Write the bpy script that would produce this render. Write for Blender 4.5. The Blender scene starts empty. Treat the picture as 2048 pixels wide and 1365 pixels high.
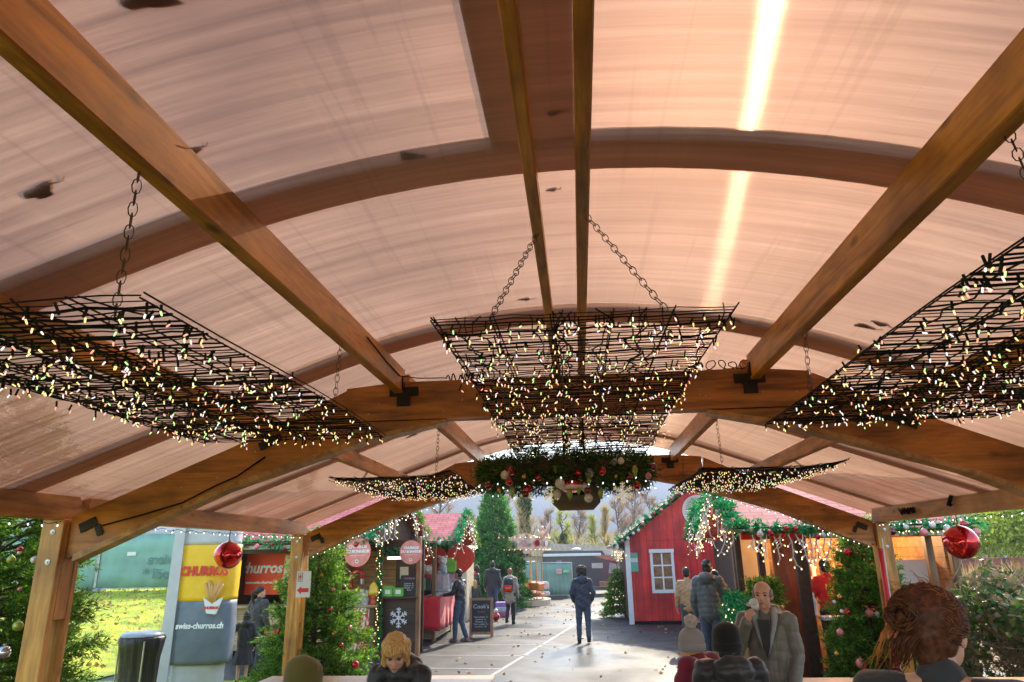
import bpy, math, random
import numpy as np
from mathutils import Vector, Matrix, Quaternion, noise as mnoise
rad = math.radians
scene = bpy.context.scene
COL = scene.collection
# ---------------------------------------------------------------- camera
FPX, CX, CY = 1375.0, 1024.0, 682.5
def _n(v): v = np.array(v, float); return v/np.linalg.norm(v)
_dy = _n([1161-CX, 1105-CY, FPX]); _dz = _n([940-CX, -3800-CY, FPX]); _dz = _n(_dz-_dy*_dy.dot(_dz))
_dx = np.cross(_dy, _dz)
if _dx[0] < 0: _dx = -_dx
RW = np.stack([_dx, _dy, _dz], 1)
EYE = np.array([0, 0, 2.1])
def at(px, py, Y):                       # a point seen at px,py lying in the plane y = Y
    d = RW.T @ np.array([px-CX, py-CY, FPX]); p = EYE+d*(Y/d[1]); return Vector(p)
cam_data = bpy.data.cameras.new('camera'); cam = bpy.data.objects.new('camera', cam_data); COL.objects.link(cam)
cam_data.sensor_width = 36; cam_data.lens = FPX/2048*36; cam_data.clip_start = .05; cam_data.clip_end = 6000
m = Matrix.Identity(4)
for i in range(3):
    m[i][0] = RW[0, i]; m[i][1] = -RW[1, i]; m[i][2] = -RW[2, i]; m[i][3] = EYE[i]
cam.matrix_world = m; scene.camera = cam
# ---------------------------------------------------------------- light
SUN_EL, SUN_AZ = rad(36), rad(14.5)        # azimuth clockwise from +Y
world = bpy.data.worlds.new('World'); scene.world = world; world.use_nodes = True
nt = world.node_tree; bg = nt.nodes['Background']; sky = nt.nodes.new('ShaderNodeTexSky')
sky.sky_type = 'NISHITA'; sky.sun_disc = False; sky.sun_elevation = SUN_EL; sky.sun_rotation = SUN_AZ
sky.air_density = 1.2; sky.dust_density = 1.0; sky.ozone_density = 1.0
nt.links.new(sky.outputs[0], bg.inputs[0]); bg.inputs[1].default_value = .15
sd = bpy.data.lights.new('sun', 'SUN'); sd.energy = 2.6; sd.angle = rad(.6); sd.color = (1, .87, .68)
sun = bpy.data.objects.new('sun', sd); COL.objects.link(sun)
SD = Vector((math.sin(SUN_AZ)*math.cos(SUN_EL), math.cos(SUN_AZ)*math.cos(SUN_EL), math.sin(SUN_EL)))
sun.rotation_euler = SD.to_track_quat('Z', 'Y').to_euler(); sun.location = SD*50
vs = scene.view_settings; vs.view_transform = 'Standard'; vs.look = 'None'; vs.gamma = 1; vs.exposure = 1.95
cy = scene.cycles; cy.max_bounces = 8; cy.diffuse_bounces = 4; cy.glossy_bounces = 3; cy.transmission_bounces = 4
cy.transparent_max_bounces = 24; cy.sample_clamp_indirect = 4; cy.caustics_reflective = False; cy.caustics_refractive = False
try: cy.use_denoising = True
except Exception: pass

# ---------------------------------------------------------------- materials
MATS = {}
def newmat(name):
    m = bpy.data.materials.new(name); m.use_nodes = True
    return m, m.node_tree, m.node_tree.nodes['Principled BSDF']
def ramp(nt, stops):
    r = nt.nodes.new('ShaderNodeValToRGB'); e = r.color_ramp.elements
    while len(e) < len(stops): e.new(.5)
    for el, (p, c) in zip(e, stops): el.position = p; el.color = (*c, 1)
    return r
def tex_coord(nt, scale=(1, 1, 1), kind='Object', rot=(0, 0, 0)):
    tc = nt.nodes.new('ShaderNodeTexCoord'); mp = nt.nodes.new('ShaderNodeMapping')
    mp.inputs['Scale'].default_value = scale; mp.inputs['Rotation'].default_value = rot
    nt.links.new(tc.outputs[kind], mp.inputs[0]); return mp
def pm(name, col, rough=.6, metal=0, var=.18, scale=8, bump=0, coat=0, spec=.5, stretch=(1, 1, 1), sheen=0, bscale=None):
    """plain principled surface with a little procedural unevenness"""
    if name in MATS: return MATS[name]
    m, nt, b = newmat(name)
    mp = tex_coord(nt, stretch); n = nt.nodes.new('ShaderNodeTexNoise'); n.inputs['Scale'].default_value = scale; n.inputs['Detail'].default_value = 4
    nt.links.new(mp.outputs[0], n.inputs[0])
    lo = tuple(c*(1-var) for c in col); hi = tuple(min(1, c*(1+var)) for c in col)
    r = ramp(nt, [(.3, lo), (.7, hi)]); nt.links.new(n.outputs[0], r.inputs[0]); nt.links.new(r.outputs[0], b.inputs['Base Color'])
    b.inputs['Roughness'].default_value = rough; b.inputs['Metallic'].default_value = metal
    b.inputs['Specular IOR Level'].default_value = spec
    b.inputs['Coat Weight'].default_value = coat; b.inputs['Sheen Weight'].default_value = sheen
    if bump:
        bn = nt.nodes.new('ShaderNodeTexNoise'); bn.inputs['Scale'].default_value = bscale or scale*4; bn.inputs['Detail'].default_value = 3
        nt.links.new(mp.outputs[0], bn.inputs[0])
        bp = nt.nodes.new('ShaderNodeBump'); bp.inputs['Strength'].default_value = bump; bp.inputs['Distance'].default_value = .01
        nt.links.new(bn.outputs[0], bp.inputs['Height']); nt.links.new(bp.outputs[0], b.inputs['Normal'])
    MATS[name] = m; return m
def wood(name, dark, light, axis='Y', rough=.42, planks=None, grain=9, knots=True):
    if name in MATS: return MATS[name]
    m, nt, b = newmat(name)
    st = {'X': (.10, 1, 1), 'Y': (1, .10, 1), 'Z': (1, 1, .10)}[axis]
    mp = tex_coord(nt, st)
    n = nt.nodes.new('ShaderNodeTexNoise'); n.inputs['Scale'].default_value = grain; n.inputs['Detail'].default_value = 7; n.inputs['Distortion'].default_value = 1.2
    nt.links.new(mp.outputs[0], n.inputs[0])
    n2 = nt.nodes.new('ShaderNodeTexNoise'); n2.inputs['Scale'].default_value = grain*7; n2.inputs['Detail'].default_value = 3
    nt.links.new(mp.outputs[0], n2.inputs[0])
    mx = nt.nodes.new('ShaderNodeMath'); mx.operation = 'MULTIPLY_ADD'; mx.inputs[1].default_value = .35
    nt.links.new(n2.outputs[0], mx.inputs[0]); nt.links.new(n.outputs[0], mx.inputs[2])
    r = ramp(nt, [(.42, dark), (.62, tuple((a+c)/2 for a, c in zip(dark, light))), (.85, light)])
    nt.links.new(mx.outputs[0], r.inputs[0]); out = r.outputs[0]
    if knots:
        mp2 = tex_coord(nt, {'X': (.45, 1, 1), 'Y': (1, .45, 1), 'Z': (1, 1, .45)}[axis])
        v = nt.nodes.new('ShaderNodeTexVoronoi'); v.inputs['Scale'].default_value = 5; nt.links.new(mp2.outputs[0], v.inputs[0])
        kr = ramp(nt, [(.05, (.25, .2, .18)), (.14, (1, 1, 1))]); nt.links.new(v.outputs['Distance'], kr.inputs[0])
        mm = nt.nodes.new('ShaderNodeMixRGB'); mm.blend_type = 'MULTIPLY'; mm.inputs[0].default_value = .8
        nt.links.new(out, mm.inputs[1]); nt.links.new(kr.outputs[0], mm.inputs[2]); out = mm.outputs[0]
    sn = nt.nodes.new('ShaderNodeTexNoise'); sn.inputs['Scale'].default_value = 2.2; sn.inputs['Detail'].default_value = 6; nt.links.new(tex_coord(nt).outputs[0], sn.inputs[0])
    sr = ramp(nt, [(.32, (.55, .50, .46)), (.5, (.95, .95, .95)), (.7, (1.2, 1.15, 1.1))]); nt.links.new(sn.outputs[0], sr.inputs[0]); sm = nt.nodes.new('ShaderNodeMixRGB'); sm.blend_type = 'MULTIPLY'; sm.inputs[0].default_value = .85
    nt.links.new(out, sm.inputs[1]); nt.links.new(sr.outputs[0], sm.inputs[2]); out = sm.outputs[0]
    if planks:
        ax, per = planks
        tc = nt.nodes.new('ShaderNodeTexCoord'); sp = nt.nodes.new('ShaderNodeSeparateXYZ'); nt.links.new(tc.outputs['Object'], sp.inputs[0])
        d = nt.nodes.new('ShaderNodeMath'); d.operation = 'DIVIDE'; d.inputs[1].default_value = per; nt.links.new(sp.outputs[ax], d.inputs[0])
        f = nt.nodes.new('ShaderNodeMath'); f.operation = 'FRACT'; nt.links.new(d.outputs[0], f.inputs[0])
        pr = ramp(nt, [(0, (.12, .12, .12)), (.1, (1, 1, 1))]); nt.links.new(f.outputs[0], pr.inputs[0])
        fl = nt.nodes.new('ShaderNodeMath'); fl.operation = 'FLOOR'; nt.links.new(d.outputs[0], fl.inputs[0])
        wn = nt.nodes.new('ShaderNodeTexWhiteNoise'); wn.noise_dimensions = '1D'; nt.links.new(fl.outputs[0], wn.inputs['W'])
        tr = ramp(nt, [(0, (.72, .72, .72)), (1, (1.0, 1.0, 1.0))]); nt.links.new(wn.outputs[0], tr.inputs[0])
        for q in (pr, tr):
            mm = nt.nodes.new('ShaderNodeMixRGB'); mm.blend_type = 'MULTIPLY'; mm.inputs[0].default_value = 1
            nt.links.new(out, mm.inputs[1]); nt.links.new(q.outputs[0], mm.inputs[2]); out = mm.outputs[0]
    nt.links.new(out, b.inputs['Base Color']); b.inputs['Roughness'].default_value = rough
    bp = nt.nodes.new('ShaderNodeBump'); bp.inputs['Strength'].default_value = .25; bp.inputs['Distance'].default_value = .004
    nt.links.new(mx.outputs[0], bp.inputs['Height']); nt.links.new(bp.outputs[0], b.inputs['Normal'])
    MATS[name] = m; return m
def leafmat(name, cols, rough=.45, trans=.35):
    """cols: list of colours picked per blade"""
    if name in MATS: return MATS[name]
    m, nt, b = newmat(name)
    g = nt.nodes.new('ShaderNodeNewGeometry'); r = ramp(nt, [(i/max(1, len(cols)-1), c) for i, c in enumerate(cols)])
    nt.links.new(g.outputs['Random Per Island'], r.inputs[0]); nt.links.new(r.outputs[0], b.inputs['Base Color']); b.inputs['Roughness'].default_value = rough
    t = nt.nodes.new('ShaderNodeBsdfTranslucent'); nt.links.new(r.outputs[0], t.inputs[0])
    mx = nt.nodes.new('ShaderNodeMixShader'); mx.inputs[0].default_value = trans
    nt.links.new(b.outputs[0], mx.inputs[1]); nt.links.new(t.outputs[0], mx.inputs[2]); nt.links.new(mx.outputs[0], nt.nodes['Material Output'].inputs[0])
    MATS[name] = m; return m
def emis(name, col, s, cols=None):
    if name in MATS: return MATS[name]
    m, nt, b = newmat(name)
    b.inputs['Base Color'].default_value = (*col, 1); b.inputs['Emission Color'].default_value = (*col, 1); b.inputs['Emission Strength'].default_value = s
    if cols:
        oi = nt.nodes.new('ShaderNodeObjectInfo'); g = nt.nodes.new('ShaderNodeNewGeometry')
        ad = nt.nodes.new('ShaderNodeMath'); ad.operation = 'ADD'; nt.links.new(oi.outputs['Random'], ad.inputs[0]); nt.links.new(g.outputs['Random Per Island'], ad.inputs[1])
        fr = nt.nodes.new('ShaderNodeMath'); fr.operation = 'FRACT'; nt.links.new(ad.outputs[0], fr.inputs[0])
        r = ramp(nt, [(i/len(cols), c) for i, c in enumerate(cols)]); r.color_ramp.interpolation = 'CONSTANT'
        nt.links.new(fr.outputs[0], r.inputs[0]); nt.links.new(r.outputs[0], b.inputs['Emission Color'])
    try: m.cycles.emission_sampling = 'NONE'
    except Exception: pass
    MATS[name] = m; return m
def glassmat(name, col=(.9, .95, .95), alpha=.25, rough=.05):
    if name in MATS: return MATS[name]
    m, nt, b = newmat(name); b.inputs['Base Color'].default_value = (*col, 1); b.inputs['Roughness'].default_value = rough
    b.inputs['Alpha'].default_value = alpha; MATS[name] = m; return m

# ---------------------------------------------------------------- mesh helpers
class MB:
    def __init__(s): s.v = []; s.f = []
    def add(s, vs, fs):
        o = len(s.v); s.v += [tuple(v) for v in vs]; s.f += [tuple(i+o for i in f) for f in fs]
    def box(s, c, d, rot=None):
        x, y, z = d[0]/2, d[1]/2, d[2]/2
        P = [Vector(p) for p in ((-x, -y, -z), (x, -y, -z), (x, y, -z), (-x, y, -z), (-x, -y, z), (x, -y, z), (x, y, z), (-x, y, z))]
        if rot is not None: P = [rot @ p for p in P]
        c = Vector(c); s.add([p+c for p in P], [(0, 3, 2, 1), (4, 5, 6, 7), (0, 1, 5, 4), (1, 2, 6, 5), (2, 3, 7, 6), (3, 0, 4, 7)]); return s
    def box2(s, a, b): return s.box([(p+q)/2 for p, q in zip(a, b)], [abs(q-p) for p, q in zip(a, b)])
    def bevbox(s, c, d, bv=.01, rot=None):
        bm_v = []; x, y, z = d[0]/2, d[1]/2, d[2]/2; b = min(bv, x*.9, y*.9, z*.9)
        P = []
        for sx in (-1, 1):
            for sy in (-1, 1):
                for sz in (-1, 1):
                    P += [Vector((sx*(x-b), sy*(y-b), sz*z)), Vector((sx*(x-b), sy*y, sz*(z-b))), Vector((sx*x, sy*(y-b), sz*(z-b)))]
        return s.hull([((rot @ p) if rot is not None else p)+Vector(c) for p in P])
    def hull(s, pts):
        import bmesh
        bm = bmesh.new(); [bm.verts.new(p) for p in pts]; bmesh.ops.convex_hull(bm, input=bm.verts)
        bm.verts.index_update(); s.add([v.co.copy() for v in bm.verts], [[v.index for v in f.verts] for f in bm.faces]); bm.free(); return s
    def tube(s, pts, r, n=6, caps=True):
        pts = [Vector(p) for p in pts]; rs = r if isinstance(r, (list, tuple)) else [r]*len(pts)
        vs = []; fs = []; up = None
        for i, p in enumerate(pts):
            t = (pts[min(i+1, len(pts)-1)]-pts[max(i-1, 0)])
            if t.length < 1e-9: t = Vector((0, 0, 1))
            t.normalize()
            if up is None: up = t.orthogonal().normalized()
            up = up-t*up.dot(t)
            if up.length < 1e-6: up = t.orthogonal()
            up.normalize(); w = t.cross(up)
            for k in range(n):
                a = 2*math.pi*k/n; vs.append(p+(up*math.cos(a)+w*math.sin(a))*rs[i])
        for i in range(len(pts)-1):
            for k in range(n): fs.append((i*n+k, i*n+(k+1) % n, (i+1)*n+(k+1) % n, (i+1)*n+k))
        if caps: fs.append(tuple(range(n))[::-1]); fs.append(tuple((len(pts)-1)*n+k for k in range(n)))
        s.add(vs, fs); return s
    def sphere(s, c, r, seg=12, rings=8, rot=None):
        if not isinstance(r, (list, tuple, Vector)): r = (r, r, r)
        vs = [Vector((0, 0, r[2]))]; fs = []
        for i in range(1, rings):
            a = math.pi*i/rings
            for k in range(seg):
                b = 2*math.pi*k/seg; vs.append(Vector((r[0]*math.sin(a)*math.cos(b), r[1]*math.sin(a)*math.sin(b), r[2]*math.cos(a))))
        vs.append(Vector((0, 0, -r[2])))
        for k in range(seg): fs.append((0, 1+k, 1+(k+1) % seg))
        for i in range(rings-2):
            for k in range(seg):
                a = 1+i*seg+k; b = 1+i*seg+(k+1) % seg; fs.append((a, a+seg, b+seg, b))
        L = len(vs)-1; o = 1+(rings-2)*seg
        for k in range(seg): fs.append((L, o+(k+1) % seg, o+k))
        c = Vector(c); s.add([((rot @ v) if rot is not None else v)+c for v in vs], fs); return s
    def lathe(s, prof, c=(0, 0, 0), n=16, ax=None):
        vs = []; fs = []
        for (r, z) in prof:
            for k in range(n):
                a = 2*math.pi*k/n; vs.append(Vector((max(r, .0004)*math.cos(a), max(r, .0004)*math.sin(a), z)))
        for i in range(len(prof)-1):
            for k in range(n): fs.append((i*n+k, i*n+(k+1) % n, (i+1)*n+(k+1) % n, (i+1)*n+k))
        fs.append(tuple(range(n))[::-1]); fs.append(tuple((len(prof)-1)*n+k for k in range(n)))
        c = Vector(c); s.add([((ax @ v) if ax is not None else v)+c for v in vs], fs); return s
    def prism(s, poly, y0, y1, plane='XZ'):
        n = len(poly)
        def P(a, b, t): return {'XZ': (a, t, b), 'YZ': (t, a, b), 'XY': (a, b, t)}[plane]
        vs = [P(a, b, y0) for a, b in poly]+[P(a, b, y1) for a, b in poly]
        fs = [tuple(range(n)), tuple(range(n, 2*n))[::-1]]+[(i, i+n, (i+1) % n+n, (i+1) % n) for i in range(n)]
        s.add(vs, fs); return s
    def quad(s, a, b, c, d): s.add([a, b, c, d], [(0, 1, 2, 3)]); return s
    def build(s, name, mat, parent=None, smooth=False, loc=None):
        me = bpy.data.meshes.new(name); me.from_pydata(s.v, [], s.f)
        if smooth: me.polygons.foreach_set('use_smooth', [True]*len(me.polygons))
        me.materials.append(mat); me.update()
        import bmesh
        bm = bmesh.new(); bm.from_mesh(me); bmesh.ops.recalc_face_normals(bm, faces=bm.faces); bm.to_mesh(me); bm.free()
        return link(name, me, parent, loc)
def link(name, me, parent=None, loc=None):
    o = bpy.data.objects.new(name, me); COL.objects.link(o)
    if parent is not None: o.parent = parent
    if loc is not None: o.location = loc
    return o
def arr_obj(name, V, F, mat, parent=None, smooth=False):
    """fast object from arrays: V (n,3), F (m,4)"""
    V = np.asarray(V, np.float32); F = np.asarray(F, np.int32); me = bpy.data.meshes.new(name)
    me.vertices.add(len(V)); me.vertices.foreach_set('co', V.ravel()); k = F.shape[1]
    me.loops.add(F.size); me.loops.foreach_set('vertex_index', F.ravel())
    me.polygons.add(len(F)); me.polygons.foreach_set('loop_start', np.arange(len(F), dtype=np.int32)*k)
    me.polygons.foreach_set('loop_total', np.full(len(F), k, np.int32))
    if smooth: me.polygons.foreach_set('use_smooth', np.ones(len(F), bool))
    me.materials.append(mat); me.update(calc_edges=True); me.validate(); return link(name, me, parent)
def tag(o, label=None, cat=None, group=None, kind=None):
    if label: o['label'] = label
    if cat: o['category'] = cat
    if group: o['group'] = group
    if kind: o['kind'] = kind
    return o
def thing(name, label, cat, loc=(0, 0, 0), rz=0, group=None):
    o = bpy.data.objects.new(name, None); COL.objects.link(o); o.location = loc; o.rotation_euler = (0, 0, rz); o.empty_display_size = .1
    return tag(o, label, cat, group)
def struct(o): o['kind'] = 'structure'; return o
def blades(P, D, L, W, rng, up=None):
    """diamond blades: P base (n,3), D unit dir (n,3), L length, W width -> V,F"""
    n = len(P); R = rng.normal(size=(n, 3)); S = np.cross(D, R); S /= np.linalg.norm(S, axis=1)[:, None]+1e-9
    L = np.broadcast_to(L, (n,))[:, None]; W = np.broadcast_to(W, (n,))[:, None]
    a = P; b = P+D*L*.45+S*W*.5; c = P+D*L; d = P+D*L*.45-S*W*.5
    V = np.stack([a, b, c, d], 1).reshape(-1, 3); F = np.arange(4*n).reshape(-1, 4); return V, F
def unit(a): return a/(np.linalg.norm(a, axis=-1, keepdims=True)+1e-9)
def text(s, size, mat, parent=None, loc=(0, 0, 0), rot=(rad(90), 0, 0), name='lettering', bold=.0, ext=.003, shear=0, align='CENTER', mirror=False, sx=1):
    cu = bpy.data.curves.new('t', 'FONT'); cu.body = s; cu.size = size; cu.extrude = ext; cu.offset = bold; cu.shear = shear; cu.align_x = align; cu.align_y = 'CENTER'; cu.resolution_u = 3
    ob = bpy.data.objects.new('t', cu); COL.objects.link(ob); bpy.context.view_layer.update()
    me = bpy.data.meshes.new_from_object(ob.evaluated_get(bpy.context.evaluated_depsgraph_get())); bpy.data.objects.remove(ob)
    me.name = name; me.materials.clear(); me.materials.append(mat)
    o = link(name, me, parent); o.location = loc; o.rotation_euler = rot; o.scale = ((-sx if mirror else sx), 1, 1); return o
def remesh(mb, voxel, smooth=4, dispf=None):
    me = bpy.data.meshes.new('tmp'); me.from_pydata(mb.v, [], mb.f); o = bpy.data.objects.new('tmp', me); COL.objects.link(o)
    md = o.modifiers.new('r', 'REMESH'); md.mode = 'VOXEL'; md.voxel_size = voxel
    sm = o.modifiers.new('s', 'SMOOTH'); sm.factor = .5; sm.iterations = smooth
    bpy.context.view_layer.update()
    r = bpy.data.meshes.new_from_object(o.evaluated_get(bpy.context.evaluated_depsgraph_get())); bpy.data.objects.remove(o); bpy.data.meshes.remove(me)
    if dispf is not None:
        n = len(r.vertices); co = np.empty(n*3, np.float32); r.vertices.foreach_get('co', co); co = co.reshape(-1, 3)
        no = np.empty(n*3, np.float32); r.vertices.foreach_get('normal', no); no = no.reshape(-1, 3)
        co = co+no*dispf(co)[:, None]; r.vertices.foreach_set('co', co.astype(np.float32).ravel()); r.update()
    r.polygons.foreach_set('use_smooth', [True]*len(r.polygons)); return r
def cone(mb, a, ra, b, rb, n=12):
    a = Vector(a); b = Vector(b); mb.tube([a, b], [ra, rb], n); mb.sphere(a, ra, n, 8); mb.sphere(b, rb, n, 8)

# colours
W_Y = wood('timber_along', (.26, .10, .014), (.82, .38, .06), 'Y')
W_X = wood('timber_across', (.10, .038, .012), (.30, .13, .04), 'X')
W_Z = wood('timber_upright', (.26, .11, .022), (.74, .38, .09), 'Z')
W_EAVE = wood('timber_eave', (.26, .12, .035), (.62, .34, .12), 'Y')
BLACK = pm('black_steel', (.008, .008, .009), .75, 0, spec=.2)
BRACKET = pm('bracket_steel', (.03, .025, .02), .5, .6)
GALV = pm('galvanised', (.45, .45, .45), .35, .9)
LEDS = emis('led_bulbs', (1, .85, .6), .36, [(1, .70, .30), (1, .93, .75), (1, .35, .25), (1, .78, .35), (.45, 1, .35), (1, .55, .6), (1, .72, .25), (.75, .85, 1), (1, .75, .25)])
LEDW = emis('warm_bulbs', (1, .75, .35), .8, [(1, .72, .3), (1, .85, .55), (1, .65, .25)])
LEDC = emis('white_bulbs', (.95, .97, 1), .7)
CABLE = pm('dark_green_cable', (.007, .014, .009), .7, spec=.2)

# ================================================================ SETTING
def ground_material():
    m, nt, b = newmat('wet_asphalt')
    mp = tex_coord(nt); L = nt.links.new
    n1 = nt.nodes.new('ShaderNodeTexNoise'); n1.inputs['Scale'].default_value = .35; n1.inputs['Detail'].default_value = 6; n1.inputs['Distortion'].default_value = .6; L(mp.outputs[0], n1.inputs[0])
    n2 = nt.nodes.new('ShaderNodeTexNoise'); n2.inputs['Scale'].default_value = 90; n2.inputs['Detail'].default_value = 3; L(mp.outputs[0], n2.inputs[0])
    n3 = nt.nodes.new('ShaderNodeTexNoise'); n3.inputs['Scale'].default_value = 2.2; n3.inputs['Detail'].default_value = 8; L(mp.outputs[0], n3.inputs[0])
    c = ramp(nt, [(.35, (.032, .031, .032)), (.62, (.075, .073, .070))]); L(n2.outputs[0], c.inputs[0])
    d = ramp(nt, [(.33, (.42, .42, .44)), (.45, (.75, .74, .73)), (.60, (1, 1, 1)), (.8, (1.25, 1.2, 1.12))]); L(n3.outputs[0], d.inputs[0])
    mm = nt.nodes.new('ShaderNodeMixRGB'); mm.blend_type = 'MULTIPLY'; mm.inputs[0].default_value = 1; L(c.outputs[0], mm.inputs[1]); L(d.outputs[0], mm.inputs[2]); L(mm.outputs[0], b.inputs['Base Color'])
    r = ramp(nt, [(.36, (.30, .30, .30)), (.50, (.55, .55, .55)), (.66, (.80, .80, .80))]); L(n1.outputs[0], r.inputs[0]); L(r.outputs[0], b.inputs['Roughness'])
    bp = nt.nodes.new('ShaderNodeBump'); bp.inputs['Strength'].default_value = .35; bp.inputs['Distance'].default_value = .004; L(n2.outputs[0], bp.inputs['Height']); L(bp.outputs[0], b.inputs['Normal'])
    b.inputs['Specular IOR Level'].default_value = .25
    return m
def sheet(name, poly, z, mat):
    mb = MB(); mb.add([(x, y, z) for x, y in poly], [tuple(range(len(poly)))]); return struct(mb.build(name, mat))
DIRT = pm('dull_earth', (.10, .085, .05), .95, var=.4, scale=.4)
sheet('ground', [(-900, -300), (900, -300), (900, 1500), (-900, 1500)], -.03, DIRT)
sheet('asphalt_square', [(-16, -8), (5.4, -8), (7.5, 16), (14, 24), (14, 44), (-30, 44), (-16, 27)], 0, ground_material())
PAINT = pm('worn_line_paint', (.20, .20, .19), .6, var=.35, scale=14)
def line(a, b, w=.08):
    a = Vector(a); b = Vector(b); d = (b-a).normalized(); n = Vector((-d.y, d.x))*w/2
    return [(p.x, p.y) for p in (a-n, b-n, b+n, a+n)]
mb = MB()
for a, b in (((-1.75, 13.2), (1.55, 34)), ((-3.7, 18), (-.5, 17.8)), ((-3.5, 16.2), (-1.2, 16.0)), ((-3.2, 14.4), (-1.6, 14.3)), ((-3.0, 20.2), (-.2, 20.05)), ((-1.2, 22.6), (.1, 22.5)), ((-.9, 25.2), (.4, 25.1)), ((-2.2, 28.0), (.9, 27.8)), ((1.6, 30), (4.6, 33.5)), ((-2, 31), (1.3, 30.8))):
    q = line(a, b); mb.add([(x, y, .004) for x, y in q], [(0, 1, 2, 3)])
struct(mb.build('road_marking', PAINT))
# lawn bank on the left
def lawn_z(x, y):
    s = max(0, min(1, (-x-9.7)/2.5)); s = s*s*(3-2*s); return .012+max(0, y-9)*.058*s
def lawn_mat():
    m, nt, b = newmat('lawn_grass'); L = nt.links.new; mp = tex_coord(nt)
    n = nt.nodes.new('ShaderNodeTexNoise'); n.inputs['Scale'].default_value = 1.6; n.inputs['Detail'].default_value = 9; L(mp.outputs[0], n.inputs[0])
    r = ramp(nt, [(.3, (.16, .24, .015)), (.5, (.38, .46, .02)), (.62, (.58, .60, .03)), (.72, (.45, .33, .10))]); L(n.outputs[0], r.inputs[0]); L(r.outputs[0], b.inputs['Base Color']); b.inputs['Roughness'].default_value = .8
    n2 = nt.nodes.new('ShaderNodeTexNoise'); n2.inputs['Scale'].default_value = 60; L(mp.outputs[0], n2.inputs[0])
    bp = nt.nodes.new('ShaderNodeBump'); bp.inputs['Strength'].default_value = .9; bp.inputs['Distance'].default_value = .04; L(n2.outputs[0], bp.inputs['Height']); L(bp.outputs[0], b.inputs['Normal']); return m
V = []; F = []; nx, ny = 40, 50
for j in range(ny+1):
    for i in range(nx+1):
        x = -46+(46-4.9)*i/nx; y = -6+50*j/ny
        V.append((x, y, lawn_z(x, y)+.02*mnoise.noise(Vector((x, y, 0)))*(1 if x < -6.5 else 0)+.006))
for j in range(ny):
    for i in range(nx): a = j*(nx+1)+i; F.append((a, a+1, a+nx+2, a+nx+1))
V2 = [v for v in V]; mb = MB()
# cut the lawn back where the stalls stand on asphalt
F = [f for f in F if not (V[f[0]][0] > -9.6 and V[f[0]][1] > 12.6)]
mb.add(V2, F); struct(mb.build('lawn', lawn_mat(), smooth=True))
rng = np.random.default_rng(3)
n = 26000; x = -5.2-rng.random(n)**1.3*20; y = 6.5+rng.random(n)*20; ok = ~((x > -9.6) & (y > 12.6)); x = x[ok]; y = y[ok]
z = np.array([lawn_z(a, b) for a, b in zip(x, y)]); P = np.stack([x, y, z], 1)
D = unit(np.stack([rng.normal(size=len(x))*.35, rng.normal(size=len(x))*.35, np.ones(len(x))], 1))
Vb, Fb = blades(P, D, .05+.07*rng.random(len(x)), .018, rng)
tag(arr_obj('grass', Vb, Fb, leafmat('grass_blades', [(.20, .32, .02), (.44, .58, .03), (.62, .66, .06)], .6, .6)), 'short sunlit grass with bare patches on the bank left of the stalls', 'grass', kind='stuff')
n = 2600; x = -5.2-rng.random(n)*18; y = 6.5+rng.random(n)*20; ok = ~((x > -9.6) & (y > 12.6)); x = x[ok]; y = y[ok]
P = np.stack([x, y, np.array([lawn_z(a, b) for a, b in zip(x, y)])+.05], 1); D = unit(np.stack([rng.normal(size=len(x)), rng.normal(size=len(x)), .25*rng.normal(size=len(x))], 1))
Vb, Fb = blades(P, D, .12, .09, rng)
tag(arr_obj('fallen_leaves', Vb, Fb, leafmat('dead_leaves', [(.25, .12, .04), (.45, .25, .09), (.5, .34, .16), (.2, .09, .04)], .8, .2)), 'brown fallen leaves scattered over the grass bank', 'leaves', kind='stuff')
n = 420; x = -3.5+9*rng.random(n); y = 11+24*rng.random(n); P = np.stack([x, y, np.full(n, .01)], 1); D = unit(np.stack([rng.normal(size=n), rng.normal(size=n), .05*np.abs(rng.normal(size=n))], 1)); Vb, Fb = blades(P, D, .09, .06, rng)
tag(arr_obj('leaf_litter', Vb, Fb, MATS['dead_leaves']), 'scattered brown leaf litter on the wet asphalt', 'leaves', kind='stuff')
# pavilion floor
DECK = wood('deck_boards', (.12, .07, .035), (.26, .17, .09), 'X', .6, planks=(1, .14))
mb = MB(); mb.box2((-4.1, -3, .0), (4.1, 9.95, .2)); struct(mb.build('deck_floor', DECK))
# far hill
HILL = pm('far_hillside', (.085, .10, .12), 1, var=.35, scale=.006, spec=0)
V = []; F = []; nx, ny = 60, 12
for j in range(ny+1):
    for i in range(nx+1):
        x = -1500+3000*i/nx; t = j/ny; y = 620+700*t
        h = (118+26*mnoise.noise(Vector((x*.003, 1.3, 0)))+14*mnoise.noise(Vector((x*.011, 5, 0))))*math.sin(min(1, t*1.15)*math.pi/2)
        V.append((x, y, h*(1 if j < ny else .97)-1+8*mnoise.noise(Vector((x*.01, y*.01, 3)))*t))
for j in range(ny):
    for i in range(nx): a = j*(nx+1)+i; F.append((a, a+1, a+nx+2, a+nx+1))
mb = MB(); mb.add(V, F); struct(mb.build('hillside', HILL, smooth=True))
# field to the right
FIELD = pm('dry_field', (.42, .30, .15), .95, var=.35, scale=1.3, bump=.8, bscale=20)
V = []; F = []
for j in range(13):
    for i in range(17):
        x = 7+60*i/16; y = 9+75*j/12; V.append((x, y, -.02+1.0*min(1, max(0, (x-7)/3))*min(1, (y-9)/10)+.05*mnoise.noise(Vector((x*.7, y*.7, 0)))))
for j in range(12):
    for i in range(16): a = j*17+i; F.append((a, a+1, a+18, a+17))
mb = MB(); mb.add(V, F); struct(mb.build('dry_field', FIELD, smooth=True))

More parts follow.
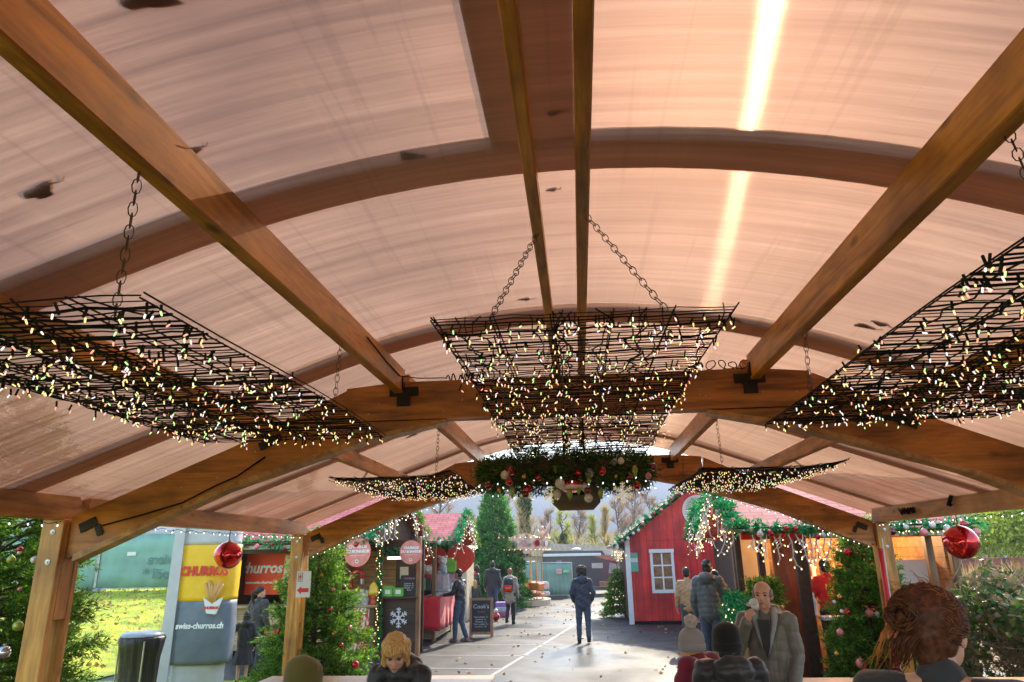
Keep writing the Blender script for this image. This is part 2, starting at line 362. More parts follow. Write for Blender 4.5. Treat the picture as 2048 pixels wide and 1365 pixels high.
# ================================================================ PAVILION
pav = thing('timber_pavilion', 'open brown timber pavilion with arched beams under a curved copper tinted translucent roof', 'pavilion', (0, 5, 0))
PO = Vector((0, -5, 0))
def pbuild(mb, name, mat, smooth=False, parent=None):
    mb.v = [(v[0], v[1]-5, v[2]) for v in mb.v]; return mb.build(name, mat, parent or pav, smooth)
RR = 7.46; RZ = 3.62-RR
def roofz(x):
    x = abs(x); return 3.64-.105*x*x if x < 1.75 else 3.3184-.367*(x-1.75)
def roofs(x): return -.21*x if abs(x) < 1.75 else -.367*math.copysign(1, x)
def roof_material():
    m, nt, b = newmat('copper_tinted_sheet'); L = nt.links.new; N = nt.nodes.new
    nt.nodes.remove(b)
    mp = tex_coord(nt, (.28, 12, 1)); n = N('ShaderNodeTexNoise'); n.inputs['Scale'].default_value = 1.3; n.inputs['Detail'].default_value = 12; n.inputs['Roughness'].default_value = .72; L(mp.outputs[0], n.inputs[0])
    r = ramp(nt, [(.32, (.13, .056, .032)), (.45, (.21, .100, .058)), (.55, (.275, .142, .086)), (.68, (.36, .205, .128))]); L(n.outputs[0], r.inputs[0])
    mp2 = tex_coord(nt, (1, 1, 1)); n2 = N('ShaderNodeTexNoise'); n2.inputs['Scale'].default_value = .8; n2.inputs['Detail'].default_value = 5; L(mp2.outputs[0], n2.inputs[0])
    r2 = ramp(nt, [(.34, (.66, .60, .58)), (.48, (.88, .86, .85)), (.52, (1, 1, 1)), (.66, (1.12, 1.1, 1.06))]); L(n2.outputs[0], r2.inputs[0])
    mm = N('ShaderNodeMixRGB'); mm.blend_type = 'MULTIPLY'; mm.inputs[0].default_value = 1; L(r.outputs[0], mm.inputs[1]); L(r2.outputs[0], mm.inputs[2])
    # dust, scratches
    mp3 = tex_coord(nt, (24, .45, 1)); n3 = N('ShaderNodeTexNoise'); n3.inputs['Scale'].default_value = 1.0; n3.inputs['Detail'].default_value = 2; L(mp3.outputs[0], n3.inputs[0])
    r3 = ramp(nt, [(.34, (.62, .57, .53)), (.39, (1, 1, 1)), (.66, (1, 1, 1)), (.74, (1.25, 1.2, 1.1))]); L(n3.outputs[0], r3.inputs[0])
    m3 = N('ShaderNodeMixRGB'); m3.blend_type = 'MULTIPLY'; m3.inputs[0].default_value = .5; L(mm.outputs[0], m3.inputs[1]); L(r3.outputs[0], m3.inputs[2]); col = m3.outputs[0]
    tl = N('ShaderNodeBsdfTranslucent'); L(col, tl.inputs[0])
    df = N('ShaderNodeBsdfDiffuse'); df.inputs[0].default_value = (.58, .38, .30, 1)
    tp = N('ShaderNodeBsdfTransparent'); tp.inputs[0].default_value = (.62, .38, .26, 1)
    gl = N('ShaderNodeBsdfGlossy'); gl.inputs['Color'].default_value = (.8, .7, .62, 1); gl.inputs['Roughness'].default_value = .28
    # fluted walls run across the roof and fan the sun out along it
    tc = N('ShaderNodeTexCoord'); wn = N('ShaderNodeTexWhiteNoise'); wn.noise_dimensions = '3D'
    sc_ = N('ShaderNodeVectorMath'); sc_.operation = 'SCALE'; sc_.inputs['Scale'].default_value = 900; L(tc.outputs['Object'], sc_.inputs[0]); L(sc_.outputs[0], wn.inputs['Vector'])
    mr = N('ShaderNodeMapRange'); mr.inputs['To Min'].default_value = -4; mr.inputs['To Max'].default_value = 4; L(wn.outputs['Value'], mr.inputs[0])
    cx = N('ShaderNodeCombineXYZ'); L(mr.outputs[0], cx.inputs['Y']); ge = N('ShaderNodeNewGeometry')
    ad = N('ShaderNodeVectorMath'); ad.operation = 'ADD'; L(ge.outputs['Normal'], ad.inputs[0]); L(cx.outputs[0], ad.inputs[1])
    nm = N('ShaderNodeVectorMath'); nm.operation = 'NORMALIZE'; L(ad.outputs[0], nm.inputs[0])
    rf = N('ShaderNodeBsdfRefraction'); rf.inputs['IOR'].default_value = 1.45; rf.inputs['Roughness'].default_value = .16; rf.inputs[0].default_value = (.9, .62, .42, 1); L(nm.outputs[0], rf.inputs['Normal'])
    def mix(a, b, f):
        x = N('ShaderNodeMixShader'); x.inputs[0].default_value = f; L(a, x.inputs[1]); L(b, x.inputs[2]); return x.outputs[0]
    s = mix(tl.outputs[0], df.outputs[0], .36); s = mix(s, tp.outputs[0], .15); s = mix(s, rf.outputs[0], .006); s = mix(s, gl.outputs[0], .05)
    L(s, nt.nodes['Material Output'].inputs[0]); return m
ROOF = roof_material()
mb = MB(); NXR = 72
for j, y in enumerate((-2.5, 0, 2.57, 5, 7.03, 9.93)):
    for i in range(NXR+1): x = -4.05+8.1*i/NXR; mb.v.append((x, y, roofz(x)))
for j in range(5):
    for i in range(NXR): a = j*(NXR+1)+i; mb.f.append((a, a+1, a+NXR+2, a+NXR+1))
ro = pbuild(mb, 'roof_sheet', ROOF, True); ro.data.flip_normals()
# timber ribs and ridge board lying on the sheet, seen through it
RIB = wood('weathered_rib', (.20, .11, .07), (.48, .30, .20), 'X', .8, knots=False)
_n = RIB.node_tree; _t = _n.nodes.new('ShaderNodeBsdfTranslucent'); _t.inputs[0].default_value = (.48, .36, .29, 1); _m = _n.nodes.new('ShaderNodeMixShader'); _m.inputs[0].default_value = .82
_n.links.new(_n.nodes['Principled BSDF'].outputs[0], _m.inputs[1]); _n.links.new(_t.outputs[0], _m.inputs[2]); _n.links.new(_m.outputs[0], _n.nodes['Material Output'].inputs[0])
def rib(y0, y1, x0=-4.0, x1=4.0, t=.05, g=.006):
    mb = MB(); n = 40
    for i in range(n+1):
        x = x0+(x1-x0)*i/n; z = roofz(x)+g
        mb.v += [(x, y0, z), (x, y1, z), (x, y1, z+t), (x, y0, z+t)]
    for i in range(n):
        a = i*4
        for k in range(4): mb.f.append((a+k, a+(k+1) % 4, a+4+(k+1) % 4, a+4+k))
    mb.f += [(3, 2, 1, 0), tuple(n*4+k for k in range(4))]
    return mb
for y0, y1 in ((2.36, 2.58), (4.36, 4.6), (6.88, 7.05), (8.95, 9.12)): pbuild(rib(y0, y1), 'roof_rib', RIB)
pbuild(rib(-2, 2.35, -.28, .05), 'ridge_board', RIB)
# purlins
for x, zb, h, w in ((-.13, 3.49, .10, .05), (.075, 3.49, .10, .055), (-1.3, 3.26, .19, .07), (1.3, 3.26, .19, .07), (-2.27, 2.98, .14, .07), (2.27, 2.98, .14, .07)):
    for y0, y1 in ((-2.4, .36), (.46, 4.96), (5.1, 9.55)):
        if abs(x) < .2: h2 = .10
        else: h2 = h
        pbuild(MB().bevbox((x, (y0+y1)/2, zb+h2/2), (w, y1-y0, h2), .006), 'purlin', W_Y)
# arches, posts, eave beams, brackets
HEAD = [(-1.7, 3.06), (1.68, 3.06), (1.68, 3.31), (1.3, 3.345), (-1.3, 3.345), (-1.7, 3.31)]
LEG = [(-3.76, 2.12), (-2.6, 2.60), (-1.55, 2.93), (-.95, 3.055), (-1.69, 3.055), (-1.71, 3.30), (-2.57, 2.90), (-3.76, 2.42)]
LEGS_W = wood('timber_arch', (.18, .06, .010), (.64, .26, .045), 'X')
for fy in (.4, 5.0, 9.6):
    pbuild(MB().prism(HEAD, fy-.07, fy+.07), 'arch_head', LEGS_W)
    for s in (-1, 1):
        leg = [(s*-x, z) for x, z in LEG] if s > 0 else LEG
        leg = [(a*1.0, b) for a, b in leg]
        pbuild(MB().prism(leg, fy-.045, fy+.055), 'arch_leg', LEGS_W)
        # second ply strip on the under edge
        e = [(-3.7, 2.10), (-2.6, 2.575), (-1.55, 2.905), (-.95, 3.03), (-.95, 3.06), (-1.55, 2.945), (-2.6, 2.615), (-3.7, 2.15)]
        pbuild(MB().prism([(s*-x, z) for x, z in e] if s > 0 else e, fy-.06, fy+.07), 'arch_trim', W_EAVE)
        X = s*3.86
        post = pbuild(MB().bevbox((X, fy-.08, 1.3), (.17, .05, 2.2), .005), 'post', W_Z)
        c = lambda m_, n_, mt: m_.build(n_, mt, post)
        off = lambda v: (v[0], v[1]-5, v[2])
        c(MB().bevbox(off((X, fy+.10, 1.3)), (.17, .05, 2.2), .005), 'rear_plank', W_Z)
        c(MB().bevbox(off((X, fy+.01, 2.05)), (.166, .12, .7), .004), 'spacer_block', W_Z)
        c(MB().bevbox(off((X, fy+.01, .31)), (.166, .12, .22), .004), 'spacer_block', W_Z)
        for z in (2.31, 2.10):
            c(MB().lathe([(.0, 0), (.02, 0), (.02, .004), (.008, .005), (.008, .012), (0, .012)], off((X+.01, fy-.106, z)), 12, Matrix.Rotation(rad(90), 3, 'X')), 'bolt', GALV)
        b = MB().bevbox((s*3.62, fy-.055, 2.36), (.14, .006, .07), .002, Matrix.Rotation(s*rad(24), 3, 'Y')); b.bevbox((s*3.53, fy-.055, 2.32), (.05, .006, .08), .002, Matrix.Rotation(s*rad(24), 3, 'Y')); pbuild(b, 'bracket', BRACKET)
        b = MB().bevbox((s*1.26, fy-.078, 3.27), (.22, .006, .07), .002); b.bevbox((s*1.26, fy-.079, 3.22), (.10, .007, .12), .002); b.box((s*1.3, fy-.10, 3.33), (.09, .05, .10)); pbuild(b, 'bracket', BRACKET)
        b = MB().bevbox((s*2.27, fy-.062, 2.93), (.18, .006, .06), .002, Matrix.Rotation(s*rad(24), 3, 'Y')); pbuild(b, 'bracket', BRACKET)
        sc = MB(); rr = random.Random(int(fy*10)+s)
        for k in range(16):
            x = rr.uniform(.15, 3.4); z = np.interp(x, [0, 1.6, 3.7], [3.2, 3.12, 2.3])+rr.uniform(-.06, .06)
            sc.lathe([(.0, 0), (.006, 0), (.006, .004), (0, .004)], (s*x, fy-.072 if x < 1.6 else fy-.047, z), 6, Matrix.Rotation(rad(90), 3, 'X'))
        tag(pbuild(sc, 'screw_heads', GALV), kind='stuff')
for s in (-1, 1):
    for y0, y1 in ((-2.4, .28), (.52, 5.12), (5.16, 9.66)):
        e = [(y0, 2.40), (y1, 2.40), (y1-.08, 2.585), (y0, 2.585)]
        mb = MB(); mb.prism(e, s*3.79, s*3.91, 'YZ'); pbuild(mb, 'eave_beam', W_EAVE)
        mb = MB(); mb.prism([(s*3.93, roofz(3.93)-.03), (s*4.05, roofz(4.05)-.03), (s*4.05, 2.44), (s*3.93, 2.50)], y0, y1, 'XZ')
# pale number plates on the outer arch
PLATE = pm('pale_plate', (.42, .36, .30), .6)
for s, a in ((-1, -5), (1, 5)):
    pl = pbuild(MB().bevbox((s*1.72-.03, 9.53, 3.13), (.2, .006, .07), .002, Matrix.Rotation(rad(a), 3, 'Y')), 'plate', PLATE)
    text('02690' if s < 0 else '02691', .055, pm('plate_ink', (.12, .08, .06)), pl, (s*1.72-.03, 9.524-5, 3.13), (rad(90), rad(a), 0), 'plate_number')
# leaves lying on the sheet
LEAFD = pm('dead_leaf', (.05, .03, .02), .8)
for k, (px, py, Yg, L_) in enumerate(((300, 3, 1.5, .075), (378, 311, 2.2, .05), (822, 314, 2.4, .055), (82, 386, 2.35, .06), (1104, 383, 2.7, .025), (1050, 601, 4.2, .04), (1472, 642, 4.1, .05), (1728, 655, 4.2, .06), (1108, 228, 1.9, .03), (290, 226, 1.9, .01), (1760, 650, 4.4, .05), (905, 815, 6.2, .08), (825, 872, 6.8, .08))):
    d = RW.T @ np.array([px-CX, py-CY, FPX]); t = 1.0
    for _ in range(60):
        p = EYE+d*t; f_ = p[2]-roofz(max(-4, min(4, p[0]))); t -= f_/(d[2]+abs(d[0])*.3+1e-6)*.7
    p = EYE+d*t; rr = random.Random(k); mb = MB(); n = 14; a0 = rr.uniform(-.4, .4); top = []
    for i in range(n):
        a = 2*math.pi*i/n; rad_ = L_*(1+.25*math.sin(3*a+k))*(1 if i % 2 else .86); top.append((rad_*math.cos(a)*1.0, rad_*.55*math.sin(a)))
    vs = [Vector((0, 0, .012))]+[Vector((x, y, .004)) for x, y in top]+[Vector((x*.9, y*.9, .010)) for x, y in top]
    fs = [(0, 1+n+i, 1+n+(i+1) % n) for i in range(n)]+[(1+i, 1+(i+1) % n, 1+n+(i+1) % n, 1+n+i) for i in range(n)]+[tuple(range(1, n+1))[::-1]]
    mb.add(vs, fs); mb.tube([(L_*.9, 0, .006), (L_*1.4, .01, .006), (L_*1.7, .0, .01)], .0025, 4)
    o = mb.build('fallen_leaf', LEAFD); o.location = (p[0], p[1], roofz(p[0])+.002); o.rotation_euler = (0, -math.atan(roofs(p[0])), a0)
    tag(o, ('dead leaf cut by the upper edge above the near left purlin', 'dead leaf touching the near left purlin on the roof', 'dead leaf above the first dark rib, left of the ridge board', 'dead leaf nearest the left edge of the roof', 'small dead leaf between the two centre purlins below the first rib', 'small dead leaf left of the centre purlins above the centre net', 'dead leaf at the foot of the bright sun streak', 'dead leaf right of the near right purlin, above the second rib', 'tiny dark leaf between the centre purlins near the top', 'tiny speck of leaf at the upper left of the roof', 'dead leaf just right of another near the second rib', 'dead leaf on the far roof bay above the wreath', 'dead leaf on the far roof bay left of the centre')[k], 'leaf', 'dead leaves on the roof sheet')

# ---------------------------------------------------------------- light nets
BULB_ME = None
def bulb_mesh(mat, r=.0031, L=.016):
    mb = MB(); mb.lathe([(r*.9, 0), (r, -.3*L), (r*.95, -.8*L), (r*.3, -L)], n=5); me = bpy.data.meshes.new('bulb'); me.from_pydata(mb.v, [], mb.f); me.materials.append(mat); return me
BULB_MIX = bulb_mesh(LEDS); BULB_WARM = bulb_mesh(LEDW, .0085, .026); BULB_WHITE = bulb_mesh(LEDC, .005, .016)
def bulbs(parent, pts, me, seed=0, limit=100, tilt=.5, scale=1):
    """nearest bulbs as parts of their own, the rest as one"""
    rr = random.Random(seed); org = parent.location
    pts = sorted(pts, key=lambda p: (Vector(p)+org-Vector(EYE)).length); base = [v.co.copy() for v in me.vertices]; pf = [tuple(f.vertices) for f in me.polygons]
    rest = MB()
    for i, p in enumerate(pts):
        e = (rr.gauss(0, tilt), rr.gauss(0, tilt), 0)
        if i < limit:
            o = bpy.data.objects.new('bulb', me); COL.objects.link(o); o.parent = parent; o.location = p; o.rotation_euler = e; o.scale = (scale,)*3
        else:
            R_ = Matrix.Rotation(e[0], 3, 'X') @ Matrix.Rotation(e[1], 3, 'Y'); rest.add([R_ @ v*scale+Vector(p) for v in base], pf)
    if rest.v: tag(rest.build('bulb', me.materials[0], parent), kind='stuff')
def chain(a, b, link_l=.050, wr=.0020, sag=0):
    a = Vector(a); b = Vector(b); d = b-a; n = max(3, int(d.length/(link_l*.72))); mb = MB(); t = d.normalized(); u = t.orthogonal().normalized(); w = t.cross(u)
    for i in range(n):
        c = a+d*((i+.5)/n); s_ = u if i % 2 else w; pts = []
        for k in range(9):
            ang = 2*math.pi*k/8; pts.append(c+t*(math.cos(ang)*link_l*.5)+s_*(math.sin(ang)*link_l*.27))
        mb.tube(pts, wr, 4, False)
    return mb
def light_net(label, x0, x1, y0, y1, z, tops, seed, nb=480, curl=0):
    cx, cy_ = (x0+x1)/2, (y0+y1)/2; o = thing('light_net', label, 'light net', (cx, cy_, z), 0, 'black mesh light nets hanging from the purlins')
    rr = random.Random(seed); w, l = (x1-x0)/2, (y1-y0)/2
    def zz(x, y): return curl*((abs(x)/w)**3*.05*(1 if x > 0 else .3))+.012*math.sin(y*2.1+seed)
    f = MB()
    for k in range(6):
        x = -w+2*w*k/5
        for dz, dx in ((0, 0), (.014, .010)): f.tube([(x+dx, -l+2*l*q/6, zz(x, -l+2*l*q/6)+dz) for q in range(7)], .0030, 5)
    f.build('frame_rod', BLACK, o)
    mb = MB(); N = int(2*l/.041)
    for k in range(N+1):
        y = -l+2*l*k/N; r_ = rr.choice((.0020, .0026, .0036, .0052)); ph = rr.random()*9
        m_ = 11; pts = [(-w+2*w*q/m_, y+rr.uniform(-.011, .011), zz(-w+2*w*q/m_, y)+.004+rr.uniform(-.004, .004)) for q in range(m_+1)]; mb.tube(pts, r_, 4, False)
    tag(mb.build('cross_wire', BLACK, o), kind='stuff')
    mb = MB(); B = []
    for k in range(nb):
        x = rr.uniform(-w, w); y = rr.uniform(-l, l)
        if rr.random() < .28: x = -w+2*w*rr.randint(0, 5)/5+rr.gauss(0, .03)
        y = min(l, max(-l, y)); zb = zz(x, y)-rr.uniform(.012, .04); L_ = rr.uniform(.015, .035)
        mb.tube([(x, y, zz(x, y)), (x+rr.uniform(-.012, .012), y+rr.uniform(-.012, .012), zb)], .0042, 4); B.append((x, y, zb))
    for k in range(16):
        x = rr.uniform(-w, w); pts = []
        for q in range(26): pts.append((max(-w, min(w, x+rr.gauss(0, .02))), -l+2*l*q/25, zz(x, 0)-rr.uniform(0, .014)))
        mb.tube(pts, .0032, 4, False)
    mb.build('light_cable', CABLE, o); bulbs(o, B, BULB_MIX, seed)
    for (tx, ty, tz), (bx, by) in tops:
        chain((tx-cx, ty-cy_, tz-z), (bx-cx, by-cy_, .01)).build('chain', pm('chain_steel', (.10, .09, .085), .4, .8), o)
    return o
light_net('large black light net at the left edge, hung beneath the near left roof purlin', -2.32, -1.17, 1.66, 4.12, 2.80,
          [((-1.32, 1.78, 3.27), (-1.45, 1.95)), ((-1.32, 3.68, 3.27), (-1.32, 3.62)), ((-2.27, 1.8, 2.98), (-2.2, 1.9)), ((-2.27, 3.8, 2.98), (-2.2, 3.7))], 1)
light_net('big black light net hanging at the centre in front of the near arch', -.52, .60, 2.40, 4.92, 2.945,
          [((-.13, 2.85, 3.49), (-.30, 2.45)), ((.09, 2.70, 3.49), (.36, 2.46)), ((-.13, 4.5, 3.49), (-.30, 4.8)), ((.09, 4.5, 3.49), (.4, 4.8))], 2, 500)
light_net('large black light net at the right edge, hung beneath the near right roof purlin', 1.11, 2.36, 1.60, 4.12, 2.80,
          [((1.32, 3.85, 3.27), (1.33, 3.95)), ((1.32, 1.9, 3.27), (1.3, 1.8)), ((2.27, 1.8, 2.98), (2.2, 1.8)), ((2.27, 3.8, 2.98), (2.2, 3.8))], 3, 520)
light_net('small looking black light net left of the wreath, under the far left purlins', -2.37, -1.19, 6.48, 8.84, 2.80,
          [((-1.3, 6.45, 3.27), (-1.35, 6.6)), ((-2.27, 7.4, 2.98), (-2.15, 6.8)), ((-1.3, 8.4, 3.27), (-1.3, 8.6)), ((-2.27, 8.4, 2.98), (-2.25, 8.6))], 4, 520, 1)
light_net('narrow looking black light net just above and behind the wreath', -.55, .64, 5.3, 7.6, 2.98,
          [((-.13, 5.6, 3.49), (-.3, 5.4)), ((.09, 5.6, 3.49), (.35, 5.4)), ((-.13, 7.3, 3.49), (-.3, 7.5)), ((.09, 7.3, 3.49), (.35, 7.5))], 5, 260)
light_net('small looking black light net right of the wreath, under the far right purlins', 1.14, 2.42, 6.42, 9.0, 2.80,
          [((1.3, 6.42, 3.27), (1.35, 6.6)), ((2.27, 7.5, 2.98), (2.2, 6.9)), ((1.3, 8.6, 3.27), (1.3, 8.8)), ((2.27, 8.5, 2.98), (2.25, 8.8))], 6, 520, 1)
# strings of small white lights along the eaves
def led_string(label, pts, nb, seed, me=BULB_WHITE, drop=.03, r=.0025, group=None, scale=1, name='light_string'):
    o = thing(name, label, 'string lights', pts[0], 0, group); org = Vector(pts[0]); rr = random.Random(seed)
    P = [Vector(p)-org for p in pts]; seg = [0]
    for a, b in zip(P, P[1:]): seg.append(seg[-1]+(b-a).length)
    def pos(t):
        s = t*seg[-1]
        for i in range(len(P)-1):
            if s <= seg[i+1]+1e-9: q = (s-seg[i])/max(1e-6, seg[i+1]-seg[i]); return P[i].lerp(P[i+1], q)
        return P[-1].copy()
    mb = MB(); n = nb*2; mb.tube([pos(i/n)-Vector((0, 0, .012*math.sin(i*1.7)+.01)) for i in range(n+1)], r, 4); B = []
    for k in range(nb):
        p = pos((k+.5)/nb); q = p-Vector((rr.uniform(-.02, .02), rr.uniform(-.02, .02), rr.uniform(.3, 1)*drop)); mb.tube([p, q], r, 4); B.append(q)
    mb.build('cable', CABLE, o); bulbs(o, B, me, seed, scale=scale); return o
led_string('thin cable with tiny white lights under the left eave beam', [(-3.80, .6, 2.385), (-3.80, 4.9, 2.385), (-3.80, 7.2, 2.37), (-3.80, 9.5, 2.385)], 64, 11)
led_string('thin cable with tiny white lights under the right eave beam', [(3.80, .6, 2.385), (3.80, 4.9, 2.385), (3.80, 7.2, 2.37), (3.80, 9.5, 2.385)], 64, 12)
led_string('tiny white lights along the left leg of the far arch', [(-3.66, 9.5, 2.12), (-2.6, 9.5, 2.55), (-1.5, 9.5, 2.89)], 30, 13)
led_string('tiny white lights along the right leg of the far arch', [(3.66, 9.5, 2.12), (2.6, 9.5, 2.55), (1.5, 9.5, 2.89)], 30, 14)
# loose cables on the near arch and the eave beam
def cable(label, pts, r=.006): return tag(MB().tube(pts, r, 6).build('power_cable', BLACK, smooth=True), label, 'cable')
cable('black cable sagging along the left leg of the near arch', [(-3.5, 4.93, 2.35), (-3.2, 4.93, 2.42), (-2.9, 4.93, 2.5), (-2.65, 4.93, 2.62), (-2.5, 4.93, 2.68), (-2.3, 4.94, 2.82)])
rr = random.Random(8); pts = []
for k in range(60): a = k*.55; pts.append((1.0+.012*k*.6-.1+.05*math.cos(a), 4.96+.04*math.sin(a*.7), 3.375+.035*math.sin(a)+.01*rr.random()))
cable('coiled black cable lying on top of the near arch right of the centre net', pts, .004)
pts = []
for k in range(50): a = k*.8; pts.append((-.95+.006*k, 4.97+.03*math.sin(a*.6), 3.37+.03*math.sin(a)))
cable('tangled black cable on top of the near arch left of the centre net', pts, .005)
cable('black wire running down the near left purlin to the bracket', [(-1.34, 3.7, 3.30), (-1.33, 3.72, 3.45), (-1.26, 4.0, 3.40), (-1.26, 4.4, 3.37), (-1.26, 4.8, 3.36), (-1.15, 4.93, 3.37), (-.95, 4.95, 3.37)], .004)
pts = []
for k in range(46): a = k*1.1; pts.append((3.775-.02*abs(math.sin(a*.5)), 8.35+.0085*k+.05*math.cos(a), 2.49+.035*math.sin(a*1.3)))
cable('bundle of black cable fixed on the right eave beam', pts, .008)
cable('black socket box with a short lead on the right eave beam', [(3.77, 7.55, 2.49), (3.76, 7.56, 2.50), (3.75, 7.57, 2.49), (3.77, 7.5, 2.6)], .02)

# ================================================================ FOLIAGE
FIR = leafmat('fir_needles', [(.012, .07, .014), (.04, .16, .02), (.11, .28, .025), (.26, .44, .03), (.03, .12, .02), (.42, .55, .05)], .4, .55)
FIRD = leafmat('fir_needles_dark', [(.008, .04, .012), (.015, .07, .016), (.03, .10, .02), (.08, .17, .02), (.18, .24, .03)], .45, .4)
ARTF = leafmat('artificial_fir', [(.02, .13, .03), (.04, .22, .05), (.08, .30, .07), (.14, .36, .08), (.32, .48, .08)], .5, .5)
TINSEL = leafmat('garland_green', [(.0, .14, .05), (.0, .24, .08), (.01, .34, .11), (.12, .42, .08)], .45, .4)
BARK = pm('bark', (.10, .065, .04), .9, var=.4, scale=20, bump=.6)
def shoots(P, D, L, rng, per=10, nl=.045, nw=.011, ang=.75):
    """needle shoots: axis P->P+D*L with blades set around it"""
    n = len(P); t = rng.random((n, per)); L = np.broadcast_to(L, (n,))
    base = P[:, None]+D[:, None]*(L[:, None]*t)[..., None]
    R = rng.normal(size=(n, per, 3)); R -= D[:, None]*(R*D[:, None]).sum(-1, keepdims=True); R = unit(R)
    d = unit(D[:, None]*math.cos(ang)+R*math.sin(ang)); ll = nl*(.7+.6*rng.random((n, per)))
    return blades(base.reshape(-1, 3), d.reshape(-1, 3), ll.ravel(), nw, rng)
def conifer(name, label, loc, H, R, seed, mat, shape=.85, whorls=26, cat='tree', nl=.05, nw=.012, per=10, tw=.13, dens=1, trunk_h=.12, droop=.15, group=None, irr=.22, low=.04):
    o = thing(name, label, cat, loc, 0, group); rng = np.random.default_rng(seed)
    mb = MB(); mb.tube([(0, 0, 0), (0, 0, H*.5), (0, 0, H*.97)], [R*.06+.01, R*.045+.008, .006], 8)
    PP = []; DD = []; LL = []
    for k in range(whorls):
        t = (k+.3)/whorls; z = H*(low+(1-low)*t); nb = max(4, int(11*(1-t)**.6*dens)+2); a0 = rng.random()*6.28
        for j in range(nb):
            a = a0+6.283*j/nb+rng.normal()*.15; L_ = R*((1-t)**shape)*(1-irr+2*irr*rng.random()*.8)+.03
            el = -droop+.75*t+rng.normal()*.08; d = np.array([math.cos(a)*math.cos(el), math.sin(a)*math.cos(el), math.sin(el)])
            e = d*L_+np.array([0, 0, -droop*.25*L_]); mb.tube([(0, 0, z), tuple(np.array([0, 0, z])+e*.5), tuple(np.array([0, 0, z])+e)], [.012, .008, .003], 4, False)
            m_ = max(3, int(L_/(tw*.33)*dens)); s = .25+.78*np.sqrt(rng.random(m_)); p = np.array([0, 0, z])+e*s[:, None]
            side = np.cross(d, [0, 0, 1]); side /= np.linalg.norm(side)+1e-9
            sg = rng.choice([-1, 1], m_)[:, None]; q = unit(d*(.7+.3*rng.random((m_, 1)))+side*sg*(.9*rng.random((m_, 1)))+np.array([0, 0, 1])*(rng.normal(size=(m_, 1))*.3+.1))
            PP.append(p); DD.append(q); LL.append(np.full(m_, tw)*(.6+.7*rng.random(m_)))
    # leader
    PP.append(np.array([[0, 0, H*.93]]*4)); DD.append(unit(np.array([[.1, 0, 1], [-.3, .1, 1], [.1, -.3, 1], [.0, .1, 1.]]))); LL.append(np.full(4, tw*1.3))
    P = np.concatenate(PP); D = np.concatenate(DD); L_ = np.concatenate(LL)
    V, F = shoots(P, D, L_, rng, per, nl, nw); arr_obj('crown', V, F, mat, o); mb.build('trunk', BARK, o); return o
def bauble_mesh(name, mat, r, kind='ball'):
    mb = MB()
    if kind == 'ball': mb.sphere((0, 0, -r*1.15), r, 18, 12)
    elif kind == 'drop': mb.lathe([(.0, 0), (r*.35, -.1*r), (r*.8, -.9*r), (r*.85, -1.4*r), (r*.45, -2.5*r), (.002, -3.4*r)], n=12)
    n0 = len(mb.f); mb.lathe([(.0, .02*r+.004), (r*.2, .02*r+.003), (r*.22, -.16*r)], n=8)
    me = bpy.data.meshes.new(name); me.from_pydata(mb.v, [], mb.f); me.polygons.foreach_set('use_smooth', [True]*len(me.polygons)); me.materials.append(mat); me.materials.append(pm('gold_cap', (.6, .45, .2), .3, 1))
    for i, p in enumerate(me.polygons): p.material_index = 1 if i >= n0 else 0
    return me
BM = {}
C_RED = pm('red_gloss', (.50, .004, .012), .12, .6, var=.1, coat=1); C_DRED = pm('dark_red_gloss', (.16, .004, .01), .15, .5, coat=1)
C_WHITE = pm('pearl_white', (.72, .66, .62), .35, .1, coat=.6); C_GOLD = pm('gold_gloss', (.65, .33, .06), .2, .9); C_GREEN = pm('lime_gloss', (.30, .38, .05), .3, .3, coat=.5)
C_PINK = pm('pink_gloss', (.75, .22, .22), .3, .2, coat=.5); C_SILV = pm('silver_gloss', (.6, .62, .65), .18, .9)
BC = {'red': C_RED, 'dark red': C_DRED, 'white': C_WHITE, 'gold': C_GOLD, 'green': C_GREEN, 'pink': C_PINK, 'silver': C_SILV}
def bauble(color, p, r, where, kind='ball', adj=None, group=None, label=None):
    key = (color, kind)
    if key not in BM: BM[key] = bauble_mesh('bauble', BC[color], 1.0, kind)
    o = link('bauble' if kind == 'ball' else 'drop_ornament', BM[key]); o.location = p; o.scale = (r,)*3
    return tag(o, label or ('%s %s %s' % (color, 'glossy bauble' if kind == 'ball' else 'pointed drop ornament', where)), 'bauble' if kind == 'ball' else 'ornament', group or ('%s ornaments %s' % (color, where)))

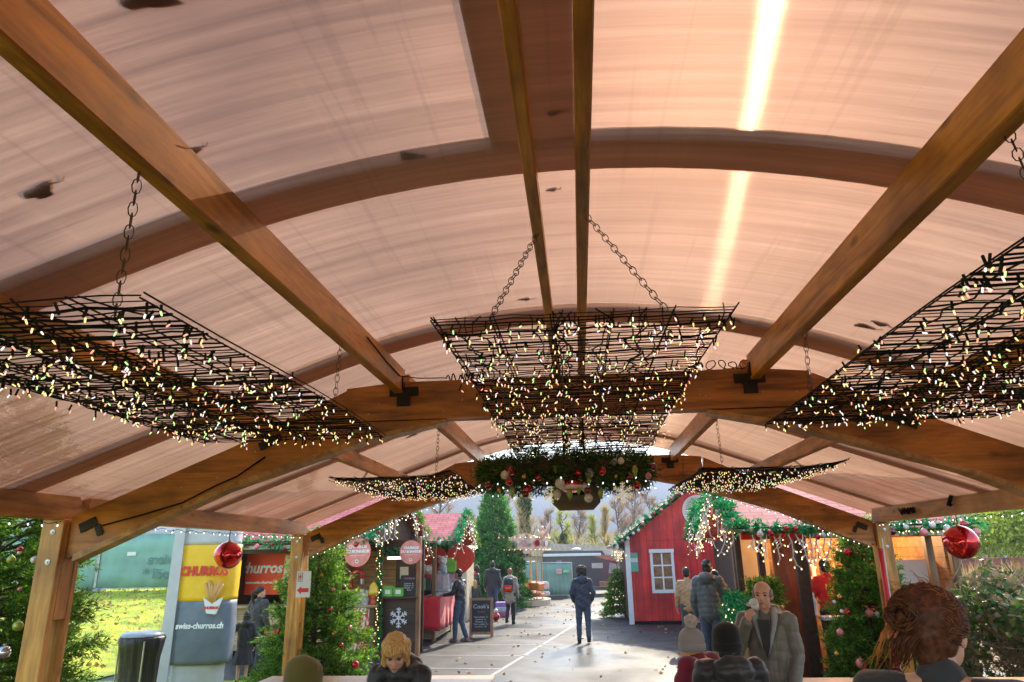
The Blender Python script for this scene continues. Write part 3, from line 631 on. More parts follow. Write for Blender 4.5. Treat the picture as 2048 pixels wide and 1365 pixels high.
# firs beside the pavilion posts
conifer('fir_tree', 'tall green fir at the left edge, outside the near left post', (-4.80, 5.5, 0), 3.5, .80, 21, FIR, shape=.6, whorls=40, dens=1.8, per=20, nl=.055, nw=.009, tw=.17, irr=.42)
T2 = (-3.86, 10.35, 0); conifer('fir_tree', 'bushy fir hung with red baubles behind the far left post', T2, 2.45, .76, 22, FIR, shape=.8, whorls=38, dens=1.5, per=18, nl=.06, nw=.013, tw=.19, irr=.5)
T3 = (3.90, 10.45, .0); conifer('fir_tree', 'bright green fir hung with red and gold ornaments beside the far right post', T3, 2.42, .56, 23, FIR, shape=.62, whorls=38, dens=1.6, per=18, nl=.06, nw=.013, tw=.17, irr=.5)
for c, px, py, Y, r in (('red', 162, 0, 0, 0),): pass
W1 = 'on the fir at the left edge'
for c, x, y, r, lab in (('red', 41, 1092, .022, 'small red bauble highest on the fir at the left edge'), ('green', 24, 1110, .03, 'lime green bauble under the red one on the left edge fir'), ('green', 38, 1240, .036, 'lime green bauble halfway down the left edge fir'), ('silver', 10, 1288, .05, 'big clear silvery bauble low on the left edge fir'), ('pink', 40, 1174, .014, 'tiny pink bauble in the middle of the left edge fir'), ('white', 70, 1112, .025, 'white bauble beside the near left post'), ('white', 40, 1100, .016, 'small white bauble touching a red one on the left edge fir')):
    bauble(c, at(x, y, 4.95), r, W1, group='baubles on the left edge fir', label=lab)
for c, x, y, r, kind, lab in (('red', 605, 1255, .07, 'ball', 'red bauble half hidden by the far left post'), ('red', 650, 1288, .034, 'ball', 'small red bauble low on the middle of the left fir'), ('red', 683, 1285, .034, 'ball', 'small red bauble right of another low on the left fir'), ('red', 711, 1320, .055, 'ball', 'larger red bauble at the lower right tip of the left fir'), ('red', 660, 1215, .03, 'ball', 'red bauble at mid height of the left fir'), ('gold', 643, 1145, .05, 'ball', 'golden house shaped ornament high on the left fir'), ('gold', 667, 1262, .03, 'drop', 'gold drop hanging between red baubles on the left fir'), ('dark red', 688, 1170, .035, 'ball', 'dark red bauble on the right side of the left fir'), ('pink', 667, 1175, .03, 'ball', 'pale pink bauble high on the left fir'), ('red', 558, 1256, .04, 'ball', 'red bauble left of the far left post'), ('red', 522, 1345, .05, 'ball', 'red bauble at the lower left edge of the left fir'), ('pink', 700, 1250, .03, 'ball', 'pink bauble at the right edge of the left fir')):
    p = at(x, y, 10.35); d = (Vector(p)-Vector(EYE)); q = Vector(EYE)+d*((10.35-max(.12, .76*(1-p.z/2.45)**.8)*.9)/10.35); bauble(c, q, r*.93, '', kind, group='baubles on the left fir', label=lab)
for c, x, y, r, kind, lab in (('red', 1694, 1094, .065, 'ball', 'big red bauble at the very top of the right fir'), ('gold', 1718, 1128, .05, 'drop', 'gold star ornament high on the right fir'), ('gold', 1722, 1150, .035, 'drop', 'gold drop ornament below the gold star on the right fir'), ('gold', 1679, 1187, .042, 'ball', 'gold bauble on the left side of the right fir'), ('red', 1693, 1216, .05, 'ball', 'red bauble in the centre of the right fir'), ('pink', 1737, 1217, .06, 'ball', 'orange red gift ornament right of centre on the right fir'), ('white', 1683, 1218, .028, 'ball', 'white bauble touching the red one at the centre of the right fir'), ('white', 1668, 1200, .025, 'ball', 'small white bauble on the left edge of the right fir'), ('pink', 1679, 1256, .05, 'ball', 'pink bell ornament low left on the right fir'), ('gold', 1673, 1302, .035, 'ball', 'small gold bell near the foot of the right fir'), ('pink', 1720, 1314, .07, 'ball', 'large striped pink bauble near the foot of the right fir'), ('red', 1731, 1330, .05, 'ball', 'red bauble just above the right table'), ('white', 1752, 1222, .04, 'ball', 'white bauble beside the red pole on the right fir'), ('gold', 1762, 1295, .05, 'drop', 'gold drop ornament beside the far right post'), ('red', 1744, 1213, .045, 'ball', 'red bauble next to the gift ornament on the right fir')):
    p = at(x, y, 10.45); d = (Vector(p)-Vector(EYE)); q = Vector(EYE)+d*((10.45-max(.12, .56*(1-min(.99, p.z/2.42))**.62)*.95)/10.45); bauble(c, q, r*.93, '', kind, group='ornaments on the right fir', label=lab)
# big artificial tree and the little one by the red house
conifer('christmas_tree', 'very tall dark green conical christmas tree behind the people at the left row', (-3.64, 30.5, 0), 5.1, 1.5, 31, ARTF, shape=.92, whorls=50, dens=1.6, per=9, nl=.12, nw=.045, tw=.26, irr=.16, droop=.3, low=.0)
conifer('christmas_tree', 'small stand fir with white lights at the corner of the red house', (1.22, 25.0, .12), 1.35, .5, 32, FIR, shape=.8, whorls=16, dens=1.2, per=9, nl=.07, nw=.022, tw=.12)
o = led_string('white lights wound round the small fir by the red house', [(1.22+(.47*(1-t)**.8)*math.cos(t*30), 25+(.47*(1-t)**.8)*math.sin(t*30), .25+1.2*t) for t in [i/60 for i in range(58)]], 60, 40, BULB_WARM, .02, .003)
led_string('warm lights wound round the tall conical christmas tree', [(-3.64+(1.46*(1-t)**.92)*math.cos(t*60), 30.5+(1.46*(1-t)**.92)*math.sin(t*60), .1+4.8*t) for t in [i/160 for i in range(156)]], 90, 41, BULB_WARM, .02, .003)

# bare winter trees, hazy greens behind the square
def bare_tree(name, label, loc, H, seed, twigc, spread=.35, ivy=None, n1=16, n2=10, per=9, group='bare winter trees behind the square', upr=.7, trunk=True, tl=.9, tww=.035):
    o = thing(name, label, 'tree', loc, 0, group); rr = random.Random(seed); rng = np.random.default_rng(seed); mb = MB(); PP = []; DD = []
    mb.tube([(0, 0, 0), (rr.uniform(-.2, .2), 0, H*.45), (rr.uniform(-.4, .4), 0, H*.92)], [H*.018+.03, H*.012, .03], 7)
    for k in range(n1):
        t = .22+.7*k/n1; z = H*t; a = rr.random()*6.28; L_ = H*spread*(1.15-t)*rr.uniform(.7, 1.3); el = upr+rr.uniform(-.25, .25); d = Vector((math.cos(a)*math.cos(el), math.sin(a)*math.cos(el), math.sin(el)))
        p0 = Vector((0, 0, z)); p1 = p0+d*L_*.5; p2 = p0+d*L_+Vector((0, 0, L_*.15)); mb.tube([p0, p1, p2], [H*.006+.01, .03, .012], 5, False)
        for j in range(n2):
            s = rr.uniform(.25, 1); b = p0.lerp(p2, s); a2 = rr.random()*6.28; d2 = (d+Vector((math.cos(a2), math.sin(a2), .5))*.8).normalized(); l2 = L_*rr.uniform(.2, .45); e = b+d2*l2; mb.tube([b, e], [.018, .008], 4, False)
            for q in range(per):
                f = rr.uniform(.2, 1); PP.append(b.lerp(e, f)); a3 = rr.random()*6.28; DD.append((d2+Vector((math.cos(a3), math.sin(a3), rr.uniform(0, 1)))*.9).normalized())
    mb.build('trunk', BARK, o); P = np.array(PP); D = np.array(DD)
    V, F = blades(P, D, tl*H/10*(.5+rng.random(len(P))), tww*H/10, rng); arr_obj('crown', V, F, twigc, o)
    if ivy:
        n = 2600; z = rng.random(n)*H*ivy; a = rng.random(n)*6.28; r_ = H*.035*(1+.5*np.sin(z*2+seed))*(.5+rng.random(n)*.6); P = np.stack([np.cos(a)*r_, np.sin(a)*r_, z], 1)
        V, F = blades(P, unit(rng.normal(size=(n, 3))), .35, .25, rng); arr_obj('ivy', V, F, leafmat('ivy_leaves', [(.02, .07, .015), (.05, .12, .02), (.10, .18, .03)], .4, .3), o)
    return o
TW1 = leafmat('twigs_brown', [(.26, .17, .11), (.40, .28, .18), (.50, .36, .24)], .8, .2); TW2 = leafmat('twigs_golden', [(.42, .30, .12), (.58, .42, .18), (.50, .45, .18)], .8, .3); TW3 = leafmat('twigs_olive', [(.28, .30, .07), (.45, .46, .10), (.55, .55, .16)], .8, .35)
for i, (px, Y, top, mt, sp, lab, iv) in enumerate(((612, 62, 960, TW1, .34, 'wide bare tree behind the roof of the left stalls', None), (880, 55, 985, TW1, .36, 'bare spreading tree left of the tall christmas tree', None), (1052, 58, 960, TW2, .16, 'slender upright golden tree just right of the tall christmas tree', .75), (1098, 70, 1030, TW1, .33, 'low pinkish bare tree left of the ivy grown trunk', None), (1128, 52, 1032, TW3, .30, 'bare tree with an ivy grown forked trunk above the camper van', .62), (1160, 75, 1025, TW1, .33, 'brown bare tree behind the middle of the camper van', None), (1188, 60, 1040, TW3, .17, 'yellow green upright tree above the camper van cab', None), (1214, 62, 1022, TW2, .17, 'golden upright tree left of the red house roof', None), (1240, 74, 1000, TW1, .22, 'tall thin bare tree behind the eave of the red house', None), (1272, 80, 985, TW1, .24, 'tallest thin bare tree behind the red house roof', None), (1305, 78, 990, TW1, .24, 'bare tree behind the rising roof edge of the red house', None), (960, 72, 1020, TW1, .3, 'bare tree hidden behind the tall christmas tree', None), (1010, 84, 1000, TW1, .3, 'far bare tree between christmas tree and golden tree', None), (740, 66, 970, TW1, .34, 'bare tree behind the churros stall roof', None))):
    b = at(px, 1105, Y); ht = at(px, top, Y).z+.5; bare_tree('bare_tree', lab, (b.x, Y, 0), ht, 50+i, mt, sp, iv, n1=18 if sp > .2 else 26, n2=9, per=9, upr=.65 if sp > .2 else 1.1, tww=.05)
# brushwood hiding the foot of the trees
rng = np.random.default_rng(77); n = 26000; x = -38+85*rng.random(n); y = 48+26*rng.random(n); P = np.stack([x, y, 3.2*rng.random(n)**1.4], 1)
V, F = blades(P, unit(rng.normal(size=(n, 3))+[0, 0, 1.2]), .65, .07, rng); tag(arr_obj('undergrowth', V, F, leafmat('brush', [(.32, .24, .10), (.46, .36, .14), (.32, .34, .10), (.52, .40, .20)], .8, .3)), 'golden brown winter undergrowth below the bare trees', 'undergrowth', kind='stuff')
# green willow and hedge on the right
def leafy(name, label, loc, R, H, seed, mat, n=9000, cat='tree', ls=.16, trunk=True):
    o = thing(name, label, cat, loc); rng = np.random.default_rng(seed); C = rng.normal(size=(46, 3))*[R*.42, R*.42, H*.22]+[0, 0, H*.6]; w = rng.integers(0, 46, n)
    P = C[w]+rng.normal(size=(n, 3))*R*.16; P[:, 2] = np.clip(P[:, 2], .1, H); V, F = blades(P, unit(rng.normal(size=(n, 3))+[0, 0, -.4]), ls*(.6+.8*rng.random(n)), ls*.5, rng)
    arr_obj('crown', V, F, mat, o); mb = MB(); rr = random.Random(seed); mb.tube([(0, 0, 0), (0, 0, H*.5)], [.14*H/4, .08*H/4], 7)
    for c in C[:14]: mb.tube([(0, 0, H*.4), tuple(c)], [.05, .015], 4, False)
    mb.build('trunk', BARK, o); return o
p = at(2040, 1105, 30); leafy('willow_tree', 'bright yellow green leafy tree at the right edge of the picture', (p.x, 30, .8), 2.0, 3.6, 5, leafmat('willow_leaves', [(.20, .30, .03), (.34, .45, .05), (.5, .6, .10), (.12, .2, .02)], .5, .5), 12000)
HEDGE = leafmat('hedge_leaves', [(.03, .09, .02), (.06, .16, .03), (.14, .22, .05), (.22, .17, .09), (.30, .22, .13)], .5, .3)
DRY = leafmat('dry_twigs', [(.13, .09, .05), (.24, .17, .10), (.38, .29, .18), (.08, .05, .03)], .8, .2)
def hedge(label, cx, cy_, sx, sy, H, seed):
    o = thing('hedge', label, 'hedge', (cx, cy_, 0)); rng = np.random.default_rng(seed); n = 42000
    P = np.stack([sx*(rng.random(n)*2-1), sy*(rng.random(n)*2-1), H*rng.random(n)**.6], 1); top = np.array([mnoise.noise(Vector((a*1.7, b*1.7, seed))) for a, b in P[:, :2]]); P[:, 2] *= 1+.22*top
    g = np.array([mnoise.noise(Vector(q*1.9)) for q in P]) > -.22
    V, F = blades(P[g], unit(rng.normal(size=(g.sum(), 3))), .085, .055, rng); arr_obj('foliage', V, F, HEDGE, o)
    V, F = blades(P[~g], unit(rng.normal(size=((~g).sum(), 3))+[0, 0, .5]), .22, .010, rng); arr_obj('dry_twigs', V, F, DRY, o)
    mb = MB(); rr = random.Random(seed)
    for k in range(90):
        p = Vector((rr.uniform(-sx, sx), rr.uniform(-sy, sy), rr.uniform(0, H*.8))); pts = [p]; d = Vector((rr.gauss(0, 1), rr.gauss(0, .6), rr.uniform(0, 1))).normalized()
        for q in range(6): d = (d+Vector((rr.gauss(0, .45), rr.gauss(0, .3), rr.gauss(0, .35)))).normalized(); pts.append(pts[-1]+d*.16)
        mb.tube(pts, [.012, .011, .009, .008, .006, .005, .003], 5, False)
    mb.build('branches', pm('pale_branch', (.30, .24, .17), .85, var=.35, scale=12), o); return o
hedge('tangled half bare hedge filling the lower right corner', 6.25, 8.4, 2.0, 1.0, 1.66, 9)
hedge('browner stretch of hedge behind the corner hedge at the right', 9.6, 11.6, 3.2, .8, 1.75, 10)
rng = np.random.default_rng(12); n = 16000; x = 8+28*rng.random(n); y = 13+22*rng.random(n); z = 1.0*np.clip((x-7)/3, 0, 1)*np.clip((y-9)/10, 0, 1)
V, F = blades(np.stack([x, y, z], 1), unit(rng.normal(size=(n, 3))*.35+[0, 0, 1]), .35+.4*rng.random(n), .03, rng); tag(arr_obj('dry_grass', V, F, leafmat('straw', [(.38, .25, .11), (.50, .36, .19), (.28, .20, .08), (.24, .27, .08)], .8, .4)), 'tall straw coloured dry grass behind the right hedge', 'grass', kind='stuff')

# garlands -------------------------------------------------------
def garland(label, pts, seed, r=.13, dens=75, col=TINSEL, parent=None, group=None, nl=.075, nw=.022):
    rng = np.random.default_rng(seed); org = np.array(pts[0], float); P = np.array(pts, float)-org; seg = np.linalg.norm(np.diff(P, axis=0), axis=1); cum = np.concatenate([[0], np.cumsum(seg)]); n = int(cum[-1]*dens)
    t = rng.random(n)*cum[-1]; c = np.stack([np.interp(t, cum, P[:, k]) for k in range(3)], 1); D = unit(rng.normal(size=(n, 3))); V, F = shoots(c+D*.01, D, r*.75, rng, 9, nl, nw, .6)
    o = thing('garland', label, 'garland', tuple(org), 0, group); arr_obj('foliage', V, F, col, o); MB().tube([tuple(p) for p in P], .012, 5).build('wire', CABLE, o); return o
def along(pts, t):
    P = [Vector(p) for p in pts]; L_ = [(b-a).length for a, b in zip(P, P[1:])]; s = t*sum(L_)
    for a, b, l in zip(P, P[1:], L_):
        if s <= l: return a.lerp(b, s/l)
        s -= l
    return P[-1].copy()
def deck_garland(pts, where, seed, n=8, cols=('red', 'white', 'red', 'pink', 'dark red'), r=(.035, .06)):
    rr = random.Random(seed)
    for k in range(n):
        c = rr.choice(cols); p = along(pts, (k+rr.uniform(.2, .8))/n)+Vector((rr.uniform(-.04, .04), -rr.uniform(.06, .12), rr.uniform(-.10, .06))); nth = ('first', 'second', 'third', 'fourth', 'fifth', 'sixth', 'seventh', 'eighth', 'ninth', 'tenth', 'eleventh', 'twelfth', 'thirteenth', 'fourteenth', 'fifteenth', 'sixteenth', 'seventeenth', 'last')[min(k, 17) if k < n-1 else 17]; bauble(c, p, rr.uniform(*r), '', group='baubles on the garland '+where, label='%s bauble, %s, on the garland %s' % (nth, c, where))
ICICLE = pm('white_flex', (.62, .60, .60), .5)
def icicles(label, pts, seed, n=26, drop=.45, group=None, scale=1.0, mat=ICICLE, me=None):
    o = thing('icicle_lights', label, 'string lights', pts[0], 0, group); org = Vector(pts[0]); rr = random.Random(seed); mb = MB(); B = []
    for k in range(n):
        p = along(pts, (k+.5)/n)-org; q = p.copy(); pl = [q.copy()]; L_ = drop*rr.uniform(.35, 1)
        m_ = 4; sx = rr.uniform(-.35, .35)
        for j in range(m_): q = q+Vector((sx*L_/m_+rr.uniform(-.03, .03), rr.uniform(-.02, .02), -L_/m_)); pl.append(q.copy())
        mb.tube(pl, .010, 4)
        for j in range(1, len(pl)):
            for w_ in (0,) if rr.random() < .6 else (0, 1):
                e = pl[j]+Vector((rr.choice((-1, 1))*rr.uniform(.03, .07), rr.uniform(-.03, .03), -rr.uniform(.02, .06))); mb.tube([pl[j], e], .007, 4); B.append(e)
    mb.build('cable', mat, o); bulbs(o, B, me or BULB_WARM, seed, scale=scale); return o

# ================================================================ STALLS AND BUILDINGS
def shingle_mat(name, c1, c2):
    m, nt, b = newmat(name); L = nt.links.new; mp = tex_coord(nt, (1, 1, 1), 'UV')
    tc = nt.nodes.new('ShaderNodeTexCoord'); cb = nt.nodes.new('ShaderNodeTexBrick'); cb.inputs['Scale'].default_value = 1; cb.inputs['Brick Width'].default_value = .32; cb.inputs['Row Height'].default_value = .14; cb.inputs['Mortar Size'].default_value = .008
    cb.inputs['Color1'].default_value = (*c1, 1); cb.inputs['Color2'].default_value = (*c2, 1); cb.inputs['Mortar'].default_value = (c1[0]*.45, c1[1]*.4, c1[2]*.4, 1)
    L(tc.outputs['Object'], cb.inputs[0]); n = nt.nodes.new('ShaderNodeTexNoise'); n.inputs['Scale'].default_value = 2.5; L(tc.outputs['Object'], n.inputs[0])
    mm = nt.nodes.new('ShaderNodeMixRGB'); mm.blend_type = 'MULTIPLY'; mm.inputs[0].default_value = .5; L(cb.outputs[0], mm.inputs[1]); L(n.outputs[0], mm.inputs[2]); mm2 = nt.nodes.new('ShaderNodeMixRGB'); mm2.blend_type = 'ADD'; mm2.inputs[0].default_value = .15; L(mm.outputs[0], mm2.inputs[1]); L(cb.outputs[0], mm2.inputs[2])
    L(mm2.outputs[0], b.inputs['Base Color']); b.inputs['Roughness'].default_value = .75; b.inputs['Specular IOR Level'].default_value = .15; return m
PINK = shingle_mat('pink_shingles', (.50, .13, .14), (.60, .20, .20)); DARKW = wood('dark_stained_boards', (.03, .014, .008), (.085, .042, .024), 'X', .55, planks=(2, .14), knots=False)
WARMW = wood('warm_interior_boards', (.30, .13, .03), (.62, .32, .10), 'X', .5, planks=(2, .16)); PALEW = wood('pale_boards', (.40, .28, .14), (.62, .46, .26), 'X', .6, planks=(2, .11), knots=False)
POSTD = pm('dark_post', (.06, .03, .018), .5, var=.3, scale=14); BROWNP = wood('brown_post', (.12, .055, .02), (.28, .14, .06), 'Z', .5, knots=False)
REDCLOTH = pm('red_cloth', (.66, .014, .02), .75, var=.12, scale=5, sheen=.3); WHITEP = pm('white_paint', (.74, .74, .73), .5, var=.06, scale=5); GREYT = pm('grey_gutter', (.45, .45, .46), .4, .3)
WHITE_T = pm('white_lettering', (.85, .85, .84), .5, var=.02); RED_T = pm('red_lettering', (.65, .03, .02), .5, var=.05); YEL_T = pm('yellow_lettering', (.95, .75, .02), .5, var=.03); BLK_T = pm('black_lettering', (.02, .02, .02), .6)
def gable_roof(parent, x0, x1, yn, ym, yf, ze, zr, mat=PINK, t=.05):
    for (ya, yb) in ((yn, ym), (yf, ym)):
        a = Vector((x0, ya, ze)); b = Vector((x1, ya, ze)); c = Vector((x1, yb, zr)); d = Vector((x0, yb, zr)); W_ = (b-a).length; H_ = (d-a).length
        R_ = Matrix((((b-a).normalized()), ((d-a).normalized()), ((b-a).cross(d-a)).normalized())).transposed()
        if R_.to_3x3().col[2].z < 0: R_ = Matrix((((b-a).normalized()), ((d-a).normalized()), -((b-a).cross(d-a)).normalized())).transposed()
        mb = MB(); n_ = Vector(R_.col[2]); o = None
        me = MB(); me.add([(0, 0, 0), (W_, 0, 0), (W_, H_, 0), (0, H_, 0), (0, 0, -t), (W_, 0, -t), (W_, H_, -t), (0, H_, -t)], [(0, 1, 2, 3), (4, 7, 6, 5), (0, 4, 5, 1), (1, 5, 6, 2), (2, 6, 7, 3), (3, 7, 4, 0)])
        o = me.build('roof', mat, parent); o.matrix_local = Matrix.Translation(a) @ R_.to_4x4()
def sign_disc(name, label, p, r, rz=0, lines=()):
    o = thing(name, label, 'sign', p, rz, 'round red hanging signs'); ax = Matrix.Rotation(rad(90), 3, 'X')
    MB().lathe([(0, -.008), (r, -.008), (r, .008), (0, .008)], n=40, ax=ax).build('disc', pm('sign_red', (.50, .025, .015), .6, var=.05, spec=.15), o); MB().lathe([(r*.96, .0085), (r*.985, .0085), (r*.985, .011), (r*.96, .011)], n=40, ax=ax).build('rim', pm('sign_rim', (.75, .25, .2), .5), o)
    for s, z, sz, sh in lines: text(s, sz, WHITE_T, o, (0, -.012, z), bold=.004 if sz > .06 else 0, shear=sh, ext=.002)
    MB().lathe([(0, 0), (r*.13, 0), (r*.13, .004), (0, .004)], (0, -.010, -r*.62), 20, ax).build('emblem', WHITE_T, o)
    mb = MB(); s = r*.07; mb.prism([(0, -r*.62-s*1.1), (s*1.1, -r*.62+s*.3), (s*.6, -r*.62+s), (0, -r*.62+s*.5), (-s*.6, -r*.62+s), (-s*1.1, -r*.62+s*.3)], -.018, -.015); mb.build('heart', pm('sign_red', (0, 0, 0)), o)
    MB().tube([(0, 0, r), (0, 0, r+.25)], .006, 5).build('hanger', BLACK, o); return o
# --- churros stall (left, near) : local frame at its front right corner, turned 5 degrees
SA = thing('market_stall', 'churros stall with pink roof and red picture panel, behind the left fir', 'market stall', (-4.45, 15.86, 0), rad(-5), 'wooden market stalls with pink roofs')
MA = Matrix.Translation((-4.45, 15.86, 0)) @ Matrix.Rotation(rad(-5), 4, 'Z')
def wa(x, y, z): return tuple(MA @ Vector((x, y, z)))
gable_roof(SA, -3.7, .22, -1.55, .75, 2.9, 2.40, 3.50)
MB().box2((-3.6, .0, .12), (-.02, .06, 1.04)).build('counter_front', PALEW, SA); MB().bevbox((-1.8, -.05, 1.06), (3.6, .5, .05), .008).build('counter_top', PALEW, SA)
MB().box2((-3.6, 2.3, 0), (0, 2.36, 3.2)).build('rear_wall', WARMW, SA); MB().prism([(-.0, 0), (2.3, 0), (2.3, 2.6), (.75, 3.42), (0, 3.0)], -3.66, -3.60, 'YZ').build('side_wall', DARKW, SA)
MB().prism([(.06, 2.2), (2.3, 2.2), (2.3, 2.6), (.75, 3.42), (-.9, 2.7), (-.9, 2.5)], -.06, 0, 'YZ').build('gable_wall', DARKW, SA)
MB().box2((-3.6, -1.5, 2.28), (.2, -1.44, 2.38)).build('fascia', GREYT, SA); MB().box2((-3.6, .02, 2.2), (0, .1, 2.5)).build('lintel', DARKW, SA)
for x in (-3.55, -.05): MB().bevbox((x, .0, 1.25), (.12, .12, 2.5), .01).build('post', BROWNP, SA)
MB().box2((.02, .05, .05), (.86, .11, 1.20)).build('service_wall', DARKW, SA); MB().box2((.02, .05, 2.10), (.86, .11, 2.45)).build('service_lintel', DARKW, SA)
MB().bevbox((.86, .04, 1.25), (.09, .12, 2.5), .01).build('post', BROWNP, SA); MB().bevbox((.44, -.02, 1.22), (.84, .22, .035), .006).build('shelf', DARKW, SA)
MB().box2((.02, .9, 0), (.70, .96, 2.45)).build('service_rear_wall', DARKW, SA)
tube = MB().tube([(.04, .25, 2.05), (.82, .25, 2.05)], .03, 8).build('strip_light', emis('strip_light', (1, 1, .95), .6), SA)
# red picture panel below the counter
def panel_mat():
    m, nt, b = newmat('red_printed_panel'); L = nt.links.new; mp = tex_coord(nt, (3.2, 1, .9)); n = nt.nodes.new('ShaderNodeTexNoise'); n.inputs['Scale'].default_value = 2.3; n.inputs['Detail'].default_value = 3; n.inputs['Distortion'].default_value = .8; L(mp.outputs[0], n.inputs[0])
    r = ramp(nt, [(.40, (.50, .02, .015)), (.50, (.72, .10, .06)), (.54, (.85, .70, .62)), (.60, (.80, .78, .78)), (.66, (.35, .45, .55))]); L(n.outputs[0], r.inputs[0]); L(r.outputs[0], b.inputs['Base Color']); b.inputs['Roughness'].default_value = .5; return m
o = MB().bevbox((-.62, -.33, .58), (1.0, .02, .9), .004).build('picture_panel', panel_mat(), SA)
t = text('CHURROS', .42, RED_T, SA, (-2.35, -.02, .50), bold=.012, ext=.006)
# banner
bn = thing('banner', 'orange red churros banner hanging inside the left stall', 'banner', wa(-3.0, .5, 1.75), rad(-5))
MB().bevbox((0, 0, 0), (1.55, .015, .95), .004).build('cloth', pm('banner_red', (.80, .07, .012), .6, var=.1, scale=3), bn)
text('churros', .34, WHITE_T, bn, (-.2, -.015, .12), bold=.01, shear=.2, ext=.002); text('www.swiss-churros.com', .085, WHITE_T, bn, (-.15, -.015, -.2), bold=.003, ext=.002)
mb = MB(); mb.prism([(a*.8-.36, b) for a, b in ((.95, .42), (1.12, .40), (1.10, .05), (1.18, -.12), (1.0, -.32), (.93, -.05))], -.018, -.012); mb.prism([(a*.8-.36, b) for a, b in ((1.22, .45), (1.34, .42), (1.36, .22), (1.42, .1), (1.24, .02), (1.16, -.15), (1.15, .05), (1.24, .2))], -.018, -.012); mb.build('churros_print', pm('cream_print', (.80, .66, .42), .6), bn)
# signs
sign_disc('round_sign', 'larger round red churros sign, left of the two hanging from the left stall', at(715, 1105, 14.2), .285, rad(-5), (('CHURROS', .105, .085, .15), ('DU BONHEUR', .015, .080, .15), ('www.swiss-churros.com', -.06, .032, 0)))
sign_disc('round_sign', 'smaller round red churros sign, hung nearer to the cookie stall', at(822, 1105, 15.3), .25, 0, (('CHURROS', .09, .072, .15), ('DU BONHEUR', .012, .069, .15), ('www.swiss-churros.com', -.052, .028, 0)))
p = at(662, 1107, 14.9); o = thing('yellow_sign', 'yellow lettered waffle sign beside the larger round sign', 'sign', p, rad(-5)); MB().bevbox((0, .02, 0), (.75, .02, .28), .004).build('board', pm('dark_sign_board', (.06, .03, .015), .6), o); text('GAUFRES', .19, YEL_T, o, (0, -.002, 0), bold=.008)
# things on the counter
def fryer(label, p):
    o = thing('churros_machine', label, 'kitchen machine', p); R_ = pm('machine_red', (.62, .03, .03), .35); a = MB()
    a.bevbox((0, 0, .05), (.34, .26, .10), .01); a.tube([(-.1, 0, .1), (-.1, 0, .42), (.02, 0, .50), (.14, 0, .46), (.16, 0, .30)], [.05, .045, .05, .045, .05], 8); a.build('body', R_, o, True)
    MB().tube([(-.1, 0, .42), (-.26, 0, .55), (-.34, 0, .56)], .014, 6).build('lever', R_, o); MB().lathe([(0, 0), (.045, 0), (.05, .12), (0, .12)], (.16, 0, .19), 12).build('nozzle', GALV, o); return o
fryer('red churros press on the counter behind the glass case', wa(-.75, .35, 1.30)); fryer('dark red churros press further inside the churros stall', wa(-2.35, .6, 1.12))
def glass_case(label, p, d, rz=0):
    o = thing('glass_case', label, 'display case', p, rz); x, y, z = d; MB().bevbox((0, 0, .02), (x, y, .04), .005).build('base', GALV, o); MB().bevbox((0, 0, z), (x, y, .02), .004).build('top', GALV, o)
    for n_, c_, dd in (('pane', (0, -y/2, z/2), (x, .006, z)), ('pane', (x/2, 0, z/2), (.006, y, z)), ('pane', (-x/2, 0, z/2), (.006, y, z))): MB().box(c_, dd).build(n_, glassmat('case_glass'), o)
    return o
glass_case('long glass case on the churros stall counter above the red picture panel', wa(-.72, -.1, 1.085), (1.0, .4, .30))
rr = random.Random(4); 
for k in range(5):
    mb = MB(); mb.tube([(0, 0, 0), (.05, .01, .005), (.11, 0, .0)], .014, 7); o = mb.build('churro', pm('fried_dough', (.45, .22, .07), .6)); o.location = wa(-1.05+.14*k, -.15, 1.13); o.rotation_euler = (0, 0, rr.random()); tag(o, '%s churro from the left in the long glass case' % ('first', 'second', 'third', 'fourth', 'fifth')[k], 'pastry', 'churros in the long glass case')
o = thing('ice_cream_model', 'yellow and red ice cream model standing at the corner of the churros counter', 'display model', wa(-.12, -.12, 1.085)); MB().lathe([(0, 0), (.09, 0), (.07, .06), (.05, .12), (.11, .2), (0, .2)], n=14).build('stand', pm('plastic_red', (.7, .08, .03), .35), o, True); MB().lathe([(0, .2), (.12, .2), (.13, .27), (.09, .33), (.10, .37), (.05, .44), (0, .48)], n=14).build('scoop', pm('plastic_yellow', (.85, .6, .05), .35), o, True)
for k, (dx, c_, nm) in enumerate(((.18, (.12, .42, .05), 'left lime green box in the service window of the churros stall'), (.42, (.16, .5, .06), 'right lime green box in the service window of the churros stall'))):
    o = thing('green_box', nm, 'box', wa(dx, .0, 1.24)); MB().bevbox((0, 0, .11-.02*k), (.22, .12, .22-.04*k), .006).build('carton', pm('green_card', c_, .6), o); MB().bevbox((0, -.063, .10), (.12, .004, .09), .001).build('label_card', WHITEP, o)
o = thing('menu_board', 'chalk menu board leaning in the service window of the churros stall', 'menu board', wa(.64, .06, 1.24), rad(-5)); MB().bevbox((0, 0, .22), (.40, .02, .44), .004).build('board', pm('slate', (.025, .03, .03), .7, var=.3), o)
text('CHURROS', .055, pm('chalk_pink', (.7, .2, .4), .8), o, (0, -.014, .37)); text('6 pieces  6.-\n12 pieces 10.-\nNutella  +1.-\nSucre', .045, pm('chalk_white', (.6, .62, .6), .8), o, (0, -.014, .20))
MB().bevbox((.36, .5, 1.72), (.2, .01, .26), .002).build('poster', pm('pale_poster', (.55, .5, .38), .6), SA)
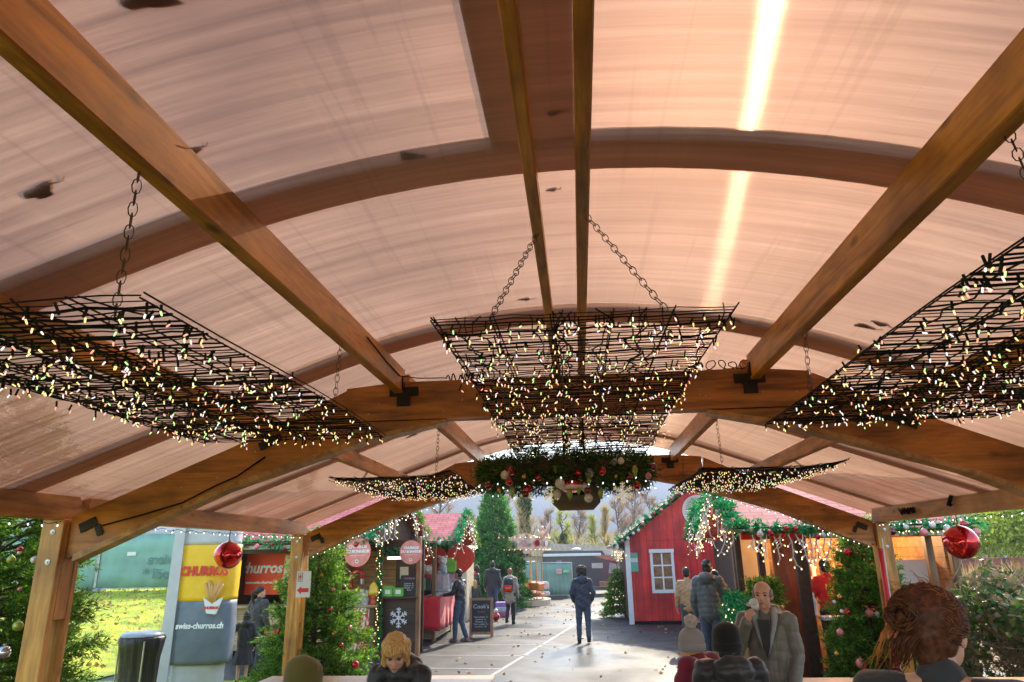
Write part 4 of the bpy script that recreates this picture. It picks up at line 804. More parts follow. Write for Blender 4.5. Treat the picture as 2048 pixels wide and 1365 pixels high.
# snowflake
def snowflake(label, p, r, mat, arms=6):
    mb = MB()
    for k in range(arms):
        a = math.pi*2*k/arms+math.pi/2; d = Vector((math.cos(a), 0, math.sin(a))); R_ = Matrix.Rotation(-a, 3, 'Y'); mb.box(d*r*.5, (r, .01, r*.12), R_)
        for s in (.45, .72):
            for g in (-1, 1): e = Vector((math.cos(a+g*.9), 0, math.sin(a+g*.9))); mb.box(d*r*s+e*r*.14, (r*.3, .009, r*.10), Matrix.Rotation(-(a+g*.9), 3, 'Y'))
    mb.lathe([(0, -.006), (r*.22, -.006), (r*.22, .006), (0, .006)], n=12, ax=Matrix.Rotation(rad(90), 3, 'X')); o = mb.build('snowflake', mat); o.location = p; return tag(o, label, 'decoration')
sf = snowflake('white snowflake cut-out on the dark wall of the churros stall', wa(.42, .035, .80), .21, pm('snow_white', (.72, .76, .82), .6, var=.04)); sf.rotation_euler = (0, 0, rad(-5))
GA = [wa(-3.65, -1.6, 2.42), wa(.24, -1.6, 2.42)]; garland('green garland along the front eave of the churros stall', GA, 61, .17); deck_garland(GA, 'along the churros stall eave', 62, 12)
GB = [wa(.24, -1.6, 2.42), wa(.27, .75, 3.54)]; garland('green garland climbing the near gable edge of the churros stall', GB, 63, .16); deck_garland(GB, 'up the near gable edge of the churros stall', 64, 6)
GC = [wa(.27, .75, 3.54), wa(.26, 2.9, 2.42)]; garland('yellow lit garland down the far gable edge of the churros stall', GC, 65, .17, col=leafmat('garland_sun_tint', [(.05, .2, .04), (.14, .3, .05), (.25, .38, .05)], .5, .4)); deck_garland(GC, 'down the far gable edge of the churros stall', 66, 6)  # far garlands get yellower greens, sunlight put into the leaf colour
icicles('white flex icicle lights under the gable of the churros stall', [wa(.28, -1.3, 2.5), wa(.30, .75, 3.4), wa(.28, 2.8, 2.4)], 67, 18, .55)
garland('thin garland with lights wound down the corner post of the churros stall', [wa(.0, -.08, 2.4), wa(.02, -.1, .2)], 68, .07, 70, parent=None)
garland('garland across the service window of the churros stall', [wa(.05, -.02, 2.2), wa(.86, -.02, 2.2)], 69, .08)
bulbs(thing('string_lights', 'cool white bulbs down the corner post of the churros stall', 'string lights', wa(0, -.12, 0)), [(random.Random(k).uniform(-.06, .06), -.04, .3+k*.055) for k in range(36)], BULB_WARM, 5)
# --- cookie stall (left, second)
SB = thing('market_stall', 'cookie stall with pink roof, red heart and red cloth over its counter', 'market stall', (-3.79, 18.6, 0), 0, 'wooden market stalls with pink roofs'); MBm = Matrix.Translation((-3.79, 18.6, 0))
def wb(x, y, z): return (-3.79+x, 18.6+y, z)
gable_roof(SB, -3.0, .62, -.65, 1.15, 3.0, 2.40, 3.22)
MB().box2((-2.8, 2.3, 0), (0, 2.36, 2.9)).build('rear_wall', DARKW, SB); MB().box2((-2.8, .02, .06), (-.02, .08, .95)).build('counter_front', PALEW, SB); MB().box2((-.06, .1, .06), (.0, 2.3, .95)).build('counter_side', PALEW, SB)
MB().bevbox((-1.4, .1, 1.06), (2.9, .5, .04), .006).build('counter_top', WHITEP, SB); MB().bevbox((-.1, 1.2, 1.06), (.5, 2.4, .04), .006).build('counter_top', WHITEP, SB)
for x, y in ((-2.75, .05), (-.03, 2.3), (-.03, .03)): MB().bevbox((x, y, 1.2), (.10, .10, 2.4), .01).build('post', BROWNP, SB)
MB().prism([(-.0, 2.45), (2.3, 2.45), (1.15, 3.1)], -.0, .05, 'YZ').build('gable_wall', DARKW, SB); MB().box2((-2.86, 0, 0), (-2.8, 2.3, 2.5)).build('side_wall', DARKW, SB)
# cloth with folds
def cloth(label, pts, z0, z1, seed, amp=.025):
    n = 60; V = []; F = []
    for i in range(n+1):
        p = along([(a, b, 0) for a, b in pts], i/n); s = i*.9+seed
        for j in range(7):
            t = j/6; q = amp*t*(math.sin(s)+.5*math.sin(s*2.3)); V.append((p.x+q, p.y-q, z1+(z0-z1)*t+.012*math.sin(s*1.1)*t))
    for i in range(n):
        for j in range(6): a = i*7+j; F.append((a, a+7, a+8, a+1))
    mb = MB(); mb.add(V, F); o = mb.build('table_cloth', REDCLOTH, smooth=True); md = o.modifiers.new('thick', 'SOLIDIFY'); md.thickness = .004; return tag(o, label, 'cloth')
cloth('red cloth hanging over the counter of the cookie stall', [wb(-2.2, -.18, 0)[:2], wb(.17, -.18, 0)[:2], wb(.19, 2.35, 0)[:2]], .28, 1.09, 2)
mb = MB(); hp = [(0, -.72)]+[(.80*(16*math.sin(t)**3)/16, .55*(13*math.cos(t)-5*math.cos(2*t)-2*math.cos(3*t)-math.cos(4*t))/13+.05) for t in [math.pi-2*math.pi*i/40 for i in range(1, 40)]]
mb.prism([(x, z) for x, z in hp], -.02, .02); o = mb.build('heart', pm('heart_red', (.70, .045, .02), .5, var=.06)); o.location = at(893, 1132, 20.0); tag(o, 'big red heart hanging inside the cookie stall', 'decoration')
glass_case('small lit glass case on the cookie stall counter', at(884, 1183, 19.1), (.35, .3, .42)); glass_case('green tinted glass case at the right end of the cookie counter', at(902, 1184, 20.2), (.35, .5, .5))
def plush(label, p, s, c1, c2):
    o = thing('plush_toy', label, 'soft toy', p); a = MB(); a.sphere((0, 0, .10*s), (.09*s, .08*s, .11*s)); a.sphere((-.06*s, -.05*s, .04*s), .045*s); a.sphere((.06*s, -.05*s, .04*s), .045*s); a.build('body', c1, o, True)
    h = MB(); h.sphere((0, 0, .26*s), (.09*s, .085*s, .085*s)); h.sphere((-.07*s, 0, .33*s), .03*s); h.sphere((.07*s, 0, .33*s), .03*s); h.sphere((0, -.08*s, .25*s), .03*s); h.build('head', c2, o, True); return o
CR = pm('plush_cream', (.7, .62, .5), .9, sheen=.5); plush('cream teddy bear with red body on the cookie stall counter', at(856, 1172, 18.8), 1.5, pm('plush_red', (.5, .03, .03), .9), CR); plush('grey and white soft toy in front of the red heart', at(885, 1150, 19.4), 1.4, pm('plush_grey', (.4, .4, .42), .9), CR)
for i, (x, y, Y, d, c_, lab) in enumerate(((900, 1145, 19.9, (.35, .25, .30), (.2, .5, .06), 'lime green gift box stacked at the right of the cookie stall'), (898, 1133, 19.9, (.28, .2, .22), (.3, .55, .1), 'smaller lime green box on top of the right gift box'), (843, 1180, 18.6, (.22, .14, .28), (.1, .35, .08), 'green box at the left end of the cookie counter'), (854, 1182, 18.6, (.2, .05, .32), (.03, .05, .04), 'small dark chalk tag standing on the cookie counter'))):
    o = tag(MB().bevbox((0, 0, d[2]/2), d, .01).build('gift_box', pm('card%d' % i, c_, .6)), lab, 'box'); o.location = at(x, y, Y)
GD = [wb(-3.0, -.68, 2.42), wb(.60, -.68, 2.42)]; garland('green garland along the front eave of the cookie stall', GD, 71, .15); deck_garland(GD, 'along the cookie stall eave', 72, 6)
GE = [wb(.64, -.68, 2.42), wb(.66, 1.15, 3.24)]; garland('green garland up the near gable edge of the cookie stall', GE, 73, .15); deck_garland(GE, 'up the near gable edge of the cookie stall', 74, 5)
GF = [wb(.66, 1.15, 3.24), wb(.66, 3.0, 2.42)]; garland('sunlit garland down the far gable edge of the cookie stall', GF, 75, .15, col=MATS['garland_sun_tint']); deck_garland(GF, 'down the far gable edge of the cookie stall', 76, 5)
icicles('warm icicle lights hanging under the gable of the cookie stall', [wb(.68, -.4, 2.45), wb(.70, 1.15, 3.15), wb(.68, 2.8, 2.4)], 77, 14, .5)
garland('garland down the right corner post of the cookie stall', [wb(.06, 2.3, 2.3), wb(.08, 2.3, 1.0)], 78, .12)
# cream stall further back, flower stand
o = thing('market_stall', 'cream coloured stall front beyond the cookie stall', 'market stall', (-4.75, 24.2, 0)); MB().box2((-1, 0, 0), (.9, 1.6, 2.3)).build('body', pm('cream_board', (.62, .50, .33), .6), o); MB().prism([(-1.2, 2.3), (1.05, 2.3), (.9, 2.5), (-1.1, 2.5)], -.2, 1.7).build('roof', pm('cream_roof', (.7, .6, .42), .6), o)
MB().bevbox((-.45, -.02, 1.7), (.3, .02, .4), .003).build('notice', WHITEP, o)
rr = random.Random(5)
for k, (x, y, Y, d, c_, lab) in enumerate(((946, 1228, 26, (.75, .6, .28), (.25, .12, .05), 'brown crate of flowers beside the blonde child'), (962, 1208, 25.4, (.55, .4, .32), (.7, .7, .72), 'white box on the ground behind the chalkboard'), (1006, 1228, 25.8, (.5, .4, .17), (.55, .16, .30), 'pink box at the foot of the striped stack'), (1006, 1219, 25.8, (.5, .4, .15), (.62, .62, .7), 'pale box in the middle of the striped stack'), (1006, 1211, 25.8, (.5, .4, .15), (.38, .20, .55), 'purple box on top of the striped stack'), (985, 1215, 26.6, (.35, .3, .5), (.12, .12, .14), 'dark box behind the man in the black jacket'))):
    o = tag(MB().bevbox((0, 0, d[2]/2), d, .015).build('storage_box', pm('crate%d' % k, c_, .6)), lab, 'box'); q = at(x, y, Y); o.location = (q.x, q.y, max(0, q.z-.02) if k > 1 and k < 5 else 0)
    if k in (3, 4): o.location.z = (.17, .32)[k-3]
    if k == 2: o.location.z = 0
    if k == 0:
        n = 500; r_ = np.random.default_rng(2); P = np.stack([(r_.random(n)-.5)*.75, (r_.random(n)-.5)*.6, .28+.25*r_.random(n)], 1)+np.array([q.x, q.y, 0]); V, F = blades(P, unit(r_.normal(size=(n, 3))), .09, .08, r_)
        tag(arr_obj('flowers', V, F, leafmat('flower_petals', [(.8, .1, .35), (.9, .75, .05), (.1, .3, .05), (.8, .3, .5), (.08, .3, .05)], .5, .3)), 'pink and yellow flowers in the crate beside the blonde child', 'flowers')
o = thing('toy_ball', 'red and white toy figure on the ground right of the chalkboard', 'toy', (at(992, 1240, 24).x, 24, 0)); MB().sphere((0, 0, .13), .13).build('body', C_RED, o, True); MB().sphere((0, 0, .30), .08).build('head', C_WHITE, o, True)
# chalkboard
o = thing('chalkboard', 'black a-frame chalkboard with wooden frame standing on the asphalt', 'chalkboard', (-2.72, 19.5, 0), rad(3)); FR = wood('orange_frame', (.25, .10, .03), (.48, .22, .08), 'Z', .5, knots=False); T_ = Matrix.Rotation(rad(-10), 3, 'X')
def tp(v, off=(0, 0, 0)): return (T_ @ Vector(v))+Vector(off)
MB().box(tp((0, 0, .52)), (.50, .015, .80), T_).build('slate', pm('slate', (0, 0, 0)), o); f = MB()
for x in (-.28, .28): f.box(tp((x, 0, .48)), (.06, .03, 1.0), T_)
for z in (.10, .95): f.box(tp((0, 0, z)), (.50, .028, .06), T_)
f.build('frame', FR, o); f = MB(); T2_ = Matrix.Rotation(rad(12), 3, 'X')
for x in (-.28, .28): f.box((T2_ @ Vector((x, 0, .48)))+Vector((0, .38, 0)), (.05, .03, .98), T2_)
f.box((0, .3, .4), (.5, .03, .05)); f.build('rear_leg', FR, o); CH = pm('chalk_white', (0, 0, 0))
for s, z, sz, c_ in (("Cook's", .76, .15, CH), ('Cookies', .63, .06, pm('chalk_red', (.6, .12, .12), .8)), ('Choco blanc  3.-\nCaramel  3.-\nNoisette  3.-\nMaxi cookie  5.-\nLot de 6  15.-', .38, .06, CH)):
    q = tp((0, -.014, z)); text(s, sz, c_, o, q, (rad(80), 0, 0), ext=.001)
# --- right stall
SR = thing('market_stall', 'long pink roofed stall on the right with garlanded eave and warm wooden inside', 'market stall', (3.5, 11.5, 0), 0, 'wooden market stalls with pink roofs')
def rbuild(mb, n_, mt, p=None): mb.v = [(v[0]-3.5, v[1]-11.5, v[2]) for v in mb.v]; return mb.build(n_, mt, p or SR)
gable_roof(SR, 2.42-3.5, 5.75-3.5, 11-11.5, 12.8-11.5, 14.6-11.5, 2.36, 3.22)
rbuild(MB().box2((3.6, 11.5, 0), (5.62, 11.56, 1.06)), 'counter_front', DARKW); rbuild(MB().bevbox((4.6, 11.5, 1.09), (2.1, .32, .05), .01), 'counter_top', WHITEP)
rbuild(MB().box2((2.95, 14.2, 0), (5.6, 14.26, 2.4)), 'rear_wall', WARMW); rbuild(MB().box2((5.55, 11.6, 0), (5.61, 14.2, 2.4)), 'side_wall', WARMW)
for x, y, m_ in ((3.38, 11.5, POSTD), (2.62, 12.35, POSTD), (3.02, 12.5, POSTD), (5.62, 11.5, BROWNP), (5.28, 11.5, BROWNP), (2.95, 14.2, BROWNP)): rbuild(MB().bevbox((x, y, 1.2), (.17 if (x, y) == (3.38, 11.5) else .10, .12, 2.36), .01), 'post', m_)
rbuild(MB().box2((3.45, 11.05, 2.25), (5.7, 11.1, 2.33)), 'gutter', GREYT); rbuild(MB().box2((2.5, 11.4, 2.24), (5.6, 11.46, 2.34)), 'lintel', REDCLOTH)
rbuild(MB().box2((3.35, 13.0, 0), (3.95, 13.06, 2.35)), 'inner_wall', BROWNP); rbuild(MB().box2((2.98, 13.9, 0), (3.5, 13.96, 2.3)), 'inner_wall', pm('beige_board', (.60, .40, .20), .6, var=.1, scale=3))
rbuild(MB().bevbox((2.62, 11.95, 1.31), (.36, 1.6, .05), .01), 'bar_top', PALEW); rbuild(MB().box2((2.56, 11.25, .02), (2.74, 12.7, 1.28)), 'bar_front', DARKW)
rbuild(MB().box2((3.7, 13.9, 1.55), (5.4, 14.18, 1.60)), 'shelf', PALEW)
rbuild(MB().box2((4.1, 13.85, 2.0), (4.14, 13.9, 2.4)), 'hanging_rail', POSTD); rbuild(MB().box2((4.4, 13.85, 1.9), (4.44, 13.9, 2.4)), 'hanging_rail', POSTD)
lamp = thing('added_lamp', 'added warm lamp brightening the inside of the long right stall', 'lamp', (4.5, 13.2, 2.5)); MB().sphere((0, 0, 0), .06).build('globe', emis('added_lamp_globe', (1, .7, .35), 6), lamp, True); MB().tube([(0, 0, .05), (0, 0, .5)], .008, 5).build('cord', BLACK, lamp)  # lamp and its point light are added to brighten the stall interior
pl = bpy.data.lights.new('added_lamp_fill', 'POINT'); pl.energy = 38; pl.color = (1, .68, .36); pl.shadow_soft_size = .12; lo = bpy.data.objects.new('added_lamp_fill', pl); COL.objects.link(lo); lo.parent = lamp; lo.location = (0, 0, -.15)
o = thing('fridge', 'white fridge door seen through the right end of the long stall', 'fridge', (5.25, 12.3, 0), rad(-6)); MB().bevbox((0, 0, 1.02), (.52, .55, 1.75), .02).build('cabinet', pm('fridge_white', (.62, .66, .64), .35, var=.04), o); MB().box((-.22, -.29, 1.1), (.02, .03, .4)).build('handle', GALV, o); MB().box2((-.2, -.3, 0), (.2, .2, .15)).build('plinth', BLACK, o)
# shelf goods
rr = random.Random(9)
for k in range(9):
    c_ = rr.choice(((.7, .55, .35), (.6, .12, .05), (.25, .12, .06), (.75, .7, .6), (.5, .3, .12))); h = rr.uniform(.14, .3); o = MB().lathe([(0, 0), (.04, 0), (.045, h*.6), (.018, h*.8), (.018, h), (0, h)], n=10).build('bottle', pm('bottle%d' % k, c_, .25)); o.location = (3.75+.19*k, 14.02, 1.60); tag(o, '%s bottle from the left on the rear shelf of the long right stall' % ('first', 'second', 'third', 'fourth', 'fifth', 'sixth', 'seventh', 'eighth', 'ninth')[k], 'bottle', 'bottles on the rear shelf of the long right stall')
for k, (x, y, Y, h, c_) in enumerate(((1618, 1216, 11.6, .25, (.5, .5, .52)), (1628, 1217, 11.7, .32, (.8, .8, .8)), (1615, 1190, 12.6, .35, (.25, .14, .08)), (1560, 1205, 12.2, .14, (.5, .25, .08)))):
    q = at(x, y, Y); o = MB().lathe([(0, 0), (.05, 0), (.055, h*.6), (.03, h*.8), (.03, h), (0, h)], n=10).build('jug', pm('jug%d' % k, c_, .3)); o.location = (q.x, Y, 1.12); tag(o, ('grey metal jug at the left end of the right counter', 'white jug beside the grey one on the right counter', 'tall brown jug behind the right counter', 'small orange jar behind the drinking man')[k], 'jug')
# garlands and lights of the right stall
GG = [(2.37, 10.95, 2.40), (5.8, 10.95, 2.40)]; garland('long green garland along the front eave of the right stall', GG, 81, .15, 95); deck_garland(GG, 'along the right stall eave', 82, 18)
GH = [(2.37, 10.95, 2.40), (2.36, 12.8, 3.26)]; garland('thick green garland up the near gable edge of the right stall', GH, 83, .19, 110); deck_garland(GH, 'up the near gable edge of the right stall', 84, 6)
GI = [(2.36, 12.8, 3.26), (2.36, 14.6, 2.40)]; garland('green garland down the far gable edge of the right stall', GI, 85, .16, 90); deck_garland(GI, 'down the far gable edge of the right stall', 86, 6)
icicles('white flex icicle lights hanging from the right stall eave', [(2.5, 10.9, 2.3), (4.05, 10.9, 2.3)], 87, 15, .45)
icicles('dense cluster of warm icicle lights at the gable end of the right stall', [(2.34, 11.1, 2.45), (2.32, 12.7, 3.1)], 88, 11, .55); icicles('warm icicle lights on the far gable edge of the right stall', [(2.32, 12.9, 3.1), (2.32, 14.5, 2.4)], 89, 12, .6)
led_string('warm lights along the gutter of the right stall', [(3.5, 10.95, 2.34), (5.75, 10.95, 2.34)], 40, 90, BULB_WARM, .05, .003)
GJ = [(2.52, 11.2, 1.30), (2.47, 12.7, 1.32)]; garland('garland along the edge of the bar counter at the right stall', GJ, 91, .14, 90)
def bush_panel(label, x0, x1, y0, y1, z0, z1, seed, n=700, col=TINSEL):
    rng = np.random.default_rng(seed); P = rng.random((n, 3))*[x1-x0, y1-y0, z1-z0]+[x0, y0, z0]; V, F = shoots(P, unit(rng.normal(size=(n, 3))), .10, rng, 9, .07, .02); o = thing('fir_hanging', label, 'greenery', ((x0+x1)/2, (y0+y1)/2, z0)); V = V-np.array(o.location)
    arr_obj('foliage', V, F, col, o); return o
bush_panel('green fir hanging with lights covering the end of the bar counter', 2.36, 2.56, 11.1, 12.8, .10, 1.25, 92, 1500)
bulbs(thing('string_lights', 'green and red lights in the fir hanging under the bar counter', 'string lights', (2.4, 11.5, 0)), [(random.Random(k).uniform(-.10, .02), random.Random(k+50).uniform(-.45, 1.2), random.Random(k+99).uniform(.15, 1.25)) for k in range(80)], BULB_WARM, 6)
bush_panel('fir branches with red bows standing on the bar counter of the right stall', 2.55, 3.0, 11.3, 11.7, 1.34, 1.62, 93, 420, FIR)
bush_panel('short fir bush between the drinking man and the bar counter', 2.35, 2.75, 10.2, 10.8, .0, .75, 94, 800, FIR)
# --- second stall behind it
SC = thing('market_stall', 'small pink roofed stall squeezed between the red house and the long right stall', 'market stall', (3.6, 17, 0), 0, 'wooden market stalls with pink roofs')
gable_roof(SC, -.55, 3.2, -.35, 1.55, 3.4, 2.36, 3.20); MB().box2((0, .1, 0), (3.0, 3.0, 2.4)).build('body', DARKW, SC)
GK = [(3.03, 16.65, 2.4), (3.0, 18.55, 3.24)]; garland('garland up the near gable edge of the small rear right stall', GK, 95, .17, 100); deck_garland(GK, 'on the small rear right stall', 96, 8)
GL = [(3.0, 18.55, 3.24), (3.0, 20.4, 2.4)]; garland('garland down the far gable edge of the small rear right stall', GL, 97, .15, 90)
icicles('warm icicle lights of the small rear right stall', [(3.0, 16.8, 2.5), (2.98, 18.5, 3.1), (2.98, 20.2, 2.4)], 98, 14, .7)
# --- red house
REDW = wood('red_boards', (.54, .018, .016), (.76, .042, .035), 'Z', .5, planks=(0, .21), knots=False)
RH = thing('red_house', 'bright red board house with white corner trim and a garlanded roof edge', 'house', (1.41, 22.4, 0)); k_ = 22.4/20.4
MB().prism([(0, .10), (4.8, .10), (4.8, 2.42), (2.4, 4.16), (0, 2.42)], 0, 4.5).build('wall', REDW, RH)
MB().bevbox((.03, -.02, 1.22), (.15, .05, 2.42), .006).build('corner_trim', WHITEP, RH); MB().bevbox((4.77, -.02, 1.22), (.15, .05, 2.42), .006).build('corner_trim', WHITEP, RH)
MB().box2((.1, -.004, 2.42), (4.7, -.03, 2.45)).build('board_seam', REDW, RH); MB().box2((0, .05, 0), (4.8, 4.4, .1)).build('plinth', BLACK, RH)
for s in (0, 1):
    a, b = ((-.42, 2.20), (2.4, 4.24)) if s == 0 else ((5.22, 2.20), (2.4, 4.24)); MB().prism([a, b, (b[0], b[1]+.08), (a[0], a[1]+.08)], -.45, 4.9).build('roof', pm('house_roof', (.28, .10, .09), .6, var=.25), RH)
def win(parent, x0, x1, z0, z1, y=-.03):
    fr = MB(); fr.box2((x0-.08, y-.03, z0-.10), (x0, y+.03, z1+.02)); fr.box2((x1, y-.03, z0-.10), (x1+.08, y+.03, z1+.02)); fr.box2((x0-.10, y-.045, z1+.02), (x1+.10, y+.035, z1+.13)); fr.box2((x0, y-.032, z0-.10), (x1, y+.028, z0))
    w_ = fr.build('window', WHITEP, parent); g = MB(); xm = (x0+x1)/2; g.box2((xm-.022, y-.015, z0), (xm+.022, y+.015, z1))
    for k in (1, 2): z = z0+(z1-z0)*k/3; g.box2((x0, y-.013, z-.02), (x1, y+.013, z+.02))
    g.build('glazing_bar', WHITEP, w_); MB().box2((x0, y+.004, z0), (x1, y+.012, z1)).build('pane', pm('window_pane', (.10, .085, .07), .05, var=.7, scale=7, coat=1), w_); return w_
win(RH, .78, 1.33, .98, 2.02)
ow = MB(); 
for i in range(36):
    a = 2*math.pi*i/36; ow.box((2.27+.42*math.cos(a), -.03, 3.27+.42*math.sin(a)), (.11, .05, .09), Matrix.Rotation(-a, 3, 'Y'))
o = ow.build('round_window', WHITEP, RH); MB().lathe([(0, -.005), (.38, -.005), (.38, .005), (0, .005)], (2.27, -.012, 3.27), 32, Matrix.Rotation(rad(90), 3, 'X')).build('pane', pm('window_pane', (0, 0, 0)), o); MB().box2((1.9, -.03, 3.25), (2.64, -.01, 3.29)).build('glazing_bar', WHITEP, o)
pn = thing('notice_board', 'green notice with a pale band on the red house wall', 'notice', (1.41+.18, 22.37, 1.78)); MB().bevbox((0, 0, 0), (.30, .015, .55), .003).build('sheet', pm('notice_green', (.14, .36, .26), .5, var=.08), pn); MB().bevbox((0, -.01, .06), (.28, .006, .12), .001).build('band', pm('notice_pale', (.55, .62, .58), .6), pn)
GM = [(1.41-.42, 21.9, 2.28), (1.41+2.4, 21.9, 4.33)]; garland('green garland up the left roof edge of the red house', GM, 101, .17, 80); deck_garland(GM, 'on the red house roof edge', 102, 16, ('red', 'white', 'pink', 'red'))
icicles('golden lights hanging at the left eave corner of the red house', [(1.0, 21.9, 2.25), (1.25, 22.1, 2.2), (1.1, 24, 2.2)], 103, 12, .35)

# --- camper van, carousel, fences
P_ = lambda x, y: at(x, y, 38)
CV = thing('camper_van', 'dark grey camper van with copper cab roof parked across the far end', 'camper van', (-1.9, 38, 0)); CV.scale = (.76, .8, .86); DG = pm('camper_grey', (.05, .055, .065), .3, coat=.5); CO = pm('camper_copper', (.38, .14, .08), .35, coat=.5)
MB().prism([(-.15, .75), (4.2, .75), (4.25, 2.15), (4.0, 2.52), (.0, 2.55), (-.15, 2.4)], 0, 2.2).build('body', DG, CV)
MB().prism([(3.4, 2.35), (4.2, 2.25), (5.0, 1.95), (5.05, 1.85), (4.2, 2.0), (3.4, 2.2)], -.02, 2.22).build('cab_roof', CO, CV); MB().prism([(4.2, .6), (5.35, .6), (5.4, 1.15), (5.05, 1.85), (4.2, 2.0)], .05, 2.15).build('cab', DG, CV)
MB().prism([(4.35, 1.2), (4.95, 1.2), (4.9, 1.72), (4.45, 1.82)], .03, .06).build('cab_window', pm('camper_glass', (.25, .3, .28), .08), CV); MB().prism([(5.0, 1.2), (5.3, 1.18), (5.05, 1.75), (4.97, 1.75)], .03, 2.1).build('windscreen', pm('camper_glass', (0, 0, 0)), CV)
MB().bevbox((1.9, -.06, 2.30), (4.0, .14, .16), .02).build('awning_case', WHITEP, CV); MB().bevbox((3.6, -.01, 1.65), (.75, .02, .3), .004).build('side_window', pm('pale_glass', (.45, .42, .40), .2), CV); MB().bevbox((1.0, -.01, 1.85), (.35, .02, .3), .004).build('side_window', pm('camper_glass2', (.2, .2, .22), .2), CV)
MB().box2((3.7, -.015, .45), (5.35, .1, .72)).build('copper_skirt', CO, CV); MB().box2((-.1, .0, .45), (3.7, .1, .75)).build('skirt', DG, CV)
for x in (.9, 4.6):
    w_ = MB().lathe([(.2, -.1), (.36, -.1), (.36, .1), (.2, .1)], (x, .12, .36), 20, Matrix.Rotation(rad(90), 3, 'X')).build('wheel', pm('tyre', (.02, .02, .02), .8), CV); MB().lathe([(0, -.09), (.2, -.09), (.2, .05), (0, .05)], (x, .10, .36), 14, Matrix.Rotation(rad(90), 3, 'X')).build('rim', GALV, w_)
MB().sphere((2.2, 1.0, 2.6), (.35, .35, .12)).build('roof_vent', WHITEP, CV, True)
o = thing('parked_van', 'white van roof visible beyond the camper van beside the red house', 'van', (3.3, 42, 0)); MB().prism([(-.8, .5), (2.5, .5), (2.5, 2.35), (-.6, 2.4), (-.8, 2.2)], 0, 2).build('body', pm('white_van', (.68, .70, .68), .4), o); MB().box2((-.5, -.02, 1.6), (.4, 0, 2.1)).build('window', pm('camper_glass', (0, 0, 0)), o)
for x in (-.2, 1.8): MB().lathe([(0, -.1), (.34, -.1), (.34, .1), (0, .1)], (x, .1, .34), 16, Matrix.Rotation(rad(90), 3, 'X')).build('wheel', pm('tyre', (0, 0, 0)), o)
# pale low building behind the camper
o = thing('low_building', 'low pale roofed building behind the camper van', 'building', (-2.5, 46, 0)); MB().box2((-2.5, 0, 0), (8, 4, 1.9)).build('wall', pm('grey_wall', (.50, .46, .42), .8), o); MB().prism([(-3, 2.15), (9.5, 1.7), (9.5, 1.85), (3.5, 2.5), (-3, 2.85)], -.8, 5).build('roof', pm('beige_roof', (.50, .40, .32), .7), o)
# site fences
GREENM = pm('fence_cloth_green', (.20, .38, .31), .6, var=.18, scale=1.5); 
def fence_panel(label, a, b, h, z0=0, mat=GREENM, extra=None, group='green covered site fence panels'):
    a = Vector(a); b = Vector(b); o = thing('site_fence', label, 'fence', (a.x, a.y, z0), math.atan2(b.y-a.y, b.x-a.x), group); L_ = (b-a).length; n = 24; mb = MB(); V = []; F = []; rr = random.Random(int(L_*77+a.x*5))
    for i in range(n+1):
        for j in range(5): V.append((L_*i/n, .02*math.sin(i*1.9+j)+.015*rr.random(), .12+(h-.16)*j/4))
    for i in range(n):
        for j in range(4): q = i*5+j; F.append((q, q+5, q+6, q+1))
    mb.add(V, F); c_ = mb.build('cover', mat, o, True); md = c_.modifiers.new('t', 'SOLIDIFY'); md.thickness = .004
    f = MB(); 
    for x in (0, L_): f.tube([(x, 0, 0), (x, 0, h)], .022, 8)
    for z in (.1, h): f.tube([(0, 0, z), (L_, 0, z)], .018, 8)
    f.build('frame', GALV, o)
    for x in (.15, L_-.15): MB().bevbox((x, 0, .06), (.22, .6, .12), .02).build('foot_block', pm('concrete', (.35, .34, .33), .9), o)
    return o
f = fence_panel('green covered fence panel with two small notices in front of the camper van', (at(1084, 1190, 36).x, 36), (at(1146, 1190, 36).x, 36), 1.62); MB().bevbox((.88, -.05, 1.22), (.28, .02, .22), .003).build('notice', pm('notice_pinkish', (.72, .5, .5), .5), f); MB().bevbox((1.22, -.05, 1.22), (.28, .02, .18), .003).build('notice', pm('notice_bright', (.08, .6, .22), .5), f); text('OPEN', .10, WHITE_T, f, (1.22, -.064, 1.22)); text('INFO', .10, RED_T, f, (.88, -.064, 1.22))
fence_panel('green covered fence panel between carousel and camper van', (-4.6, 34.5), (-2.2, 36), 1.7); fence_panel('bright green covered fence at the left corner of the red house', (2.15, 38), (3.4, 38), 1.9, mat=pm('fence_bright_green', (.05, .42, .25), .6))
xs = [-19.5, -16.9, -14.3, -11.7]; 
ptsF = [((-22.3, 25.6), (-18.4, 26.0)), ((-18.35, 26.0), (-14.45, 26.3)), ((-14.4, 26.3), (-10.5, 26.6)), ((-10.4, 26.6), (-6.6, 27))]
for i, (a, b) in enumerate(ptsF):
    labs = ('leftmost green covered fence panel, seen beside the near left post', 'green covered fence panel with mirrored grey lettering in the gap by the near left post', 'green covered fence panel behind the inflatable column', 'green covered fence panel hidden behind the churros stall'); z0 = lawn_z(a[0], a[1])
    f = fence_panel(labs[i], a, b, 2.1, z0)
    if i == 1: INK = pm('grey_ink', (.12, .22, .18), .7); text('Riviera', .50, INK, f, (2.6, -.09, 1.12), mirror=True, bold=.008, ext=.002); text('Noël *', .52, INK, f, (2.5, -.09, .60), mirror=True, bold=.008, ext=.002)
    if i == 1: MB().bevbox((1.25, -.06, 1.35), (.34, .012, .14), .002).build('tag', WHITEP, f)
    if i == 0: MB().bevbox((2.6, -.06, 1.5), (.34, .012, .14), .002).build('tag', WHITEP, f)
o = thing('pale_building', 'pale grey building beyond the green fence on the left', 'building', (-32, 52, 0)); MB().box2((-16, 0, 0), (26, 5, 4.3)).build('wall', pm('pale_wall', (.50, .52, .55), .8, var=.1, scale=.6), o)
